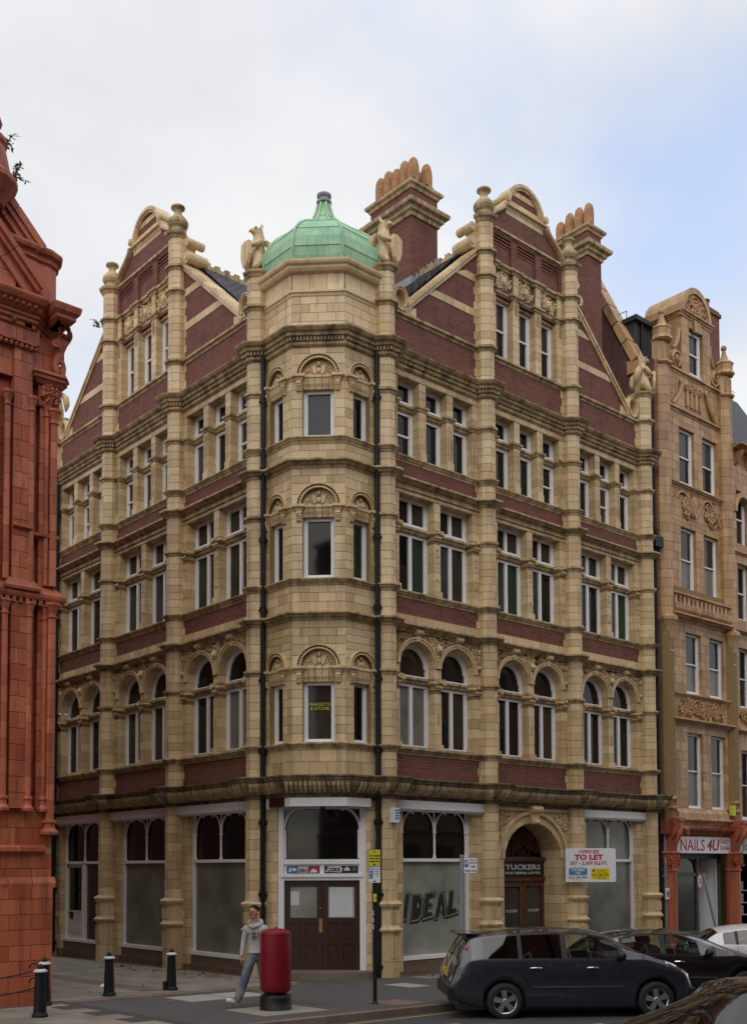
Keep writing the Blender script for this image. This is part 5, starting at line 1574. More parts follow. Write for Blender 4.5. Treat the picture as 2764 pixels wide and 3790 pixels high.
# blind box over the corner door, cranked round the facets
bb_ = MB(); bb_.sweep(R, [(0.0, -K - 0.12), (0.0, -K + 0.03), (K - 0.03, 0.0), (1.6, 0.0)], [(-0.1, 4.03), (0.12, 4.03), (0.12, 4.235), (-0.1, 4.235)], 0.5)
bb_.build('blind_box', 'white_board', MAIN)
bx_ = MB(); bx_.box(L, K + 0.12, 1.7, -0.1, 0.10, 4.04, 4.23); bx_.build('dark_gap_box', 'dark_wood', MAIN); bx_ = MB(); bx_.box(L, 1.7, 1.78, -0.1, 0.12, 4.0, 4.235); bx_.build('blind_end', 'white_board', MAIN)  # dark box puts the open gap's shade into solid colour
cw = MB(); cw.blob((0.1, 0.1, 3.98), 0.07, 0.07, 0.07, 0.5, 0, 8, 5, CF); cw.tube([CF.p(0.1, 0.0, 4.05), CF.p(0.1, 0.1, 4.0)], 0.02, 6); cw.build('door_camera', 'iron_black', MAIN)
# step
st = MB(); pts = [(-1.3, -0.25)] + [(1.3 * math.cos(q), 0.15 + 0.5 * math.sin(q)) for q in [PI - PI * i / 16 for i in range(17)]] + [(1.3, -0.25)]
st.prism(CD, pts, -0.4, 0.10); st.build('door_step', 'kerb_stone', MAIN)
# downpipes
def downpipe(x, y, z0, z1, r, parent, hopper=None, mat='iron_black', joints=2.4, name='downpipe'):
    mb = MB(); mb.tube([(x, y, z0), (x, y, z1)], r, 10)
    z = z0 + 0.2
    while z < z1:
        mb.lathe((x, y, z), [(r, 0), (r + 0.02, 0.01), (r + 0.02, 0.10), (r + 0.03, 0.11), (r + 0.03, 0.14), (r, 0.15)], 10)
        for s_ in (-1, 1):
            q = HR * (s_ * (r + 0.03)); mb.blob((x + q.x, y + q.y, z + 0.07), 0.03, 0.03, 0.03, 0.5, 0, 6, 4)
        z += joints
    if hopper: mb.lathe((x, y, hopper), [(r, 0), (r + 0.06, 0.12), (r + 0.08, 0.3), (r + 0.05, 0.31)], 10)
    return mb.build(name, mat, parent)
downpipe(-0.11, 1.94, -0.1, 15.3, 0.062, MAIN, joints=1.75)
downpipe(1.84, -0.11, -0.1, 15.3, 0.062, MAIN, joints=1.75)
downpipe(-0.14, 13.48, -0.1, 15.2, 0.075, MAIN, joints=1.75)
downpipe(13.62, -0.12, -0.3, 16.6, 0.06, MAIN, hopper=13.0, joints=1.9)
hb = MB(); hb.box(R, 13.42, 13.86, 0.02, 0.3, 12.7, 13.05); hb.build('hopper_head', 'iron_black', MAIN)
gt = MB(); gt.sweep(R, TWP, [(0.10, 15.62), (0.12, 15.62), (0.12, 15.66), (0.10, 15.66)], 0.5); gt.build('lead_edge', 'lead', MAIN)
# alarm boxes
al = MB(); al.box(R, 2.02, 2.26, PO + 0.0, PO + 0.10, 3.66, 4.02); alo = al.build('alarm_box', 'white_board', MAIN)
al = MB()
for q in range(4): al.box(R, 2.12, 2.24, PO + 0.10, PO + 0.104, 3.74 + q * 0.065, 3.78 + q * 0.065)
al.build('alarm_print', 'ink_cyan', alo)
core.build('wall_core', 'mortar', MAIN)
# party wall and the solid behind
pw = MB(); pw.box(R, 13.4, 13.86, -8.0, -0.2, -0.4, 16.6); pw.box(R, 13.46, 13.88, -1.5, -0.05, -0.4, 16.2); pw.build('party_wall', 'brick_party', MAIN)
BK.finish(MAIN, ['buff'], 300)

# ================================================================ the red terracotta building at the left
RX = -6.43
RW = Fr(RX, -0.02, 1, 0, 0, -1)          # u negative to the left of the corner
RED = thing('red_building', 'red terracotta building corner with carved cornice and gable at the left edge', 'building', (RX, 0.0, 0.0))
RB = Blocks(); rc = MB()
U0 = -6.0
rc.box(RW, U0, -0.02, -42.0, -0.32, -0.4, 13.4)
U_RED = MB(); U_RED.box(RW, -14.0, U0 - 0.01, -42.0, 0.0, -0.4, 15.0); U_RED.box(RW, U0, -0.5, -42.0, -3.0, 13.4, 16.0); U_RED.build('rear_range', 'red_clay', RED)  # unseen rear, lengthened so the left-hand panes reflect it instead of sky
def rwall(u0, u1, o, z0, z1, ch=0.33, bl=0.42):
    RB.wall(RW, u0, u1, -0.3, o, z0, z1, ch, bl)
    rc.box(RW, u0 + 0.01, u1 - 0.01, -0.3, o - 0.012, z0, z1)
rwall(U0, 0.0, 0.05, -0.3, 2.3, 0.3, 0.42)            # plinth
rwall(U0, -0.02, 0.02, 2.3, 2.86, 0.28, 0.4)
rwall(U0, -0.02, 0.0, 3.0, 3.7, 0.35, 0.36)
def rprof(z, h, d): return [(-0.1, z), (0.0, z), (d * 0.4, z + h * 0.2), (d, z + h * 0.35), (d, z + h * 0.75), (d * 0.4, z + h), (-0.1, z + h)]
rm = MB()
rm.run(RW, U0, -0.17, rprof(2.84, 0.18, 0.12), 0.5); 
rm.run(RW, U0, 0.05, [(-0.1, 2.22), (0.05, 2.22), (0.06, 2.3), (0.02, 2.42), (-0.1, 2.42)], 0.45)
rm.build('plinth_moulding', 'red_clay', RED)
# pier, recesses and colonnettes over two tall stages
for z0, z1 in ((3.7, 7.62), (7.95, 11.9)):
    rwall(-0.92, -0.55, 0.12, z0, z1, 0.3, 0.38)       # flat pier
    rwall(U0, -1.2, 0.08, z0, z1, 0.33, 0.42)
    rwall(-1.2, -0.92, -0.08, z0, z1, 0.33, 0.42)
    rwall(-0.55, -0.36, -0.10, z0, z1, 0.33, 0.42)
    rwall(-0.36, -0.2, 0.02, z0, z1, 0.3, 0.3)
    rwall(-0.2, -0.02, 0.0, z0, z1, 0.33, 0.3)
def colonnette(u, o, r, z0, z1, base=True):
    mb = MB()
    p = lambda z: RW.p(u, o, z)
    n = int((z1 - z0) / 0.32)
    for i in range(n):
        a = z0 + (z1 - z0) * i / n; b = z0 + (z1 - z0) * (i + 1) / n
        mb.tube([p(a + 0.006), p(b - 0.006)], r, 10, rnd.random())
    mb.tube([p(z0), p(z1)], r * 0.9, 8, 0.1)
    if base:
        mb.lathe(p(z0 - 0.34), [(r * 0.7, 0), (r * 2.0, 0.02), (r * 2.1, 0.07), (r * 1.3, 0.14), (r * 1.25, 0.22), (r * 1.7, 0.24), (r * 1.7, 0.28), (r, 0.3), (r, 0.36)], 10, 0.5)
    mb.lathe(p(z1 - 0.02), [(r, 0), (r * 1.4, 0.015), (r * 1.4, 0.04), (r * 1.05, 0.05), (r * 1.1, 0.1), (r * 1.7, 0.22), (r * 2.0, 0.25), (r * 2.0, 0.29), (r, 0.3)], 10, 0.5)
    mb.build('colonnette', 'red_clay', RED)
for z0, z1, bs in ((3.98, 7.35, True), (8.0, 11.32, False)):
    colonnette(-1.02, 0.08, 0.06, z0, z1, bs); colonnette(-0.55, 0.1, 0.055, z0, z1, bs); colonnette(-0.22, 0.03, 0.05, z0, z1, bs)
colonnette(-0.09, 0.05, 0.085, 3.55, 7.4, True); colonnette(-0.09, 0.05, 0.075, 8.0, 11.2, False)
colonnette(-1.75, 0.12, 0.06, 3.98, 7.35, True); colonnette(-1.75, 0.12, 0.06, 8.0, 11.32, False)
# band between the stages
bm_ = MB()
bm_.sweep(RW, [(U0, 0.0), (-0.02, 0.0), (-0.02, -0.6)], [(-0.1, 7.6), (0.05, 7.6), (0.06, 7.66), (0.16, 7.69), (0.18, 7.74), (0.18, 7.80), (0.10, 7.88), (0.02, 7.97), (-0.1, 7.98)], 0.5)
u = -2.6
while u < 0.0:
    bm_.box(RW, u, u + 0.075, 0.0, 0.15, 7.58, 7.69, rnd.random()); u += 0.13
bm_.sweep(RW, [(-0.98, 0.0), (-0.98, 0.12), (-0.49, 0.12), (-0.49, 0.0)], [(-0.1, 7.82), (0.1, 7.82), (0.11, 7.87), (0.04, 7.98), (0.0, 8.04), (-0.1, 8.04)], 0.5)
bm_.build('stage_band', 'red_clay_dark', RED)
ub_ = MB(); ub_.run(RW, -0.5, 0.03, rprof(8.9, 0.12, 0.09), 0.3); ub_.run(RW, -0.92, -0.55, rprof(8.98, 0.1, 0.07), 0.4, o=0.12); ub_.build('string_course', 'red_clay_dark', RED)
# corner capital, cherub bracket
cb = MB()
cb.sweep(RW, [(-0.42, 0.0), (-0.42, 0.08), (0.0, 0.1), (0.06, 0.02), (0.06, -0.3)], [(-0.1, 11.92), (0.04, 11.92), (0.08, 11.98), (0.12, 12.0), (0.12, 12.05), (0.16, 12.08), (0.14, 12.14), (-0.1, 12.16)], 0.5)
cb.box(RW, -0.4, 0.02, -0.3, 0.06, 11.5, 11.93)
carve(cb, RW, -0.36, 0.06, 11.5, 11.92, 0.06, 3, 0.1, None, 2.4)
cb.build('corner_capital', 'red_clay_dark', RED)
rwall(-0.92, -0.55, 0.12, 11.9, 12.55, 0.33, 0.4); rwall(-0.55, -0.02, -0.02, 11.9, 12.9, 0.33, 0.4); rwall(U0, -0.92, 0.06, 11.9, 12.9, 0.33, 0.4)
pb = MB(); pb.run(RW, U0, -0.5, rprof(12.52, 0.1, 0.08), 0.5, o=0.12)
for k in range(14): pb.blob((-0.5 - k * 0.1, 0.16, 12.5), 0.045, 0.05, 0.05, 0.4, 0, 6, 4, RW)
pb.build('leaf_band', 'red_clay_dark', RED)
rwall(U0, -0.42, 0.12, 12.62, 12.95, 0.33, 0.45)
# entablature and the great cornice
ct = MB()
EP = [(U0, 0.1), (-0.55, 0.1), (-0.18, -0.22), (-0.18, -1.5)]
ct.sweep(RW, EP, [(-0.1, 12.86), (0.02, 12.86), (0.07, 12.90), (0.07, 12.96), (0.12, 12.99), (0.12, 13.05), (0.16, 13.07), (0.16, 13.12), (-0.1, 13.14)], 0.5)
ct.sweep(RW, EP, [(-0.1, 13.13), (0.17, 13.13), (0.22, 13.17), (0.24, 13.24), (0.32, 13.29), (0.36, 13.36), (0.37, 13.40), (0.2, 13.52), (-0.1, 13.62)], 0.6)
for k in range(22): ct.blob((-0.62 - k * 0.12, 0.36, 13.22), 0.045, 0.05, 0.04, 0.3, 0, 6, 4, RW)
ct.build('great_cornice', 'red_clay_dark', RED)
fz = MB()
for k in range(7):
    u = -0.62 - k * 0.34
    if k % 2 == 0: fz.box(RW, u - 0.12, u + 0.02, 0.1, 0.17, 12.9, 13.05, 0.5)
    else:
        carve(fz, RW, u - 0.16, u + 0.1, 12.87, 13.06, 0.12, 50 + k, 0.05, None, 1.5); fz.blob((u, 0.17, 12.97), 0.06, 0.06, 0.07, 0.6, 0, 8, 5, RW)
fz.build('carved_frieze', 'red_clay_dark', RED)
# cornice arm over the cherub at the corner
ca = MB(); ca.sweep(RW, [(-0.28, 0.0), (-0.28, 0.55), (0.12, 0.55), (0.12, -0.6)], [(-0.3, 13.08), (-0.05, 13.08), (0.0, 13.12), (0.0, 13.18), (0.06, 13.24), (0.08, 13.33), (0.08, 13.37), (-0.3, 13.42)], 0.5); ca.build('corner_cornice', 'red_clay_dark', RED)
CP = [(-0.02, -0.12, 12.55, 0.10, 0.09), (-0.0, -0.15, 12.75, 0.11), (0.02, -0.17, 12.9, 0.06), (0.04, -0.24, 13.0, 0.085), (0.06, -0.1, 12.35, 0.085), (0.05, -0.14, 12.2, 0.06), (0.04, -0.16, 12.12, 0.05), (-0.1, -0.1, 12.35, 0.085), (-0.08, -0.16, 12.22, 0.06), (-0.04, -0.18, 12.14, 0.05),
      (0.13, -0.14, 12.85, 0.055), (0.19, -0.2, 12.98, 0.045), (0.14, -0.24, 13.08, 0.04), (-0.14, -0.14, 12.82, 0.055), (-0.18, -0.22, 12.68, 0.045), (-0.06, -0.28, 12.66, 0.04)]
chb = skin('cherub_carving', CP, [(0, 1), (1, 2), (2, 3), (0, 4), (4, 5), (5, 6), (0, 7), (7, 8), (8, 9), (1, 10), (10, 11), (11, 12), (1, 13), (13, 14), (14, 15)], 'red_clay_dark', RED, 1)
chb.location = (0.0, 0.0, 0.0)
hm = MB()
for k in range(9):
    a = k / 9 * 2 * PI; hm.blob((RX + 0.04 + 0.1 * math.cos(a), -0.24, 13.02 + 0.1 * math.sin(a)), 0.05, 0.06, 0.05, 0.4, 0, 6, 4)
hm.build('cherub_hood', 'red_clay_dark', RED)
# drum above the corner, gable with raking mouldings
rd = MB()
path = [(-0.75, 0.05), (-0.55, 0.05), (-0.42, 0.02), (-0.2, 0.02), (-0.02, -0.06), (0.04, -0.22), (0.04, -1.2)]
rd.sweep(RW, path, [(-0.3, 13.4), (0.0, 13.4), (0.0, 14.34), (-0.3, 14.34)], 0.5)
rd.build('corner_drum', 'red_clay', RED)
rdc = MB(); rdc.sweep(RW, [(U0, 0.05)] + path[1:], [(-0.3, 14.32), (0.01, 14.32), (0.05, 14.36), (0.02, 14.42), (0.03, 14.46), (0.10, 14.5), (0.12, 14.56), (0.11, 14.61), (0.04, 14.66), (-0.3, 14.68)], 0.5); rdc.build('drum_cornice', 'red_clay_dark', RED)
gw = MB()
for i in range(5): gw.plate(RW, [(-5.0 + 0.95 * i, 13.4 ), (-4.06 + 0.95 * i, 13.4), (-4.06 + 0.95 * i, min(17.0, 14.6 + (5.0 - 0.95 * (i + 1) - 0.2) * 1.06)), (-5.0 + 0.95 * i, 14.6 + (5.0 - 0.95 * i - 0.2) * 1.06)], -0.3, -0.02, rnd.random())
gw.build('gable_wall', 'red_clay', RED)
def rake(u0, z0, u1, z1, layers, name):
    l = math.hypot(u1 - u0, z1 - z0); nx, nz = (z1 - z0) / l, -(u1 - u0) / l
    if nz < 0: nx, nz = -nx, -nz
    n = max(1, int(l / 0.75))
    mb = MB()
    for i in range(n):
        a, b = i / n + 0.005 / l, (i + 1) / n - 0.005 / l; t = rnd.random()
        for h0, h1, o0, o1 in layers:
            q = []
            for e, h in ((a, h0), (b, h0), (b, h1), (a, h1)):
                q.append((u0 + (u1 - u0) * e + nx * h, z0 + (z1 - z0) * e + nz * h))
            mb.plate(RW, q, o0, o1, t)
    mb.build(name, 'red_clay', RED)
rake(-0.36, 14.58, -4.74, 19.25, [(-0.3, -0.18, -0.3, 0.06), (-0.18, -0.08, -0.3, 0.12), (-0.08, 0.06, -0.3, 0.16)], 'raking_cornice')
rake(-0.42, 13.72, -4.28, 17.85, [(-0.34, -0.24, -0.2, 0.16), (-0.24, -0.12, -0.2, 0.12), (-0.12, -0.02, -0.2, 0.2), (-0.02, 0.08, -0.2, 0.25)], 'pediment_rake')
rwall(U0, -0.9, 0.1, 13.5, 14.3, 0.4, 0.6)
fb = MB()
c = RW.p(-1.49, 0.1, 0.0)
fb.lathe(c, [(0.3, 15.0), (0.5, 15.3), (0.56, 15.38), (0.56, 15.48), (0.44, 15.6), (0.38, 15.9), (0.33, 16.12), (0.37, 16.18), (0.36, 16.27), (0.22, 16.38), (0.2, 16.46), (0.27, 16.6), (0.22, 16.76), (0.0, 16.83)], 16)
fb.build('gable_finial', 'red_clay_dark', RED)
rc.build('wall_core', 'mortar_red', RED)
RB.finish(RED, ['red_clay'], 300)
def weed(name, label, c, n, l, seed, out=(0.75, -0.66)):
    r_ = random.Random(seed); mb = MB()
    t = thing(name, label, 'plant', c)
    for k in range(n):
        a = r_.uniform(-0.9, 0.9); dx = out[0] * math.cos(a) * l * r_.uniform(0.4, 1); dz = l * r_.uniform(0.2, 1.0) * (1 if k % 3 else -0.2)
        p0 = Vector(c); p2 = p0 + Vector((dx, out[1] * math.cos(a) * l * 0.5, dz)); p1 = (p0 + p2) / 2 + Vector((0, 0, 0.12 * l))
        mb.tube([p0, p1, p2], [0.012, 0.008, 0.003], 4)
        for q in range(7):
            e = (q + 1) / 7.5; b = p0.lerp(p1, e * 2) if e < 0.5 else p1.lerp(p2, e * 2 - 1)
            d = Vector((r_.uniform(-1, 1), r_.uniform(-1, 1), r_.uniform(-0.6, 0.8))) * 0.07
            mb.add([tuple(b), tuple(b + d + Vector((0.02, 0, 0.015))), tuple(b + d * 1.7), tuple(b + d - Vector((0.02, 0, 0.015)))], [(0, 1, 2, 3)], r_.random())
    mb.build('foliage', 'weed', t, split=False)
    sb_ = MB(); sb_.tube([c, (c[0], c[1], c[2] + 0.1)], 0.02, 5); sb_.build('stem', 'leaf_brown', t)
weed('wall_plant', 'green weed growing from the gable finial of the red building', RW.p(-1.05, 0.28, 15.62), 7, 0.30, 2)
weed('wall_plant', 'thin dry weed on the raking top of the red gable', RW.p(-1.18, 0.2, 16.22), 4, 0.3, 4)
weed('wall_plant', 'tiny shrub sprouting beside the left gable of the corner building', (-0.1, 10.75, 19.5), 5, 0.3, 6, (-0.75, 0.66))

# ================================================================ the ochre building to the right
OX = 13.9
OC = thing('ochre_building', 'narrow ochre terracotta gabled building with red shopfront right of the corner building', 'building', (OX, 0.0, -0.3))
OB = Blocks(); oc = MB()
OU0, OU1 = 13.9, 18.35
def owall(u0, u1, o, z0, z1, ch=0.3, bl=0.4):
    OB.wall(R, u0, u1, -0.3, o, z0, z1, ch, bl); oc.box(R, u0 + 0.01, u1 - 0.01, -0.5, o - 0.014, z0, z1)
# end piers: octagonal buttresses below, square above
for uc in (14.25, 18.05):
    poly = [(uc - 0.3, -0.1), (uc - 0.3, 0.12), (uc - 0.12, 0.3), (uc + 0.12, 0.3), (uc + 0.3, 0.12), (uc + 0.3, -0.1)]
    z = 10.6
    k = 0
    while z < 18.85:
        h = 0.3
        OB.poly(R, poly, z, min(z + h, 18.85)) if k % 2 == 0 else (OB.poly(R, poly[:3] + [(uc - 0.008, 0.3), (uc - 0.008, -0.1)], z, min(z + h, 18.85)), OB.poly(R, [(uc + 0.008, -0.1), (uc + 0.008, 0.3)] + poly[3:], z, min(z + h, 18.85)))
        z += h; k += 1
    oc.prism(R, [(uc + (u - uc) * 0.96, o * 0.96 if o > 0 else o) for u, o in poly], 4.0, 18.9)
    # tapering corbel and slim shaft below
    sm_ = MB()
    c = R.p(uc, 0.1, 0)
    sm_.lathe((c[0], c[1], 9.4), [(0.15, 0), (0.22, 0.03), (0.2, 0.12), (0.16, 0.2), (0.17, 0.35), (0.21, 0.5), (0.22, 0.62), (0.27, 0.85), (0.33, 1.0), (0.36, 1.05), (0.36, 1.15), (0.3, 1.22)], 8, 0.5, 0, PI / 8)
    z = 4.6
    while z < 9.4:
        sm_.tube([(c[0], c[1], z + 0.006), (c[0], c[1], min(z + 0.3, 9.4) - 0.006)], 0.15, 8, rnd.random()); z += 0.3
    for zz in (4.4, 4.7): sm_.lathe((c[0], c[1], zz), [(0.16, -0.1), (0.26, 0), (0.26, 0.05), (0.17, 0.12)], 8)
    sm_.build('buttress_shaft', 'ochre', OC)
    fm = MB()
    fm.sweep(R, poly[1:5], [(-0.1, 18.8), (0.02, 18.8), (0.09, 18.86), (0.09, 18.93), (-0.1, 18.97)], 0.5)
    fm.prism(R, [(uc + (u - uc) * 0.88, -0.1 + (o + 0.1) * 0.88) for u, o in poly], 18.9, 19.65, 0.6)
    for e in (-0.14, 0.0, 0.14): fm.box(R, uc + e - 0.025, uc + e + 0.025, 0.1, 0.27, 19.0, 19.5, 0.4)
    fm.lathe((c[0], c[1], 19.6), [(0.3, 0), (0.36, 0.05), (0.34, 0.12), (0.28, 0.2), (0.3, 0.38), (0.33, 0.42), (0.31, 0.47), (0.16, 0.58), (0.09, 0.78), (0.06, 0.93), (0.1, 0.98), (0.1, 1.06), (0.03, 1.13)], 8, 0.6, 0, PI / 8)
    fm.build('buttress_finial', 'ochre', OC)
# wall between, floor by floor: (z of sill, z of head, top of floor)
FL = [(4.46, 6.93, 7.3), (8.23, 10.23, 10.6), (11.69, 13.79, 14.1), (15.28, 17.15, 17.6)]
wA, wB = (15.32, 16.22), (16.72, 17.62)
prevz = 4.05
for fi, (zs_, zh, zt_) in enumerate(FL):
    prj = 0.12 if fi < 2 else 0.0
    for a, b in ((14.5, wA[0]), (wA[1], wB[0]), (wB[1], 17.8)):
        owall(a, b, prj, zs_, zh, 0.3, 0.45)
    owall(14.5, 17.8, prj, zh, zt_, 0.2, 0.45)
    if zs_ > prevz + 0.02: owall(14.5, 17.8, prj, prevz, zs_, 0.3, 0.45)
    for a, b in (wA, wB):
        window(R, a, b, zs_, zh, -0.14 + prj, 0, 0.08, (('glass_blind', 'glass_brown') if fi != 3 else ('glass_dark', 'glass_sky')), OC, mid=(zs_ + zh) / 2, name='sash_window')
    prevz = zt_
tm = MB()
tm.run(R, 14.4, 17.9, P_sill(8.2, 0.12), 0.5, o=0.12); tm.run(R, 14.3, 18.0, P_corn(7.35, 0.22), 0.5, o=0.12)
tm.run(R, 14.5, 17.8, P_sill(15.2, 0.14), 0.5); tm.run(R, 14.5, 17.8, P_small(17.75, 0.1), 0.5); tm.run(R, 14.5, 17.8, P_small(19.05, 0.1), 0.5)
tm.run(R, 14.4, 17.9, P_corn(10.75, 0.3), 0.5, o=0.12); tm.run(R, 14.45, 17.85, [(-0.1, 10.8), (0.12, 10.8), (0.22, 10.9), (0.24, 11.05), (0.16, 11.1), (-0.1, 11.1)], 0.4, o=0.1)
tm.run(R, 14.4, 17.9, P_small(11.45, 0.1), 0.5, o=0.2)
u = 14.55
while u < 17.8:
    tm.box(R, u, u + 0.13, -0.05, 0.24, 11.1, 11.36, rnd.random()); u += 0.25
tm.build('string_moulding', 'ochre', OC)
oc.box(R, 14.5, 17.8, -0.3, 0.1, 10.6, 11.7)
owall(14.5, 17.8, -0.0, 17.6, 19.0, 0.3, 0.45)
cv = MB()
carve(cv, R, 14.75, 17.55, 7.45, 8.02, 0.12, 11, 0.09, None, 2.2); cv.box(R, 14.7, 17.6, 0.0, 0.11, 7.38, 8.05)
cv.build('carved_panel', 'ochre', OC)
cv = MB()
for c_ in (15.3 + 0.47, 17.15 + 0.0):
    carve(cv, R, c_ - 0.35, c_ + 0.35, 14.12, 14.95, 0.0, int(c_ * 10), 0.07, lambda u, z, e, c_=c_: abs(u - c_) < 0.1 + 0.32 * (14.98 - z), 2.6)
pts = []
for i in range(25):
    q = i / 24.0; pts.append(R.p(14.65 + 3.0 * q, 0.05, 14.2 + 0.75 * abs(math.sin(q * 2 * PI - 0.0)) ** 1.0 * (1 if True else 0)))
cv.tube(pts, 0.045, 5)
for i, c_ in enumerate((14.9, 16.0, 17.2)): pass
cv.build('swag_carving', 'ochre', OC)
cv = MB()
for s_ in (-1, 1):
    c_ = 16.2 + s_ * 0.75
    cv.tube([R.p(16.2 + s_ * (0.75 + 0.55 * q * q), 0.06, 18.75 - 0.95 * q) for q in [i / 8 for i in range(9)]], 0.06, 6); spiral(cv, R, c_ + 0.0, 18.65, 0.14, 1.4, 0, s_, 0.08, 0.035, 12)
for e in (-0.4, -0.13, 0.13, 0.4): cv.box(R, 16.2 + e - 0.06, 16.2 + e + 0.06, -0.05, 0.06, 17.95, 18.45, 0.5)
carve(cv, R, 15.7, 16.7, 18.45, 18.75, 0.0, 21, 0.07, None, 2.0)
cv.build('scrolled_apron', 'ochre', OC)
# attic dormer with segmental top
for a, b in ((15.5, 15.95), (16.8, 17.25)): owall(a, b, 0.05, 19.05, 20.7, 0.3, 0.6)
owall(15.5, 17.25, 0.05, 20.7, 21.05, 0.3, 0.5)
window(R, 15.97, 16.78, 19.15, 20.65, -0.1, 0, 0.08, ('glass_dark', 'glass_sky'), OC, mid=19.9, name='sash_window')
OB.wall(Fr(15.5, 0.0, 0, 1, -1, 0), 0.0, 1.6, -0.2, 0.0, 18.9, 21.05, 0.3, 0.5); oc.box(R, 15.52, 17.23, -1.6, -0.25, 17.5, 21.05)
AC = 16.38
at = MB()
at.run(R, 15.42, 17.33, P_corn(21.15, 0.14), 0.5, o=0.05)
at.run(Fr(15.5, 0.0, 0, 1, -1, 0), -0.1, 1.6, P_corn(21.15, 0.14), 0.5)
at.arc(R, AC, 21.15, 0.74, 0.80, 0.90, 1.0, -1.4, 0.12, 0, PI, 11, None, 0, 0.01)
at.arc(R, AC, 21.15, 0.68, 0.73, 0.74, 0.80, -0.3, 0.06, 0, PI, 11, 0.5)
at.plate(R, [(AC + 0.74 * math.cos(PI * i / 12), 21.15 + 0.80 * math.sin(PI * i / 12)) for i in range(13)], -0.9, -0.03, 0.5)
carve(at, R, AC - 0.62, AC + 0.62, 21.2, 21.9, -0.02, 8, 0.11, lambda u, z, e: ((u - AC) / 0.66) ** 2 + ((z - 21.15) / 0.72) ** 2 < 1, 2.4)
at.plate(R, [(AC - 0.13, 20.62), (AC + 0.13, 20.62), (AC + 0.19, 21.0), (AC - 0.19, 21.0)], 0.0, 0.12, 0.6)
at.build('attic_pediment', 'ochre', OC)
for s_ in (-1, 1):
    sc = MB()
    cx = 16.38 + s_ * 1.18
    spiral(sc, R, cx, 19.42, 0.26, 1.5, -1.2, s_, 0.05, 0.06, 16); sc.arc(R, cx, 19.42, 0.2, 0.2, 0.3, 0.3, -0.15, 0.05, 0, 2 * PI, 14, 0.5)
    sc.tube([R.p(16.38 + s_ * (0.95 + 0.42 * (1 - math.cos(q))), -0.02, 20.5 - 0.75 * math.sin(q)) for q in [PI / 2 * i / 8 for i in range(9)]], 0.07, 6)
    sc.build('attic_scroll', 'ochre', OC)
# roof pieces, brick flank with raking coping, mansard, chimney
fk = MB(); fk.plate(Fr(13.9, 0, 0, 1, -1, 0), [(0.0, 4.0), (9, 4.0), (9, 24.2), (3.4, 24.2), (0.9, 19.2), (0.0, 19.0)], -0.35, 0.0); fk.build('flank_wall', 'brick_party', OC)
FLK = Fr(13.9, 0, 0, 1, -1, 0)
fc_ = MB()
for i in range(7):
    a, b = i / 7 + 0.005, (i + 1) / 7 - 0.005
    q = lambda e, h: (0.75 + 2.6 * e - 0.89 * h, 19.1 + 5.2 * e + 0.45 * h)
    fc_.plate(FLK, [q(a, 0), q(b, 0), q(b, 0.25), q(a, 0.25)], -0.42, 0.12, rnd.random())
fc_.plate(FLK, [(0.45, 18.75), (0.95, 18.75), (0.95, 19.2), (0.45, 19.1)], -0.4, 0.1, 0.5)
fc_.build('flank_coping', 'ochre', OC)
ms = MB(); ms.prism(R, [(14.2, -0.9), (18.3, -0.9), (18.3, -8), (14.2, -8)], 18.5, 20.7); ms.prism(R, [(14.1, -0.75), (18.4, -0.75), (18.4, -8), (14.1, -8)], 20.7, 20.85); ms.build('mansard_roof', 'slate_dark', OC)
ks = MB(); ks.tube([R.p(14.55, -0.85, 19.3), R.p(14.55, -0.85, 20.7)], 0.05, 8); ks.build('roof_pipe', 'iron_black', OC)
rl = MB()
for k in range(6): rl.tube([R.p(14.2, -1.2 - k * 0.5, 20.85), R.p(14.2, -1.2 - k * 0.5, 21.15)], 0.015, 4)
rl.tube([R.p(14.2, -1.2, 21.15), R.p(14.2, -3.7, 21.15)], 0.015, 4); rl.build('roof_rail', 'iron_black', OC, split=False)
ch = MB(); ch.box(R, 20.4, 21.55, -3.0, -2.1, 16.0, 24.0); ch.box(R, 20.34, 21.61, -3.06, -2.04, 23.75, 23.9); st_ = ch.build('chimney_stack', 'brick_red', OC)
for k in range(2):
    pm = MB(); c = R.p(20.7 + 0.5 * k, -2.5, 24.0); pm.lathe(c, [(0.17, 0), (0.19, 0.05), (0.17, 0.1), (0.165, 0.42), (0.2, 0.45), (0.2, 0.5), (0.12, 0.5), (0.12, 0.3)], 10); pm.build('chimney_pot', 'clay_pot_red', st_)
# red terracotta shopfront
sf = MB()
for uc in (14.12, 17.92):
    c = R.p(uc, 0.12, 0)
    sf.lathe((c[0], c[1], -0.4), [(0.3, 0), (0.3, 0.5), (0.25, 0.55), (0.25, 2.8), (0.29, 2.82), (0.29, 2.88), (0.25, 2.9), (0.27, 3.1), (0.34, 3.35), (0.38, 3.4), (0.3, 3.45)], 12, 0.5)
    carve(sf, R, uc - 0.3, uc + 0.32, 2.55, 2.98, 0.3, int(uc * 7), 0.1, None, 2.0)
    sf.plate(Fr(uc, 0, 0, -1, 1, 0), [(0.0, 3.0), (0.28, 3.05), (0.35, 3.4), (0.6, 3.7), (0.62, 3.95), (0.0, 3.95)], -0.2, 0.2, 0.4)
    sf.tube([R.p(uc - 0.13, 0.48, 3.3), R.p(uc - 0.13, 0.62, 3.6), R.p(uc - 0.1, 0.66, 3.78), R.p(uc + 0.1, 0.72, 3.72), R.p(uc + 0.12, 0.74, 3.56)], [0.06, 0.09, 0.1, 0.1, 0.05], 8, 0.7)
    sf.box(R, uc - 0.22, uc + 0.22, 0.0, 0.5, 3.9, 4.0)
    sf.box(R, uc - 0.16, uc + 0.16, 0.3, 0.66, 4.0, 4.1)
sf.build('shopfront_column', 'red_clay', OC)
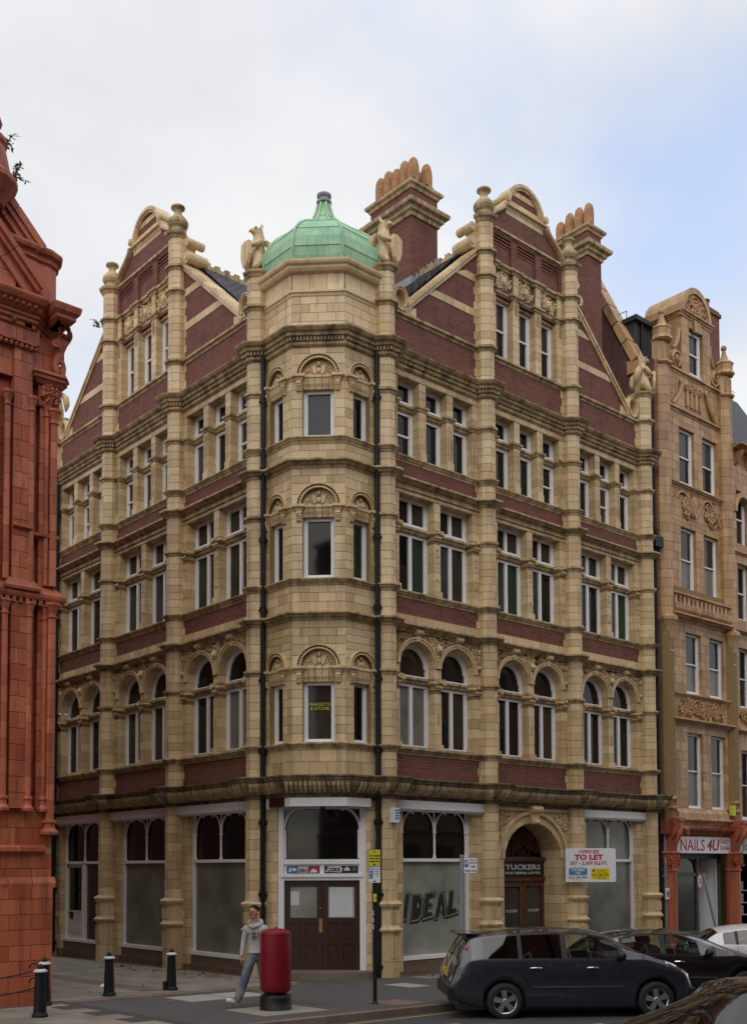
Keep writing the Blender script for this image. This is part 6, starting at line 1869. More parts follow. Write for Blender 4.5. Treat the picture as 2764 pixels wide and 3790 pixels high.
hd = MB(); hd.run(R, 13.9, 18.3, [(-0.2, 3.55), (0.05, 3.55), (0.12, 3.6), (0.14, 3.68), (0.3, 3.75), (0.32, 3.82), (-0.2, 3.85)], 0.8, o=0.05); hd.box(R, 13.6, 14.3, 0.0, 0.35, 3.6, 4.05); hd.build('shopfront_cornice', 'red_clay_dark', OC)
bn = MB(); bn.run(R, 14.4, 17.8, P_corn(4.12, 0.15), 0.5, o=0.12); bn.run(R, 14.4, 17.8, [(-0.1, 3.84), (0.1, 3.84), (0.1, 4.0), (-0.1, 4.0)], 0.4); bn.run(R, 14.6, 17.6, [(-0.2, 4.12), (0.13, 4.12), (0.12, 4.3), (0.02, 4.44), (-0.2, 4.45)], 0.35, o=0.1); bn.build('fascia_band', 'ochre', OC)
oc.box(R, 14.0, 18.3, -0.6, 0.0, 3.4, 4.5); oc.box(R, 14.0, 18.3, -4.0, -3.9, -0.5, 4.0)
sn = MB(); sn.box(R, 14.42, 17.72, 0.05, 0.16, 3.0, 3.54); sno = sn.build('shop_sign', 'sign_white', OC)
text('sign_lettering', 'NAILS', 'ink_red', 0.52, R, 15.42, 3.09, 0.165, sno, 1.42, 0.003, bold=0.002)
text('sign_lettering', '4U', 'ink_red', 0.5, R, 16.62, 3.10, 0.165, sno, 0.78, 0.003, shear=0.2, bold=0.014)
text('sign_lettering', 'Tel: 0121', 'ink_red', 0.2, R, 17.36, 3.33, 0.165, sno, 0.5, 0.002)
text('sign_lettering', '236 8666', 'ink_red', 0.2, R, 17.36, 3.12, 0.165, sno, 0.56, 0.002)
gp = MB()
gp.box(R, 14.35, 17.7, -0.35, -0.2, 2.82, 3.02); gp.box(R, 14.4, 16.35, -0.35, -0.24, 2.24, 2.36); gp.box(R, 14.35, 14.47, -0.35, -0.24, -0.4, 3.0); gp.box(R, 16.28, 16.4, -0.35, -0.24, -0.4, 3.0); gp.box(R, 17.55, 17.68, -0.35, -0.2, -0.4, 3.0); gp.box(R, 14.4, 16.3, -0.35, -0.22, -0.4, 0.45)
gp.tube([R.p(16.26 - 0.3 * (1 - math.cos(q)), -0.26, 2.5 + 0.3 * math.sin(q)) for q in [PI / 2 * i / 6 for i in range(7)]], 0.03, 5); gp.tube([R.p(16.42 + 0.3 * (1 - math.cos(q)), -0.26, 2.5 + 0.3 * math.sin(q)) for q in [PI / 2 * i / 6 for i in range(7)]], 0.03, 5)
gpo = gp.build('shop_window_frame', 'green_paint', OC, split=False)
pane(R, 14.47, 16.28, 0.45, 2.24, -0.3, 'glass_shop_dim', gpo); pane(R, 14.47, 16.28, 2.36, 2.82, -0.3, 'glass_dark', gpo)
wl_ = MB(); wl_.add([R.p(16.42, -2.6, -0.4), R.p(17.56, -0.3, -0.4), R.p(17.56, -0.3, 2.85), R.p(16.42, -2.6, 2.85)], [(0, 1, 2, 3)]); wl_.add([R.p(17.45, -0.26, -0.4), R.p(17.56, -0.26, -0.4), R.p(17.56, -0.26, 2.85), R.p(17.45, -0.26, 2.85)], [(0, 1, 2, 3)]); wl_.build('lobby_wall', 'white_paint', OC, split=False)
vn = MB(); vn.tube([R.p(16.9 + 0.08 * math.sin(z * 2.2), -1.4 + 0.1, z) for z in [0.2 + 0.2 * i for i in range(10)]], 0.02, 5); vn.build('wall_ornament', 'iron_black', OC)
ya = MB(); ya.box(R, 17.62, 17.82, 0.22, 0.34, 4.28, 4.62); ya.build('alarm_box', 'sign_yellow', OC)
downpipe(13.86, -0.16, -0.4, 3.6, 0.055, OC, mat='steel_grey')
hs = MB(); hs.box(R, 13.62, 13.82, 0.3, 0.32, 1.55, 1.9); hso = hs.build('hydrant_plate', 'sign_white', OC)
text('sign_lettering', 'H', 'ink_black', 0.3, R, 13.72, 1.62, 0.322, hso, 0.13, 0.002, bold=0.01)
oc.build('wall_core', 'mortar', OC)
OB.finish(OC, ['ochre'], 300)
# ================================================================ the next house along, cut by the right edge
NX = thing('arcaded_building', 'ochre terracotta house with arched attic window cut off by the right edge', 'building', (18.4, 0, -0.4))
NB = Blocks(); ncore = MB()
NB.wall(R, 18.42, 18.75, -0.3, 0.05, 4.1, 17.1, 0.3, 0.45); ncore.box(R, 18.42, 22.5, -6, -0.3, -0.4, 17.1)
NB.wall(R, 19.6, 20.2, -0.3, 0.05, 4.1, 17.1, 0.3, 0.45); NB.wall(R, 21.1, 22.5, -0.3, 0.05, 4.1, 17.1, 0.3, 0.45)
for z0, z1 in ((4.2, 6.6), (8.1, 10.2), (11.2, 13.2), (13.9, 15.8)):
    for a, b in ((18.75, 19.6), (20.2, 21.1)):
        window(R, a, b, z0, z1, -0.15, 0, 0.08, ('glass_brown', 'glass_dark'), NX, mid=(z0 + z1) / 2, name='sash_window')
for z0, z1 in ((6.6, 8.1), (10.2, 11.2), (13.2, 13.9), (15.8, 17.1)):
    NB.wall(R, 18.75, 19.6, -0.3, 0.05, z0, z1, 0.3, 0.45); NB.wall(R, 20.2, 21.1, -0.3, 0.05, z0, z1, 0.3, 0.45)
nm = MB()
nm.run(R, 18.42, 22.5, P_corn(17.3, 0.5), 0.6); nm.run(R, 18.42, 22.5, P_corn(7.3, 0.25), 0.6); nm.run(R, 18.42, 22.5, P_corn(10.8, 0.2), 0.6); nm.run(R, 18.42, 22.5, P_sill(13.6, 0.15), 0.6)
for k in range(5): nm.plate(Fr(18.7 + k * 0.8, 0, 0, -1, 1, 0), [(0, 16.6), (0.2, 16.75), (0.4, 17.1), (0, 17.1)], -0.08, 0.08, 0.5)
nm.build('string_moulding', 'ochre', NX)
na = MB(); na.arc(R, 19.18, 15.0, 0.45, 0.6, 0.62, 0.78, -0.2, 0.12, 0, PI, 11, None, 0, 0.01); na.arc(R, 20.65, 15.0, 0.45, 0.6, 0.62, 0.78, -0.2, 0.12, 0, PI, 11, None, 0, 0.01); na.build('window_arch', 'ochre', NX)
nr = MB(); nr.add([R.p(18.4, 0.1, 17.3), R.p(22.6, 0.1, 17.3), R.p(22.6, -2.0, 20.7), R.p(18.4, -2.0, 20.7)], [(0, 1, 2, 3)]); nr.build('roof', 'slate_dark', NX)
nrl = MB()
for k in range(8): nrl.tube([R.p(18.5 + k * 0.5, -2.0, 20.7), R.p(18.5 + k * 0.5, -2.0, 21.05)], 0.015, 4)
nrl.tube([R.p(18.4, -2.0, 21.05), R.p(22.4, -2.0, 21.05)], 0.015, 4); nrl.build('roof_rail', 'iron_black', NX, split=False)
ncv = MB(); carve(ncv, R, 18.7, 20.2, 7.45, 8.0, 0.05, 17, 0.08, None, 2.0); ncv.build('carved_panel', 'ochre', NX, split=False)
nsg = MB(); nsg.box(R, 18.12, 21.5, 0.05, 0.16, 3.0, 3.54); nsgo = nsg.build('shop_sign', 'paper', NX)
text('sign_lettering', "'Jo's", 'green_paint', 0.45, R, 18.75, 3.12, 0.165, nsgo, None, 0.003, shear=0.3)
ngl = MB(); ngl.box(R, 18.3, 22.0, -0.35, -0.3, 0.3, 3.0); ngl.build('pane', 'glass_dark', NX)
nf = MB(); nf.run(R, 18.3, 22.0, P_corn(3.9, 0.4), 0.8, o=0.1); nf.build('shopfront_cornice', 'red_clay_dark', NX)
bk = MB()
for k in range(3):
    for q in range(7): bk.box(R, 18.45 + q * 0.1, 18.53 + q * 0.1, -0.29, -0.2, 0.9 + k * 0.42, 1.2 + k * 0.42, rnd.random())
    bk.box(R, 18.4, 19.4, -0.29, -0.18, 0.86 + k * 0.42, 0.9 + k * 0.42)
bk.build('shelf_display', 'paving_pale', NX, split=False)
ncore.build('wall_core', 'mortar', NX)
NB.finish(NX, ['ochre'], 120)

# ================================================================ ground
def kind(o, k): o['kind'] = k; return o
def sheet(mb, pts, dz, t=0.5, m=0):
    mb.add([(x, y, gz(x, y) + dz) for x, y in pts], [tuple(range(len(pts)))], t, m)
g = MB()
NG = 12
for i in range(NG):
    for j in range(NG):
        x0, y0 = -160 + i * 320 / NG, -160 + j * 320 / NG; x1, y1 = x0 + 320 / NG, y0 + 320 / NG
        sheet(g, [(x0, y0), (x1, y0), (x1, y1), (x0, y1)], -0.125)
kind(g.build('road', 'asphalt_road', split=False), 'structure')
pv = MB()
KY = -5.15
PVP = [(-40, KY), (40, KY), (40, 0.6), (0.6, 0.6), (0.6, 40), (-40, 40)]
sheet(pv, PVP, 0.0)
sheet(pv, [(-40, KY), (40, KY)], 0.0) if False else None
PAVE = kind(pv.build('pavement', 'asphalt', split=False), 'structure')
# paving slabs: side street and the strip by the shopfronts, laid to the fall
slabs = []
def slab(x0, x1, y0, y1, mat, t=None, h=0.012, j=0.006):
    slabs.append(((x0 + x1) / 2, (y0 + y1) / 2, x0 + j, x1 - j, y0 + j, y1 - j, mat, rnd.random() if t is None else t, h))
y = 0.1; k = 0
while y < 13.5:
    x = -6.38 + (0.37 if k % 2 else 0.0)
    x0 = -6.38
    while x0 < -0.38:
        x1 = min(-0.36, x if x > x0 + 0.1 else x + 0.75); x = x1 + 0.75 if x1 == x else x1
        red = (3.2 < y < 4.3 and False)
        slab(x0, x1, y, y + 0.6, 'paving'); x0 = x1
        x = x0 + 0.75
    y += 0.6; k += 1
# light paving at the lower left, in front of the red building
y = -5.1; k = 0
while y < -0.45:
    x0 = -14.0 + (0.4 if k % 2 else 0.0)
    while x0 < -6.2:
        lim = -6.3 + 0.35 * (-(y + 0.4)) * 0.0
        if x0 + 0.8 < -6.0: slab(x0, x0 + 0.8, y, min(y + 0.62, -0.42), 'paving')
        x0 += 0.8
    y += 0.62; k += 1
# slabs before the right-hand shops, pale cover slabs and the red edging setts
for k in range(14):
    slab(2.5 + k * 0.8, 3.3 + k * 0.8, -1.2, -0.5, 'paving')
for q in ((-4.4, -3.45, -1.8, -0.75), (-3.4, -2.55, -1.75, -0.75)): slab(*q, 'paving_pale', h=0.014)
slab(0.65, 1.25, -2.5, -1.6, 'paving_pale', h=0.01); slab(-2.0, -1.2, -4.9, -4.05, 'paver_red', h=0.006)
slab(-4.7, -3.3, -4.6, -3.3, 'paving', h=0.006)
x = -6.2
while x < -0.6:
    slab(x, x + 0.22, -0.35 + 0.0, 0.08, 'paver_red', h=0.013); x += 0.225
y = 0.7
while y < 6.0:
    slab(-4.05, -3.55, y, y + 0.22, 'paver_red', h=0.018); y += 0.225
slabs.sort(key=lambda s: (Vector((s[0], s[1], 0)) - CAM).length)
rest = MB(); cnt = 0
for (cx, cy, x0, x1, y0, y1, mat, t, h) in slabs:
    if -30 < cx and cnt < 300:
        mb = MB(); q = [(x0, y0), (x1, y0), (x1, y1), (x0, y1)]
        mb.add([(a, b, gz(a, b) - 0.02) for a, b in q] + [(a, b, gz(a, b) + h) for a, b in q], [(0, 1, 5, 4), (1, 2, 6, 5), (2, 3, 7, 6), (3, 0, 4, 7), (4, 5, 6, 7)], t)
        mb.build('paving_slab', mat, PAVE); cnt += 1
    else:
        rest.add([(a, b, gz(a, b) + h) for a, b in ((x0, y0), (x1, y0), (x1, y1), (x0, y1))], [(0, 1, 2, 3)], t)
if rest.v: rest.build('remaining_slabs', 'paving', PAVE, kind='stuff')
gr = MB()
sheet(gr, [(-6.4, 0.05), (-0.3, 0.05), (-0.3, 13.5), (-6.4, 13.5)], 0.004); sheet(gr, [(-14, -5.1), (-6.1, -5.1), (-6.1, -0.4), (-14, -0.4)], 0.004)
gr.build('slab_bed', 'grout', PAVE, split=False)
# kerb
x = -14.0
while x < 26:
    mb = MB(); a, b = x + 0.006, x + 0.91
    F = [(a, KY - 0.15), (b, KY - 0.15), (b, KY), (a, KY)]
    mb.add([(p, q, gz(p, q) - 0.2) for p, q in F] + [(p, q + (0.015 if i < 2 else 0), gz(p, q) + 0.006 - (0.006 if i < 2 else 0)) for i, (p, q) in enumerate(F)], BOXF, rnd.random())
    mb.build('kerb_stone', 'kerb_stone', PAVE); x += 0.915
# road markings
ym = MB()
sheet(ym, [(-30, KY - 0.46), (30, KY - 0.46), (30, KY - 0.38), (-30, KY - 0.38)], -0.121); kind(ym.build('yellow_line', 'line_yellow'), 'structure')
ym = MB(); sheet(ym, [(-4.5, KY - 0.95), (-2.3, -6.75), (-2.3, -6.84), (-4.5, KY - 1.05)], -0.121); kind(ym.build('yellow_line', 'line_yellow'), 'structure')
for q in ([(-2.5, -6.86), (-1.9, -7.25), (-1.97, -7.31), (-2.55, -6.93)], [(-2.95, -7.2), (-2.3, -7.27), (-2.3, -7.35), (-2.95, -7.28)]):
    ym = MB(); sheet(ym, q, -0.117); kind(ym.build('yellow_line', 'line_yellow'), 'structure')
for q in ([(-2.8, -7.3), (-1.1, -8.13), (-1.12, -8.22), (-2.8, -7.38)], [(-2.6, -7.97), (-0.6, -8.42), (-0.6, -8.5), (-2.6, -8.07)], [(0.5, -5.75), (3.2, -5.9), (3.2, -6.0), (0.5, -5.85)]):
    ym = MB(); sheet(ym, q, -0.113); kind(ym.build('white_line', 'line_white'), 'structure')
# fallen leaves along the left shopfronts, a scrap of litter
lf = MB(); r_ = random.Random(4)
for k in range(170):
    if k < 120: x, y = -0.55 - abs(r_.gauss(0, 0.45)), r_.uniform(1.5, 8.0)
    elif k < 140: x, y = r_.uniform(-5, -1.0), r_.uniform(-2, 5)
    else: x, y = r_.uniform(2.6, 5.5), -0.6 - abs(r_.gauss(0, 0.12))
    a = r_.uniform(0, 6.28); s_ = r_.uniform(0.04, 0.09); zz = gz(x, y) + 0.02
    c_, n_ = math.cos(a) * s_, math.sin(a) * s_
    lf.add([(x - c_, y - n_, zz), (x + n_ * 0.6, y - c_ * 0.6, zz + r_.uniform(0, 0.03)), (x + c_, y + n_, zz + r_.uniform(0, 0.04)), (x - n_ * 0.6, y + c_ * 0.6, zz + 0.01)], [(0, 1, 2, 3)], r_.random())
o = lf.build('fallen_leaves', 'leaf_brown', split=False); kind(o, 'stuff'); o['label'] = 'brown dead leaves drifted along the shopfronts'; o['category'] = 'leaves'
lt = MB(); P = Vector((-4.25, 2.1, gz(-4.25, 2.1) + 0.02))
lt.add([tuple(P), tuple(P + Vector((0.16, 0.02, 0.03))), tuple(P + Vector((0.12, 0.16, 0.07))), tuple(P + Vector((-0.02, 0.13, 0.02)))], [(0, 1, 2, 3)]); lt.add([tuple(P + Vector((-0.05, -0.02, 0))), tuple(P + Vector((0.03, -0.04, 0.03))), tuple(P + Vector((0.02, 0.04, 0.04)))], [(0, 1, 2)])
tag(lt.build('litter_scrap', 'sign_white', split=False), 'crumpled white paper scrap lying on the side street paving', 'litter')

# ================================================================ street furniture
def bollard(label, x, y, h=0.96, lug=False):
    z = gz(x, y); t = thing('bollard', label, 'bollard', (x, y, z), 'black iron bollards with white collars')
    b = MB(); b.lathe((x, y, z), [(0.135, 0), (0.135, 0.05), (0.118, 0.07), (0.108, 0.1), (0.085, h - 0.14), (0.095, h - 0.125), (0.085, h - 0.105), (0.08, h - 0.10)], 14); b.build('post', 'iron_black', t, smooth=False)
    c = MB(); c.lathe((x, y, z), [(0.085, h - 0.11), (0.118, h - 0.10), (0.122, h - 0.085), (0.08, h - 0.055), (0.035, h - 0.05)], 16); c.build('collar', 'dirty_white', t, smooth=True)
    k = MB(); k.lathe((x, y, z), [(0.05, h - 0.06), (0.055, h - 0.025), (0.038, h + 0.01), (0.015, h + 0.03), (0.0, h + 0.035)], 10); k.build('knob', 'iron_black', t, smooth=True)
    if lug:
        l_ = MB(); l_.prism(Fr(x, y, HR.x, HR.y, -HF.x, -HF.y), [(-0.17, -0.05), (-0.09, -0.05), (-0.09, 0.1), (-0.17, 0.08)], z, z + 0.2); l_.build('lug', 'iron_black', t)
    return t
bollard('black bollard with white collar nearest the viewer at the lower left', -7.58, -2.1, 0.87)
b2 = bollard('black bollard with chain hooks against the red building base', -6.75, -0.45, 0.87)
bollard('black bollard standing alone between the red building and the other shopfront bollard', -5.03, 0.33, 0.86)
bollard('black bollard with a foot lug, nearest the walking man', -3.47, 0.54, 0.86, True)
hk = MB()
for zz in (0.72, 0.45):
    p = Vector((-6.75, -0.45, gz(-6.75, -0.45) + zz))
    hk.tube([p + (-HR) * (0.1 + 0.09 * (1 - math.cos(q))) + Vector((0, 0, 0.07 * math.sin(q * 1.0))) for q in [i * 0.5 for i in range(8)]], 0.014, 5)
hk.build('chain_hook', 'iron_black', b2)
def chain(label, a, b, sag):
    mb = MB(); n = 34; a, b = Vector(a), Vector(b)
    for i in range(n):
        q0, q1 = i / n, (i + 1.25) / n
        p = [a.lerp(b, q) - Vector((0, 0, sag * 4 * q * (1 - q))) for q in (q0, min(1, q1))]
        mb.tube(p, 0.013, 4)
    tag(mb.build('chain', 'iron_black', split=False), label, 'chain')
pz = gz(-6.9, -0.5)
chain('upper black chain slung along the foot of the red building', (-6.85, -0.42, pz + 0.68), (-9.0, -0.4, pz + 0.66), 0.12)
chain('lower black chain slung along the foot of the red building', (-6.85, -0.42, pz + 0.36), (-9.0, -0.4, pz + 0.36), 0.12)
# pillar box under its red cover
x, y = -3.98, -3.88; z = gz(x, y)
pbx = thing('pillar_box', 'round red pillar box in plain cover on black base before the corner door', 'pillar box', (x, y, z))
m_ = MB(); m_.lathe((x, y, z), [(0.19, 0.31), (0.24, 0.33), (0.268, 0.37), (0.274, 0.45), (0.280, 0.95), (0.276, 1.36), (0.268, 1.39), (0.24, 1.415), (0.12, 1.44), (0.0, 1.447)], 40); cov = m_.build('cover', 'pillar_red', pbx, smooth=True)
m_ = MB(); m_.lathe((x, y, z), [(0.03, 1.43), (0.03, 1.47), (0.0, 1.475)], 10); m_.build('button', 'pillar_red', pbx, smooth=True)
m_ = MB(); m_.lathe((x, y, z), [(0.285, 0.0), (0.28, 0.22), (0.268, 0.265), (0.25, 0.275), (0.2, 0.28), (0.2, 0.33)], 36); m_.build('base', 'iron_black', pbx, smooth=True)
m_ = MB(); m_.lathe((x, y, z), [(0.281, 1.345), (0.284, 1.35), (0.284, 1.36), (0.279, 1.365)], 40); m_.build('rim_band', 'pillar_red', pbx, smooth=True)
# parking sign post
def facing(x, y, turn=0.0):
    """frame of a flat sign facing the viewer, turned a little"""
    c, s_ = math.cos(turn), math.sin(turn)
    ux, uy = HR.x * c - HR.y * s_, HR.x * s_ + HR.y * c
    return Fr(x, y, ux, uy, uy * 1.0, -ux * 1.0)
x, y = -2.06, -4.38; z = gz(x, y)
sp = thing('sign_post', 'black post with yellow no stopping plate and white disabled parking plate', 'sign post', (x, y, z))
m_ = MB(); m_.tube([(x, y, z), (x, y, 2.9)], 0.038, 12); m_.lathe((x, y, z), [(0.09, 0), (0.06, 0.03), (0.04, 0.06)], 12); m_.build('pole', 'iron_black', sp, split=False)
F = facing(x, y)
def plate(name, mat, u0, u1, z0, z1, parent, F, o=0.045, edge='ink_black'):
    m_ = MB(); m_.box(F, u0, u1, o - 0.006, o, z0, z1); p = m_.build(name, edge, parent)
    m_ = MB(); m_.box(F, u0 + 0.006, u1 - 0.006, o, o + 0.002, z0 + 0.006, z1 - 0.006); m_.build('sign_face', mat, p)
    return p
def arrow(F, u, z, s_, o, parent, w=0.06):
    m_ = MB(); m_.plate(F, [(u - s_ * w, z + 0.008), (u + s_ * w * 0.3, z + 0.008), (u + s_ * w * 0.3, z + 0.03), (u + s_ * w, z), (u + s_ * w * 0.3, z - 0.03), (u + s_ * w * 0.3, z - 0.008), (u - s_ * w, z - 0.008)], o, o + 0.001); m_.build('arrow', 'ink_black', parent)
p1 = plate('yellow_plate', 'sign_yellow', -0.115, 0.115, 2.60, 2.915, sp, F)
for q, tx in enumerate(('No stopping', 'at any time', 'except taxis')): text('sign_lettering', tx, 'ink_black', 0.045, F, 0.0, 2.785 - q * 0.053, 0.048, p1, 0.19, 0.001, bold=0.002)
m_ = MB(); m_.plate(F, [(0.02 * math.cos(a), 2.872 + 0.02 * math.sin(a)) for a in [PI * 2 * i / 12 for i in range(12)]], 0.047, 0.049); m_.build('sign_mark', 'ink_red', p1)
arrow(F, 0.0, 2.635, -1, 0.047, p1, 0.035)
p2 = plate('white_plate', 'sign_white', -0.115, 0.115, 2.285, 2.597, sp, F)
for z0, ch in ((2.475, 'P'), (2.365, 'd')):
    m_ = MB(); m_.box(F, -0.10, -0.03, 0.047, 0.049, z0, z0 + 0.1); m_.build('blue_patch', 'ink_blue', p2)
text('sign_lettering', 'P', 'sign_white', 0.11, F, -0.065, 2.487, 0.0495, p2, 0.045, 0.001, bold=0.003)
m_ = MB(); m_.tube([F.p(-0.07, 0.05, 2.45), F.p(-0.07, 0.05, 2.41), F.p(-0.05, 0.05, 2.41), F.p(-0.045, 0.05, 2.385)], 0.005, 4); m_.arc(F, -0.07, 2.398, 0.018, 0.018, 0.024, 0.024, 0.049, 0.051, PI * 0.8, PI * 2, 8, 0.5); m_.blob((-0.07, 0.05, 2.456), 0.007, 0.002, 0.007, 0.5, 0, 6, 4, F); m_.build('wheelchair_mark', 'sign_white', p2, split=False)
for q, tx in enumerate(('Disabled', 'badge', 'holders', 'only')): text('sign_lettering', tx, 'grey_print', 0.036, F, 0.04, 2.54 - q * 0.042, 0.047, p2, None, 0.001, bold=0.0012)
arrow(F, 0.0, 2.315, 1, 0.047, p2, 0.03)
p3 = plate('yellow_band', 'bright_yellow', -0.03, 0.045, 1.93, 2.09, sp, F, 0.043)
text('sign_lettering', '10', 'ink_black', 0.09, F, 0.01, 1.97, 0.046, p3, 0.05, 0.001)
for z0 in (1.42, 1.55, 1.68):
    m_ = MB(); m_.box(F, -0.035, -0.018, 0.036, 0.0385, z0, z0 + 0.09); m_.build('sticker', 'sign_white', sp)
# pay-at-machine sign on a grey post
x, y = -0.2, -4.86; z = gz(x, y)
ps = thing('parking_sign', 'grey post with small white pay at machine plate before the shop window', 'sign post', (x, y, z))
m_ = MB(); m_.tube([(x, y, z), (x, y, 2.8)], 0.04, 12); m_.lathe((x, y, 2.78), [(0.045, 0), (0.045, 0.03), (0.0, 0.04)], 10); m_.build('pole', 'steel_grey', ps, split=False)
F = facing(x, y)
p4 = plate('white_plate', 'sign_white', 0.02, 0.30, 2.455, 2.765, ps, F)
m_ = MB(); m_.box(F, 0.035, 0.115, 0.047, 0.049, 2.58, 2.71); m_.build('blue_patch', 'ink_blue', p4)
text('sign_lettering', 'P', 'sign_white', 0.12, F, 0.075, 2.603, 0.0495, p4, 0.05, 0.001, bold=0.003)
text('sign_lettering', 'Pay at', 'grey_print', 0.05, F, 0.21, 2.70, 0.047, p4, 0.12, 0.001, bold=0.0015); text('sign_lettering', 'machine', 'grey_print', 0.05, F, 0.21, 2.645, 0.047, p4, 0.15, 0.001, bold=0.0015)
text('sign_lettering', 'Display ticket', 'ink_black', 0.05, F, 0.16, 2.49, 0.047, p4, 0.25, 0.001, bold=0.0015); arrow(F, 0.21, 2.585, 1, 0.047, p4, 0.045)
m_ = MB(); m_.tube([(x - 0.05, y, 2.5), (x + 0.06, y - 0.05, 2.5)], 0.015, 6); m_.tube([(x - 0.05, y, 2.72), (x + 0.06, y - 0.05, 2.72)], 0.015, 6); m_.build('clamp', 'steel_grey', ps)
# estate agent's board on the pier
x, y = 9.42, -0.62
tl = thing('to_let_board', 'white offices to let board with red lettering fixed to the pier', 'sign', (x, y, 2.15))
F = facing(x, y)
m_ = MB(); m_.box(F, -0.69, 0.69, -0.05, 0.0, 2.14, 3.10); m_.box(F, 0.69, 0.74, -0.06, -0.01, 2.15, 3.08); bd = m_.build('board', 'sign_white', tl)
def bt(s_, mat, size, u, z, w, b=0.004): text('sign_lettering', s_, mat, size, F, u, z, 0.002, bd, w, 0.001, bold=b)
bt('OFFICES', 'ink_red', 0.13, -0.03, 2.955, 0.58); bt('TO LET', 'ink_red', 0.2, -0.03, 2.775, 0.82, 0.01); bt('357 - 2,309 SQ.FT.', 'ink_red', 0.13, -0.03, 2.635, 1.06)
m_ = MB(); m_.box(F, -0.6, -0.08, 0.0, 0.002, 2.34, 2.53); q = m_.build('agent_panel', 'ink_cyan', bd); m_ = MB(); m_.box(F, -0.6, -0.08, 0.0, 0.003, 2.325, 2.34); m_.build('panel_rule', 'bright_yellow', bd)
text('sign_lettering', 'COLLIERS', 'sign_white', 0.085, F, -0.34, 2.45, 0.004, q, 0.38, 0.001, bold=0.002); text('sign_lettering', 'CRE', 'sign_white', 0.08, F, -0.34, 2.365, 0.004, q, 0.16, 0.001, bold=0.002)
bt('0121 265 7500', 'ink_black', 0.085, -0.34, 2.24, 0.52, 0.002); bt('Contact: Alex Tross', 'grey_print', 0.04, -0.34, 2.555, 0.34, 0.0); bt('colliers.com', 'grey_print', 0.035, -0.34, 2.19, 0.3, 0.0)
m_ = MB(); m_.box(F, 0.03, 0.55, 0.0, 0.002, 2.21, 2.53); q = m_.build('agent_panel', 'bright_yellow', bd)
text('sign_lettering', '0121 464 1735', 'ink_black', 0.085, F, 0.29, 2.32, 0.004, q, 0.48, 0.001, bold=0.002)
for s_, zz, uu, w in (('birmingham', 2.46, 0.33, 0.25), ('property services', 2.41, 0.33, 0.3), ('www.birmingham.gov.uk', 2.28, 0.29, 0.4), ('Birmingham', 2.23, 0.38, 0.2)): text('sign_lettering', s_, 'ink_black', 0.04, F, uu, zz, 0.004, q, w, 0.001)
m_ = MB(); m_.plate(F, [(0.06, 2.43), (0.1, 2.42), (0.14, 2.45), (0.13, 2.5), (0.08, 2.5)], 0.002, 0.004); m_.plate(F, [(0.22, 2.245), (0.25, 2.225), (0.28, 2.245), (0.25, 2.255)], 0.002, 0.004); m_.build('agent_mark', 'ink_blue', q)
m_ = MB()
for zz in (2.35, 2.9): m_.tube([F.p(-0.3, -0.04, zz), (9.2, -0.05, zz)], 0.02, 6)
m_.build('bracket', 'steel_grey', tl)
# speed limit sign leaning by the nail shop
x, y = 15.4, -1.0; z = gz(x, y)
sl = thing('speed_sign', 'leaning grey post with round white and red twenty speed sign', 'sign post', (x, y, z))
top = Vector((x - 0.42, y + 0.2, 2.35)); bot = Vector((x + 0.1, y - 0.1, z))
m_ = MB(); m_.tube([bot, top], 0.045, 10); m_.build('pole', 'steel_grey', sl)
F = facing(top.x - 0.14, top.y + 0.1, 1.0)
ell = lambda r, cz=2.1: [(r * math.cos(a), cz + r * math.sin(a)) for a in [2 * PI * i / 24 for i in range(24)]]
m_ = MB(); m_.plate(F, ell(0.27), 0.05, 0.06); dk = m_.build('disc', 'ink_red', sl); m_ = MB(); m_.plate(F, ell(0.205), 0.06, 0.063); m_.build('disc_face', 'sign_white', dk)
text('sign_number', '20', 'ink_black', 0.24, F, 0, 2.02, 0.0635, dk, 0.24, 0.001, bold=0.004)

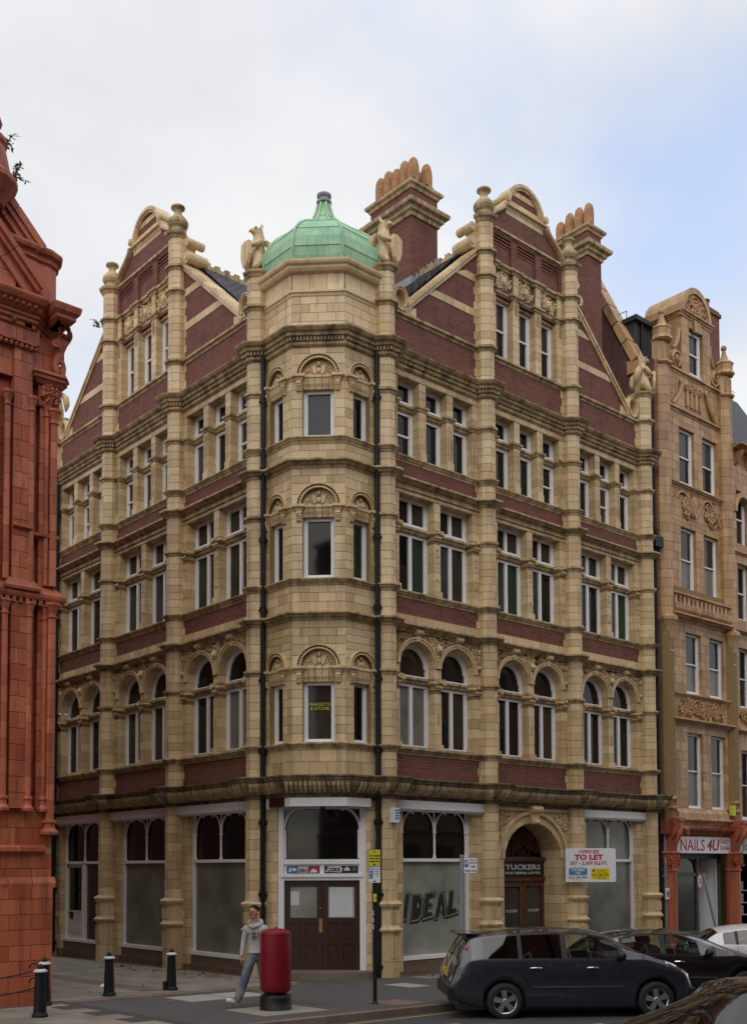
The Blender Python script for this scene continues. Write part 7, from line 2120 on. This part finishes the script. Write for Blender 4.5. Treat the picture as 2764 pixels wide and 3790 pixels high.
# ================================================================ cars
def interp(keys, x):
    if x <= keys[0][0]: return keys[0][1]
    for (a, va), (b, vb) in zip(keys, keys[1:]):
        if x <= b:
            t = (x - a) / (b - a); return va + (vb - va) * t
    return keys[-1][1]
def smoothk(keys, x, e=0.06):
    return (interp(keys, x - e) + interp(keys, x) * 2 + interp(keys, x + e)) / 4
def make_car(name, label, loc, rz, spec, paint, group=None):
    """x forward from the rear bumper, y to the left; loft of cross sections with flush glass"""
    car = thing(name, label, 'car', loc, group, rz)
    Ln = spec['len']; W = spec['w'] / 2; axf, axr = spec['axles']; rw = spec['rw']
    xs = set(round(Ln * i / 46, 3) for i in range(47))
    for a in (axf, axr):
        for i in range(13): xs.add(round(a - (rw + 0.06) + (rw + 0.06) * 2 * i / 12, 3))
    for a, b, *_ in spec['glass']: xs.add(a); xs.add(b)
    for a in spec['screen'] + spec['rear']: xs.add(a)
    xs = sorted(x for x in xs if 0 <= x <= Ln)
    flt = [xs[0]]
    keep = set(v for g_ in spec['glass'] for v in g_[:2]) | set(spec['screen']) | set(spec['rear'])
    for x in xs[1:]:
        if x - flt[-1] < 0.012 and x not in keep: continue
        flt.append(x)
    xs = flt
    def sec(x):
        zt = smoothk(spec['top'], x); zb_ = smoothk(spec['belt'], x); zb_ = min(zb_, zt - 0.012)
        w = W * interp(spec['plan'], x)
        zl = interp(spec['sill'], x)
        for a in (axf, axr):
            d = abs(x - a)
            if d < rw + 0.06: zl = max(zl, rw + math.sqrt((rw + 0.06) ** 2 - d * d))
        gh = max(0.0, zt - zb_)
        wt = w * (0.96 - 0.30 * gh / 0.55 * spec.get('tumble', 1.0))
        cr = 0.075 + spec.get('bow', 0.06) * max(0.0, min(1.0, (x - spec['screen'][0]) / 0.35)) * max(0.0, min(1.0, (spec['screen'][1] + 0.5 - x) / 0.5))
        ze = zt - min(cr, gh * 0.45)
        zm = zl + (zb_ - zl) * 0.5
        lo, hi = zb_ + (ze - zb_) * 0.05, zb_ + (ze - zb_) * 0.93
        wf = lambda z: w * 0.965 + (wt - w * 0.965) * (z - zb_) / max(1e-4, ze - zb_)
        return [(w * 0.94, zl), (w, zl + (zb_ - zl) * 0.28), (w * 1.0, zm), (w * 0.988, zb_ - 0.05), (w * 0.965, zb_), (wf(lo), lo), (wf(hi), hi), (wt, ze)] + [(wt * q, zt - (zt - ze) * q ** 2.2) for q in (0.94, 0.82, 0.66, 0.46, 0.24, 0.0)]
    S = [sec(x) for x in xs]
    K_ = len(S[0]); parts = {}
    def part(k): return parts.setdefault(k, MB())
    def P(i, j, s_): return (xs[i], s_ * S[i][j][0], S[i][j][1])
    def inside(x0, x1, a, b): return x0 >= a - 1e-6 and x1 <= b + 1e-6
    for i in range(len(xs) - 1):
        for j in range(K_ - 1):
            for s_ in (1, -1):
                key = 'body'
                if j == 5:
                    for gi, gl in enumerate(spec['glass']):
                        if inside(xs[i], xs[i + 1], gl[0], gl[1]): key = ('side', gi, s_)
                    if key == 'body' and inside(xs[i], xs[i + 1], spec['glass'][0][0], spec['glass'][-1][1]): key = 'pillar'
                if j >= 7 and inside(xs[i], xs[i + 1], *spec['screen']) and j >= 7: key = 'screen' if j >= 8 else 'body'
                if j >= 8 and inside(xs[i], xs[i + 1], *spec['rear']): key = 'rear'
                part(key).add([P(i, j, s_), P(i + 1, j, s_), P(i + 1, j + 1, s_), P(i, j + 1, s_)], [(0, 1, 2, 3) if s_ > 0 else (3, 2, 1, 0)])
    for i, fl in ((0, 1), (len(xs) - 1, -1)):
        vs_ = [P(i, j, 1) for j in range(K_)] + [P(i, j, -1) for j in range(K_ - 1)][::-1]
        part('body').add(vs_, [tuple(range(len(vs_)))])
    def weld(mb, nm, mats, sharp=32):
        ob = mb.build(nm, mats, car, local=True, split=False)
        bm = bmesh.new(); bm.from_mesh(ob.data); bmesh.ops.remove_doubles(bm, verts=bm.verts, dist=0.0005); bmesh.ops.recalc_face_normals(bm, faces=bm.faces); bm.to_mesh(ob.data); bm.free()
        ob.data.polygons.foreach_set('use_smooth', [True] * len(ob.data.polygons)); ob.data.set_sharp_from_angle(angle=math.radians(sharp))
        return ob
    body = weld(parts.pop('body'), 'body', paint)
    for k, mb in parts.items():
        if k == 'pillar': weld(mb, 'pillar_trim', 'car_trim')
        elif k == 'screen': weld(mb, 'windscreen', spec.get('screen_mat', 'car_glass'))
        elif k == 'rear': weld(mb, 'rear_window', 'car_glass_tint')
        else: weld(mb, 'side_window', spec['glass'][k[1]][2])
    # underside and cabin
    ub = MB(); I = Fr(0, 0, 1, 0, 0, 1)
    ub.box(I, 0.15, Ln - 0.2, -W * 0.86, W * 0.86, 0.17, 0.30); ub.build('underside', 'car_trim', car, local=True)
    for a in (axf, axr):
        for s_ in (1, -1):
            wl_ = MB(); wl_.lathe((0, 0, 0), [(rw + 0.05, 0.0), (rw + 0.05, 0.25), (0.05, 0.25)], 20, cap=False, axis=lambda x_, y_, z_, a=a, s_=s_: (a + x_, s_ * (W * 0.93 - z_), rw + y_)); wl_.build('wheel_arch', 'car_trim', car, local=True, smooth=True)
    cb = MB(); x0, x1 = spec['glass'][0][0] - 0.1, spec['screen'][1] if spec['screen'][1] > spec['screen'][0] else Ln
    zb_ = interp(spec['belt'], (x0 + x1) / 2)
    cb.box(I, x0, x1, -W * 0.8, W * 0.8, 0.3, zb_ - 0.10); cb.build('cabin_floor', 'car_inside', car, local=True)
    for sx in spec['seats']:
        for s_ in (1, -1):
            st_ = MB(); st_.prism(I, [(sx - 0.12, s_ * 0.36 - 0.24), (sx + 0.05, s_ * 0.36 - 0.24), (sx + 0.05, s_ * 0.36 + 0.24), (sx - 0.12, s_ * 0.36 + 0.24)], 0.7, zb_ + 0.16)
            st_.blob((sx - 0.1, s_ * 0.36, zb_ + 0.26), 0.06, 0.13, 0.10, 0.5, 0, 8, 6); st_.build('seat', 'car_inside', car, local=True)
    if spec.get('wheel_x'):
        sw = MB(); cx = spec['wheel_x']; sw.tube([(cx + 0.06 * math.sin(a), -0.36 + 0.18 * math.cos(a), zb_ + 0.0 + 0.17 * math.sin(a)) for a in [2 * PI * i / 16 for i in range(17)]], 0.015, 6); sw.build('steering_wheel', 'car_trim', car, local=True)
        db = MB(); db.box(I, cx + 0.1, cx + 0.75, -W * 0.8, W * 0.8, 0.7, zb_ + 0.02); db.build('dashboard', 'car_inside', car, local=True)
    # wheels
    for a in (axf, axr):
        for s_ in (1, -1):
            ax = lambda x_, y_, z_, a=a, s_=s_: (a + x_, s_ * (W * 0.985 - z_), rw + y_)
            ty = MB(); ty.lathe(None, [(rw * 0.66, 0.0), (rw * 0.72, -0.012), (rw * 0.93, -0.008), (rw, 0.03), (rw, 0.17), (rw * 0.9, 0.2), (rw * 0.66, 0.2)], 30, axis=ax, cap=False); wheel = ty.build('wheel', 'rubber', car, local=True, smooth=True)
            rm_ = MB(); rm_.lathe(None, [(rw * 0.68, -0.006), (rw * 0.66, 0.01), (rw * 0.62, 0.02), (rw * 0.6, 0.10)], 30, axis=ax, cap=False); rm_.lathe(None, [(rw * 0.16, 0.0), (rw * 0.13, -0.01), (0.0, -0.012)], 12, axis=ax)
            for q in range(5):
                aa = q * 2 * PI / 5 + 0.4
                c_, n_ = math.cos(aa), math.sin(aa)
                pt = lambda r_, t_, d: ax(r_ * c_ - t_ * n_, r_ * n_ + t_ * c_, d)
                rm_.add([pt(rw * 0.1, -0.035, 0.0), pt(rw * 0.1, 0.035, 0.0), pt(rw * 0.62, 0.052, 0.012), pt(rw * 0.62, -0.052, 0.012), pt(rw * 0.1, -0.035, 0.04), pt(rw * 0.1, 0.035, 0.04), pt(rw * 0.62, 0.052, 0.05), pt(rw * 0.62, -0.052, 0.05)], BOXF)
            r1 = rm_.build('rim', 'alloy', wheel, local=True, split=False)
            dk = MB(); dk.lathe(None, [(rw * 0.64, 0.09), (0.001, 0.09)], 20, axis=ax, cap=False); dk.build('brake_disc', 'car_trim', wheel, local=True)
    # door seams, handles, mirrors, mouldings, lamps (both sides)
    def side_pt(x, f, s_, e=0.003):
        i = min(range(len(xs)), key=lambda q: abs(xs[q] - x)); zl, zb2 = S[i][0][1], S[i][4][1]
        z = zl + (zb2 - zl) * f
        k = 0
        while k < 3 and S[i][k + 1][1] < z: k += 1
        (w0, za), (w1, zc_) = S[i][k], S[i][k + 1]; t = (z - za) / max(1e-4, zc_ - za)
        return (x, s_ * (w0 + (w1 - w0) * t + e), z)
    for s_ in (1, -1):
        sm_ = MB()
        for x in spec['seams']: sm_.tube([side_pt(x + dx_, f, s_, 0.0) for f, dx_ in ((0.06, 0.02), (0.3, 0.0), (0.5, 0.0), (0.75, 0.0), (0.98, 0.0))], 0.006, 4)
        sm_.build('door_seam', 'car_trim', car, local=True)
        for x in spec['handles']:
            h_ = MB(); a = side_pt(x - 0.1, 0.83, s_, 0.02); b = side_pt(x + 0.1, 0.83, s_, 0.02); h_.tube([a, ((a[0] + b[0]) / 2, a[1] + s_ * 0.012, a[2] + 0.005), b], 0.014, 6); h_.build('door_handle', spec.get('handle_mat', paint), car, local=True)
        mo = MB(); x = spec['mould'][0]; pts = [side_pt(spec['mould'][0] + (spec['mould'][1] - spec['mould'][0]) * i / 10, 0.42, s_, 0.004) for i in range(11)]; mo.tube(pts, 0.014, 4); mo.build('side_moulding', 'car_trim', car, local=True)
        if not spec['mirror']: pass
        mi = MB(); mx = spec['mirror'] or 2.6; zb2 = interp(spec['belt'], mx)
        mi.blob((mx, s_ * (W + 0.07), zb2 + 0.07), 0.09, 0.10, 0.085, 0.5, 0, 10, 8); mi.tube([(mx, s_ * W * 0.93, zb2 + 0.02), (mx, s_ * (W + 0.05), zb2 + 0.04)], 0.025, 6); 
        if spec['mirror']: mi.build('wing_mirror', 'car_trim', car, local=True, smooth=True, split=False)
        tp = MB()
        pts = []
        for x, f in spec['tail']:
            pts.append((x, f))
        vs_ = []
        for (x, z), wd in zip(pts, spec['tailw']):
            i = min(range(len(xs)), key=lambda q: abs(xs[q] - x))
            def wy(z, i):
                for k in range(K_ - 1):
                    if S[i][k][1] <= z <= S[i][k + 1][1] or k == K_ - 2:
                        t = (z - S[i][k][1]) / max(1e-4, S[i][k + 1][1] - S[i][k][1]); return S[i][k][0] + (S[i][k + 1][0] - S[i][k][0]) * max(0, min(1, t))
            y_ = wy(z, i) + 0.012
            vs_.append((x + 0.035, s_ * (y_ - 0.015), z))
        tp.tube(vs_, [w_ * 0.75 for w_ in spec['tailw']], 8); tp.build('tail_lamp', 'lamp_red', car, local=True, smooth=True)
        hl = MB(); hx = spec['head']
        i0 = [min(range(len(xs)), key=lambda q: abs(xs[q] - x)) for x in (hx[0], (hx[0] + hx[1]) / 2, hx[1])]
        vs_ = []
        for i in i0:
            for w_, z_ in ((S[i][4][0] * 1.012, S[i][4][1] - 0.02 - 0.05 * (xs[i] - hx[0])), (S[i][7][0] * 0.985 + 0.006, S[i][7][1] + 0.012), (S[i][9][0], S[i][9][1] + 0.012)): vs_.append((xs[i] + 0.004, s_ * w_, z_))
        hl.add(vs_, [(0, 1, 4, 3), (1, 2, 5, 4), (3, 4, 7, 6), (4, 5, 8, 7)]); hl.build('headlamp', 'lamp_clear', car, local=True, smooth=True)
    bp = MB(); bp.box(I, -0.035, 0.22, -W * 0.9, W * 0.9, 0.38, 0.56); bp.box(I, Ln - 0.2, Ln + 0.02, -W * 0.8, W * 0.8, 0.3, 0.5); bp.build('bumper_trim', 'car_trim', car, local=True)
    pl_ = MB(); z0 = spec.get('plate_z', 0.78); pl_.box(I, spec.get('plate_x', 0.03) - 0.03, spec.get('plate_x', 0.03), -0.26, 0.26, z0, z0 + 0.11); pl_.build('number_plate', 'plate_yellow', car, local=True)
    if spec.get('spoiler'):
        x, z_ = spec['spoiler']; sp_ = MB(); sp_.prism(I, [(x - 0.16, -W * 0.6), (x + 0.2, -W * 0.64), (x + 0.2, W * 0.64), (x - 0.16, W * 0.6)], z_ - 0.02, z_ + 0.012); sp_.build('spoiler', paint, car, local=True)
        wp = MB(); wp.blob((x - 0.2, 0, z_ - 0.38), 0.03, 0.16, 0.025); wp.build('wiper', 'car_trim', car, local=True)
    return car
MPV = dict(len=4.38, w=1.83, axles=(3.64, 0.95), rw=0.318, tumble=0.85,
           top=[(0, 0.66), (0.04, 0.9), (0.12, 1.06), (0.22, 1.24), (0.33, 1.44), (0.42, 1.485), (0.8, 1.53), (1.3, 1.565), (1.9, 1.58), (2.4, 1.56), (2.75, 1.50), (3.1, 1.33), (3.52, 1.11), (3.8, 1.02), (4.1, 0.92), (4.28, 0.80), (4.36, 0.66), (4.38, 0.5)],
           belt=[(0, 0.6), (0.1, 0.92), (0.3, 1.03), (0.6, 1.04), (2.9, 1.035), (3.45, 1.03), (3.8, 0.93), (4.1, 0.82), (4.3, 0.70), (4.38, 0.45)],
           plan=[(0, 0.86), (0.1, 0.93), (0.4, 0.985), (1.0, 1.0), (3.4, 1.0), (3.9, 0.955), (4.2, 0.86), (4.38, 0.7)],
           sill=[(0, 0.36), (0.3, 0.3), (0.6, 0.22), (3.9, 0.21), (4.2, 0.24), (4.38, 0.3)],
           glass=[(0.58, 1.2, 'car_glass_tint'), (1.27, 1.97, 'car_glass_tint'), (2.07, 2.98, 'car_glass'), (3.06, 3.44, 'car_glass_tint')],
           screen=[2.78, 3.5], rear=[0.14, 0.33], seats=[2.05, 1.2], wheel_x=2.72, seams=[1.2, 2.02, 3.1], handles=[1.5, 2.5], mould=(1.25, 3.05), mirror=3.0,
           tail=[(0.10, 0.92), (0.16, 1.06), (0.26, 1.22), (0.35, 1.38), (0.40, 1.46)], tailw=[0.07, 0.06, 0.055, 0.05, 0.035], head=[3.86, 4.24], spoiler=(0.34, 1.475), handle_mat='alloy', plate_z=0.74)
def car_at(px_lat, depth, head_lat, head_dep):
    d = (HR * head_lat + HF * head_dep).normalized()
    return CAM + HR * px_lat + HF * depth, math.atan2(d.y, d.x), d
# dark MPV: rear axle contact on the near side
pos, rz, d = car_at(2.28, 18.95, 1.0, 0.06)
right = Vector((d.y, -d.x, 0))
c0 = pos - d * 0.95 - right * 0.87
def ground_loc(c, dz=-0.125): return (c.x, c.y, gz(c.x + 1.0, c.y - 0.6) + dz)
make_car('parked_car', 'dark slate blue people carrier with red upright tail lamps parked at the kerb', ground_loc(c0), rz, MPV, 'paint_slate')
tp_ = dict(MPV)
HATCH = dict(MPV)
HATCH.update(len=4.2, w=1.76, axles=(3.5, 0.85), tumble=0.9,
           top=[(0, 0.62), (0.05, 0.85), (0.2, 1.0), (0.45, 1.22), (0.65, 1.33), (1.1, 1.405), (1.7, 1.44), (2.1, 1.435), (2.5, 1.38), (2.9, 1.23), (3.3, 1.05), (3.6, 0.97), (3.95, 0.88), (4.12, 0.76), (4.2, 0.5)],
           belt=[(0, 0.58), (0.1, 0.85), (0.3, 0.95), (0.6, 0.98), (1.5, 0.975), (2.9, 0.93), (3.3, 0.94), (3.6, 0.88), (3.95, 0.76), (4.12, 0.62), (4.2, 0.4)],
           plan=[(0, 0.84), (0.15, 0.93), (0.5, 0.985), (1.0, 1.0), (3.2, 1.0), (3.7, 0.95), (4.05, 0.82), (4.2, 0.68)],
           sill=[(0, 0.34), (0.5, 0.22), (3.8, 0.2), (4.2, 0.28)],
           glass=[(0.72, 0.98, 'car_glass'), (1.05, 1.78, 'car_glass'), (1.9, 2.82, 'car_glass'), (2.9, 3.15, 'car_glass_tint')],
           screen=[2.2, 3.28], rear=[0.22, 0.62], seats=[1.75, 0.95], wheel_x=2.4, seams=[1.02, 1.84, 2.95], handles=[1.3, 2.15], mould=(1.0, 2.9), mirror=2.72,
           tail=[(0.12, 0.7), (0.2, 0.8), (0.3, 0.9)], tailw=[0.1, 0.12, 0.1], head=[3.62, 4.06], spoiler=None, handle_mat='chrome', plate_z=0.7)
pos, rz, d = car_at(5.72, 21.4, 1.0, 0.02)
right = Vector((d.y, -d.x, 0)); c0 = pos - d * 1.84 - right * 0.86
make_car('parked_car', 'black hatchback parked beyond the dark people carrier', ground_loc(c0), rz, HATCH, 'paint_black')
# saloon in the near lane, only its roof and screen in frame
SAL = dict(HATCH); SAL.update(len=4.4, w=1.8, axles=(3.55, 0.9),
           top=[(0, 0.62), (0.05, 0.85), (0.2, 1.02), (0.5, 1.25), (0.75, 1.36), (1.2, 1.44), (1.7, 1.47), (2.05, 1.46), (2.3, 1.40), (2.7, 1.20), (3.12, 0.97), (3.6, 0.92), (4.1, 0.85), (4.3, 0.72), (4.4, 0.5)],
           belt=[(0, 0.58), (0.1, 0.85), (0.3, 0.95), (0.6, 0.98), (1.5, 0.975), (2.9, 0.93), (3.2, 0.95), (3.6, 0.88), (4.1, 0.76), (4.3, 0.62), (4.4, 0.4)],
           plan=[(0, 0.84), (0.15, 0.93), (0.5, 0.985), (1.0, 1.0), (3.2, 1.0), (3.8, 0.95), (4.2, 0.82), (4.4, 0.68)],
           screen=[2.12, 3.2], glass=[(0.75, 1.05, 'car_glass_tint'), (1.1, 1.75, 'car_glass_tint'), (1.85, 2.7, 'car_glass_tint'), (2.78, 3.05, 'car_glass_tint')], screen_mat='car_glass', wheel_x=2.3, seats=[1.7], bow=0.2, mirror=None)
pos, rz, d = car_at(3.2, 10.55, -0.95, -0.30)
right = Vector((d.y, -d.x, 0)); c0 = pos - d * 2.15 + right * (-0.62)
make_car('passing_car', 'near dark car at the lower right showing its roof and sky-reflecting windscreen', (c0.x, c0.y, gz(c0.x, c0.y) - 0.125), rz, SAL, 'paint_brownblack')
pos, rz, d = car_at(8.35, 24.3, 1.0, -0.1)
right = Vector((d.y, -d.x, 0)); c0 = pos - d * 1.2 - right * 0.86
make_car('parked_car', 'white car at the right edge behind the black hatchback', (c0.x, c0.y, gz(c0.x, c0.y) - 0.125), rz, HATCH, 'paint_white')

# ================================================================ the walking man
px, py = -4.02 + 0.17 * HR.x, -3.05 + 0.17 * HR.y
mz = gz(px, py)
man = thing('person', 'man in grey hoodie and faded jeans walking past behind the red pillar box', 'person', (px, py, mz), None, math.atan2(HR.y, HR.x))
# local axes: x to the viewer's right, y away, z up
BP = [(0.0, 0.0, 0.98, 0.155, 0.12),          # 0 pelvis
      (0.0, 0.0, 1.10, 0.15, 0.115), (-0.01, -0.01, 1.28, 0.175, 0.125), (-0.015, -0.01, 1.43, 0.165, 0.11), (-0.025, -0.03, 1.53, 0.068),   # 1-4 waist chest shoulders neck base
      (-0.035, -0.05, 1.60, 0.058), (-0.045, -0.07, 1.68, 0.078, 0.088), (-0.045, -0.065, 1.765, 0.083, 0.095), (-0.04, -0.05, 1.825, 0.05, 0.06),  # 5-8 neck, head
      (-0.085, -0.02, 0.90, 0.11), (-0.19, -0.11, 0.54, 0.092), (-0.30, -0.18, 0.20, 0.095), (-0.335, -0.20, 0.085, 0.058), (-0.45, -0.265, 0.13, 0.052), (-0.52, -0.30, 0.155, 0.04),  # 9-14 leading leg
      (0.085, 0.03, 0.90, 0.11), (0.12, 0.05, 0.52, 0.09), (0.24, 0.18, 0.20, 0.088), (0.27, 0.20, 0.12, 0.045), (0.17, 0.13, 0.045, 0.042), (0.11, 0.09, 0.03, 0.03),  # 15-20 trailing leg
      (-0.185, 0.06, 1.44, 0.075), (-0.24, 0.06, 1.18, 0.058), (-0.265, -0.01, 0.95, 0.046), (-0.272, -0.03, 0.885, 0.035),  # 21-24 arm at viewer's left
      (0.165, -0.08, 1.44, 0.075), (0.23, -0.06, 1.18, 0.058), (0.26, 0.04, 0.96, 0.046), (0.265, 0.06, 0.90, 0.035)]
BE = [(0, 1), (1, 2), (2, 3), (3, 4), (4, 5), (5, 6), (6, 7), (7, 8), (0, 9), (9, 10), (10, 11), (11, 12), (12, 13), (13, 14), (0, 15), (15, 16), (16, 17), (17, 18), (18, 19), (19, 20), (3, 21), (21, 22), (22, 23), (23, 24), (3, 25), (25, 26), (26, 27), (27, 28)]
def man_mat(c):
    arm = abs(c.x) > 0.2 and c.z > 0.8
    if c.z > 1.535: return 0
    if arm: return 1 if c.z > 0.93 else 0
    if c.z > 0.985: return 1
    if c.x < -0.375 and c.z < 0.22: return 3 if c.z > 0.085 else 4
    if c.z < 0.10: return 3
    return 2
body = skin('body', BP, BE, ['skin', 'hoodie', 'denim', 'shoe_white', 'shoe_sole'], man, 2, True, man_mat)
I = Fr(0, 0, 1, 0, 0, 1)
hr = MB(); hr.blob((-0.033, -0.045, 1.772), 0.094, 0.106, 0.092, 0.5, 0, 18, 14)
hv = MB()
for i, f in enumerate(hr.f):
    c = [sum(hr.v[k][q] for k in f) / len(f) for q in range(3)]
    face = (c[0] + 0.033) * -0.5 + (c[1] + 0.045) * -0.86
    if c[2] > 1.80 + 0.25 * max(0, face) or (face < -0.005 and c[2] > 1.70 + 0.3 * max(0, face + 0.04)): hv.add([hr.v[k] for k in f], [tuple(range(len(f)))])
hv.build('hair', 'hair', man, smooth=True, local=True, split=False)
fc = MB()
fd = Vector((-0.5, -0.86, 0)).normalized(); fs = Vector((-fd.y, fd.x, 0))
hc = Vector((-0.045, -0.07, 1.71))
def fpt(a, b, h): q = hc + fd * a + fs * b + Vector((0, 0, h)); return (q.x, q.y, q.z)
fc.tube([fpt(0.082, 0, 0.03), fpt(0.108, 0, -0.02), fpt(0.085, 0, -0.03)], [0.008, 0.016, 0.012], 6)          # nose
for s_ in (-1, 1): fc.blob(fpt(-0.01, s_ * 0.088, 0.0), 0.018, 0.022, 0.032, 0.5, 0, 8, 6)                   # ears
fc.blob(fpt(0.062, 0, -0.075), 0.03, 0.03, 0.025, 0.5, 0, 8, 6)                                                # chin
fc.build('face_relief', 'skin', man, smooth=True, local=True, split=False)
ey = MB()
for s_ in (-1, 1):
    ey.blob(fpt(0.083, s_ * 0.034, 0.025), 0.014, 0.014, 0.006, 0.5, 0, 8, 4); ey.tube([fpt(0.088, s_ * 0.015, 0.043), fpt(0.086, s_ * 0.052, 0.045)], 0.005, 5)
ey.tube([fpt(0.087, -0.022, -0.052), fpt(0.093, 0, -0.05), fpt(0.087, 0.022, -0.052)], 0.004, 5)
ey.build('eyes_and_mouth', 'hair', man, local=True, split=False)
hd_ = MB(); hd_.tube([(-0.13 + 0.0, -0.12, 1.50), (-0.12, 0.0, 1.545), (-0.03, 0.075, 1.565), (0.08, 0.03, 1.55), (0.105, -0.05, 1.52), (0.04, -0.125, 1.475), (-0.05, -0.145, 1.455), (-0.12, -0.125, 1.495)], [0.036, 0.045, 0.06, 0.05, 0.042, 0.034, 0.03, 0.036], 8); hd_.build('hood', 'hoodie', man, smooth=True, local=True)
for a, b in (((-0.08, -0.15, 1.45), (-0.065, -0.165, 1.23)), ((0.02, -0.15, 1.45), (0.045, -0.155, 1.25))):
    cd = MB(); cd.tube([a, ((a[0] + b[0]) / 2 - 0.008, a[1] - 0.012, (a[2] + b[2]) / 2), b], [0.006, 0.006, 0.011], 5); cd.build('drawstring', 'cord_white', man, smooth=True, local=True)
CHF = Fr(-0.02, -0.0, fs.x * -1, fs.y * -1, fd.x, fd.y)
CHF = Fr(-0.02, -0.0, 1.0, -0.12, -0.12, -1.0)
text('chest_print', 'indian', 'grey_print', 0.085, CHF, -0.01, 1.315, 0.137, man, 0.2, 0.004, local=True, shear=0.3, bold=0.001)
text('chest_print', 'nu', 'grey_print', 0.085, CHF, 0.0, 1.255, 0.14, man, 0.09, 0.004, local=True, shear=0.3, bold=0.003)
hm = MB(); hm.tube([(0.155 * math.cos(a), 0.122 * math.sin(a), 0.99) for a in [2 * PI * i / 24 for i in range(25)]], 0.02, 6); hm.build('hoodie_hem', 'hoodie', man, smooth=True, local=True)
for (wx, wy, wz, hx, hy) in ((-0.272, -0.03, 0.885, -0.03, -0.02), (0.265, 0.06, 0.90, 0.0, 0.02)):
    hn = MB(); hn.blob((wx, wy, wz - 0.045), 0.022, 0.036, 0.05, 0.5, 0, 8, 6)
    for k in range(4):
        y_ = wy - 0.027 + 0.018 * k; l = (0.05, 0.062, 0.066, 0.055)[k]
        hn.tube([(wx, y_, wz - 0.08), (wx + 0.006, y_ - 0.003, wz - 0.08 - l * 0.6), (wx + 0.022, y_ - 0.006, wz - 0.08 - l)], [0.0095, 0.009, 0.007], 6)
    hn.tube([(wx, wy - 0.03, wz - 0.03), (wx + 0.012, wy - 0.05, wz - 0.06), (wx + 0.022, wy - 0.048, wz - 0.085)], [0.011, 0.0105, 0.008], 6)
    hn.build('hand', 'skin', man, smooth=True, local=True, split=False)

# ================================================================ unseen terraces added behind the viewer to enclose the light and fill reflections
def terrace(name, label, fr, u0, u1, z1, dep, mat, storeys, seed):
    t = thing(name, label, 'building', fr.p((u0 + u1) / 2, 0, 0))
    mb = MB(); mb.box(fr, u0, u1, -dep, 0, -1, z1); mb.build('wall', mat, t)
    cz = MB(); cz.run(fr, u0, u1, P_corn(z1, 0.4), 2.0); cz.run(fr, u0, u1, P_corn(4.6, 0.3), 2.0); cz.build('cornice', 'buff_weathered', t, split=False)
    n = int((u1 - u0) / 2.4); h = (z1 - 5.4) / storeys
    for k in range(n):
        u = u0 + (k + 0.5) * (u1 - u0) / n
        for s_ in range(storeys):
            z0 = 5.3 + s_ * h
            w = MB(); w.box(fr, u - 0.55, u + 0.55, -0.05, 0.03, z0, z0 + h * 0.62); wo = w.build('window', 'white_paint', t)
            p = MB(); p.box(fr, u - 0.47, u + 0.47, 0.03, 0.035, z0 + 0.08, z0 + h * 0.62 - 0.08); p.build('pane', 'glass_dark', wo)
        w = MB(); w.box(fr, u - 0.95, u + 0.95, -0.05, 0.03, 0.4, 3.8); w.build('shop_window', 'glass_dark', t)
OPP = Fr(0, -23.5, -1, 0, 0, 1)
terrace('added_terrace', 'unseen brick terrace added across the street behind the viewpoint to enclose the light', OPP, -16, 6, 22.5, 9, 'brick_red', 4, 1)
terrace('added_terrace', 'unseen pale terrace added across the street at the right, behind the viewpoint, to enclose the light', OPP, -40, -16.2, 23.0, 9, 'ochre', 5, 2)
terrace('added_terrace', 'unseen brick terrace added across the street at the left, behind the viewpoint, to enclose the light', OPP, 6.2, 30, 22.0, 9, 'brick_red', 4, 3)
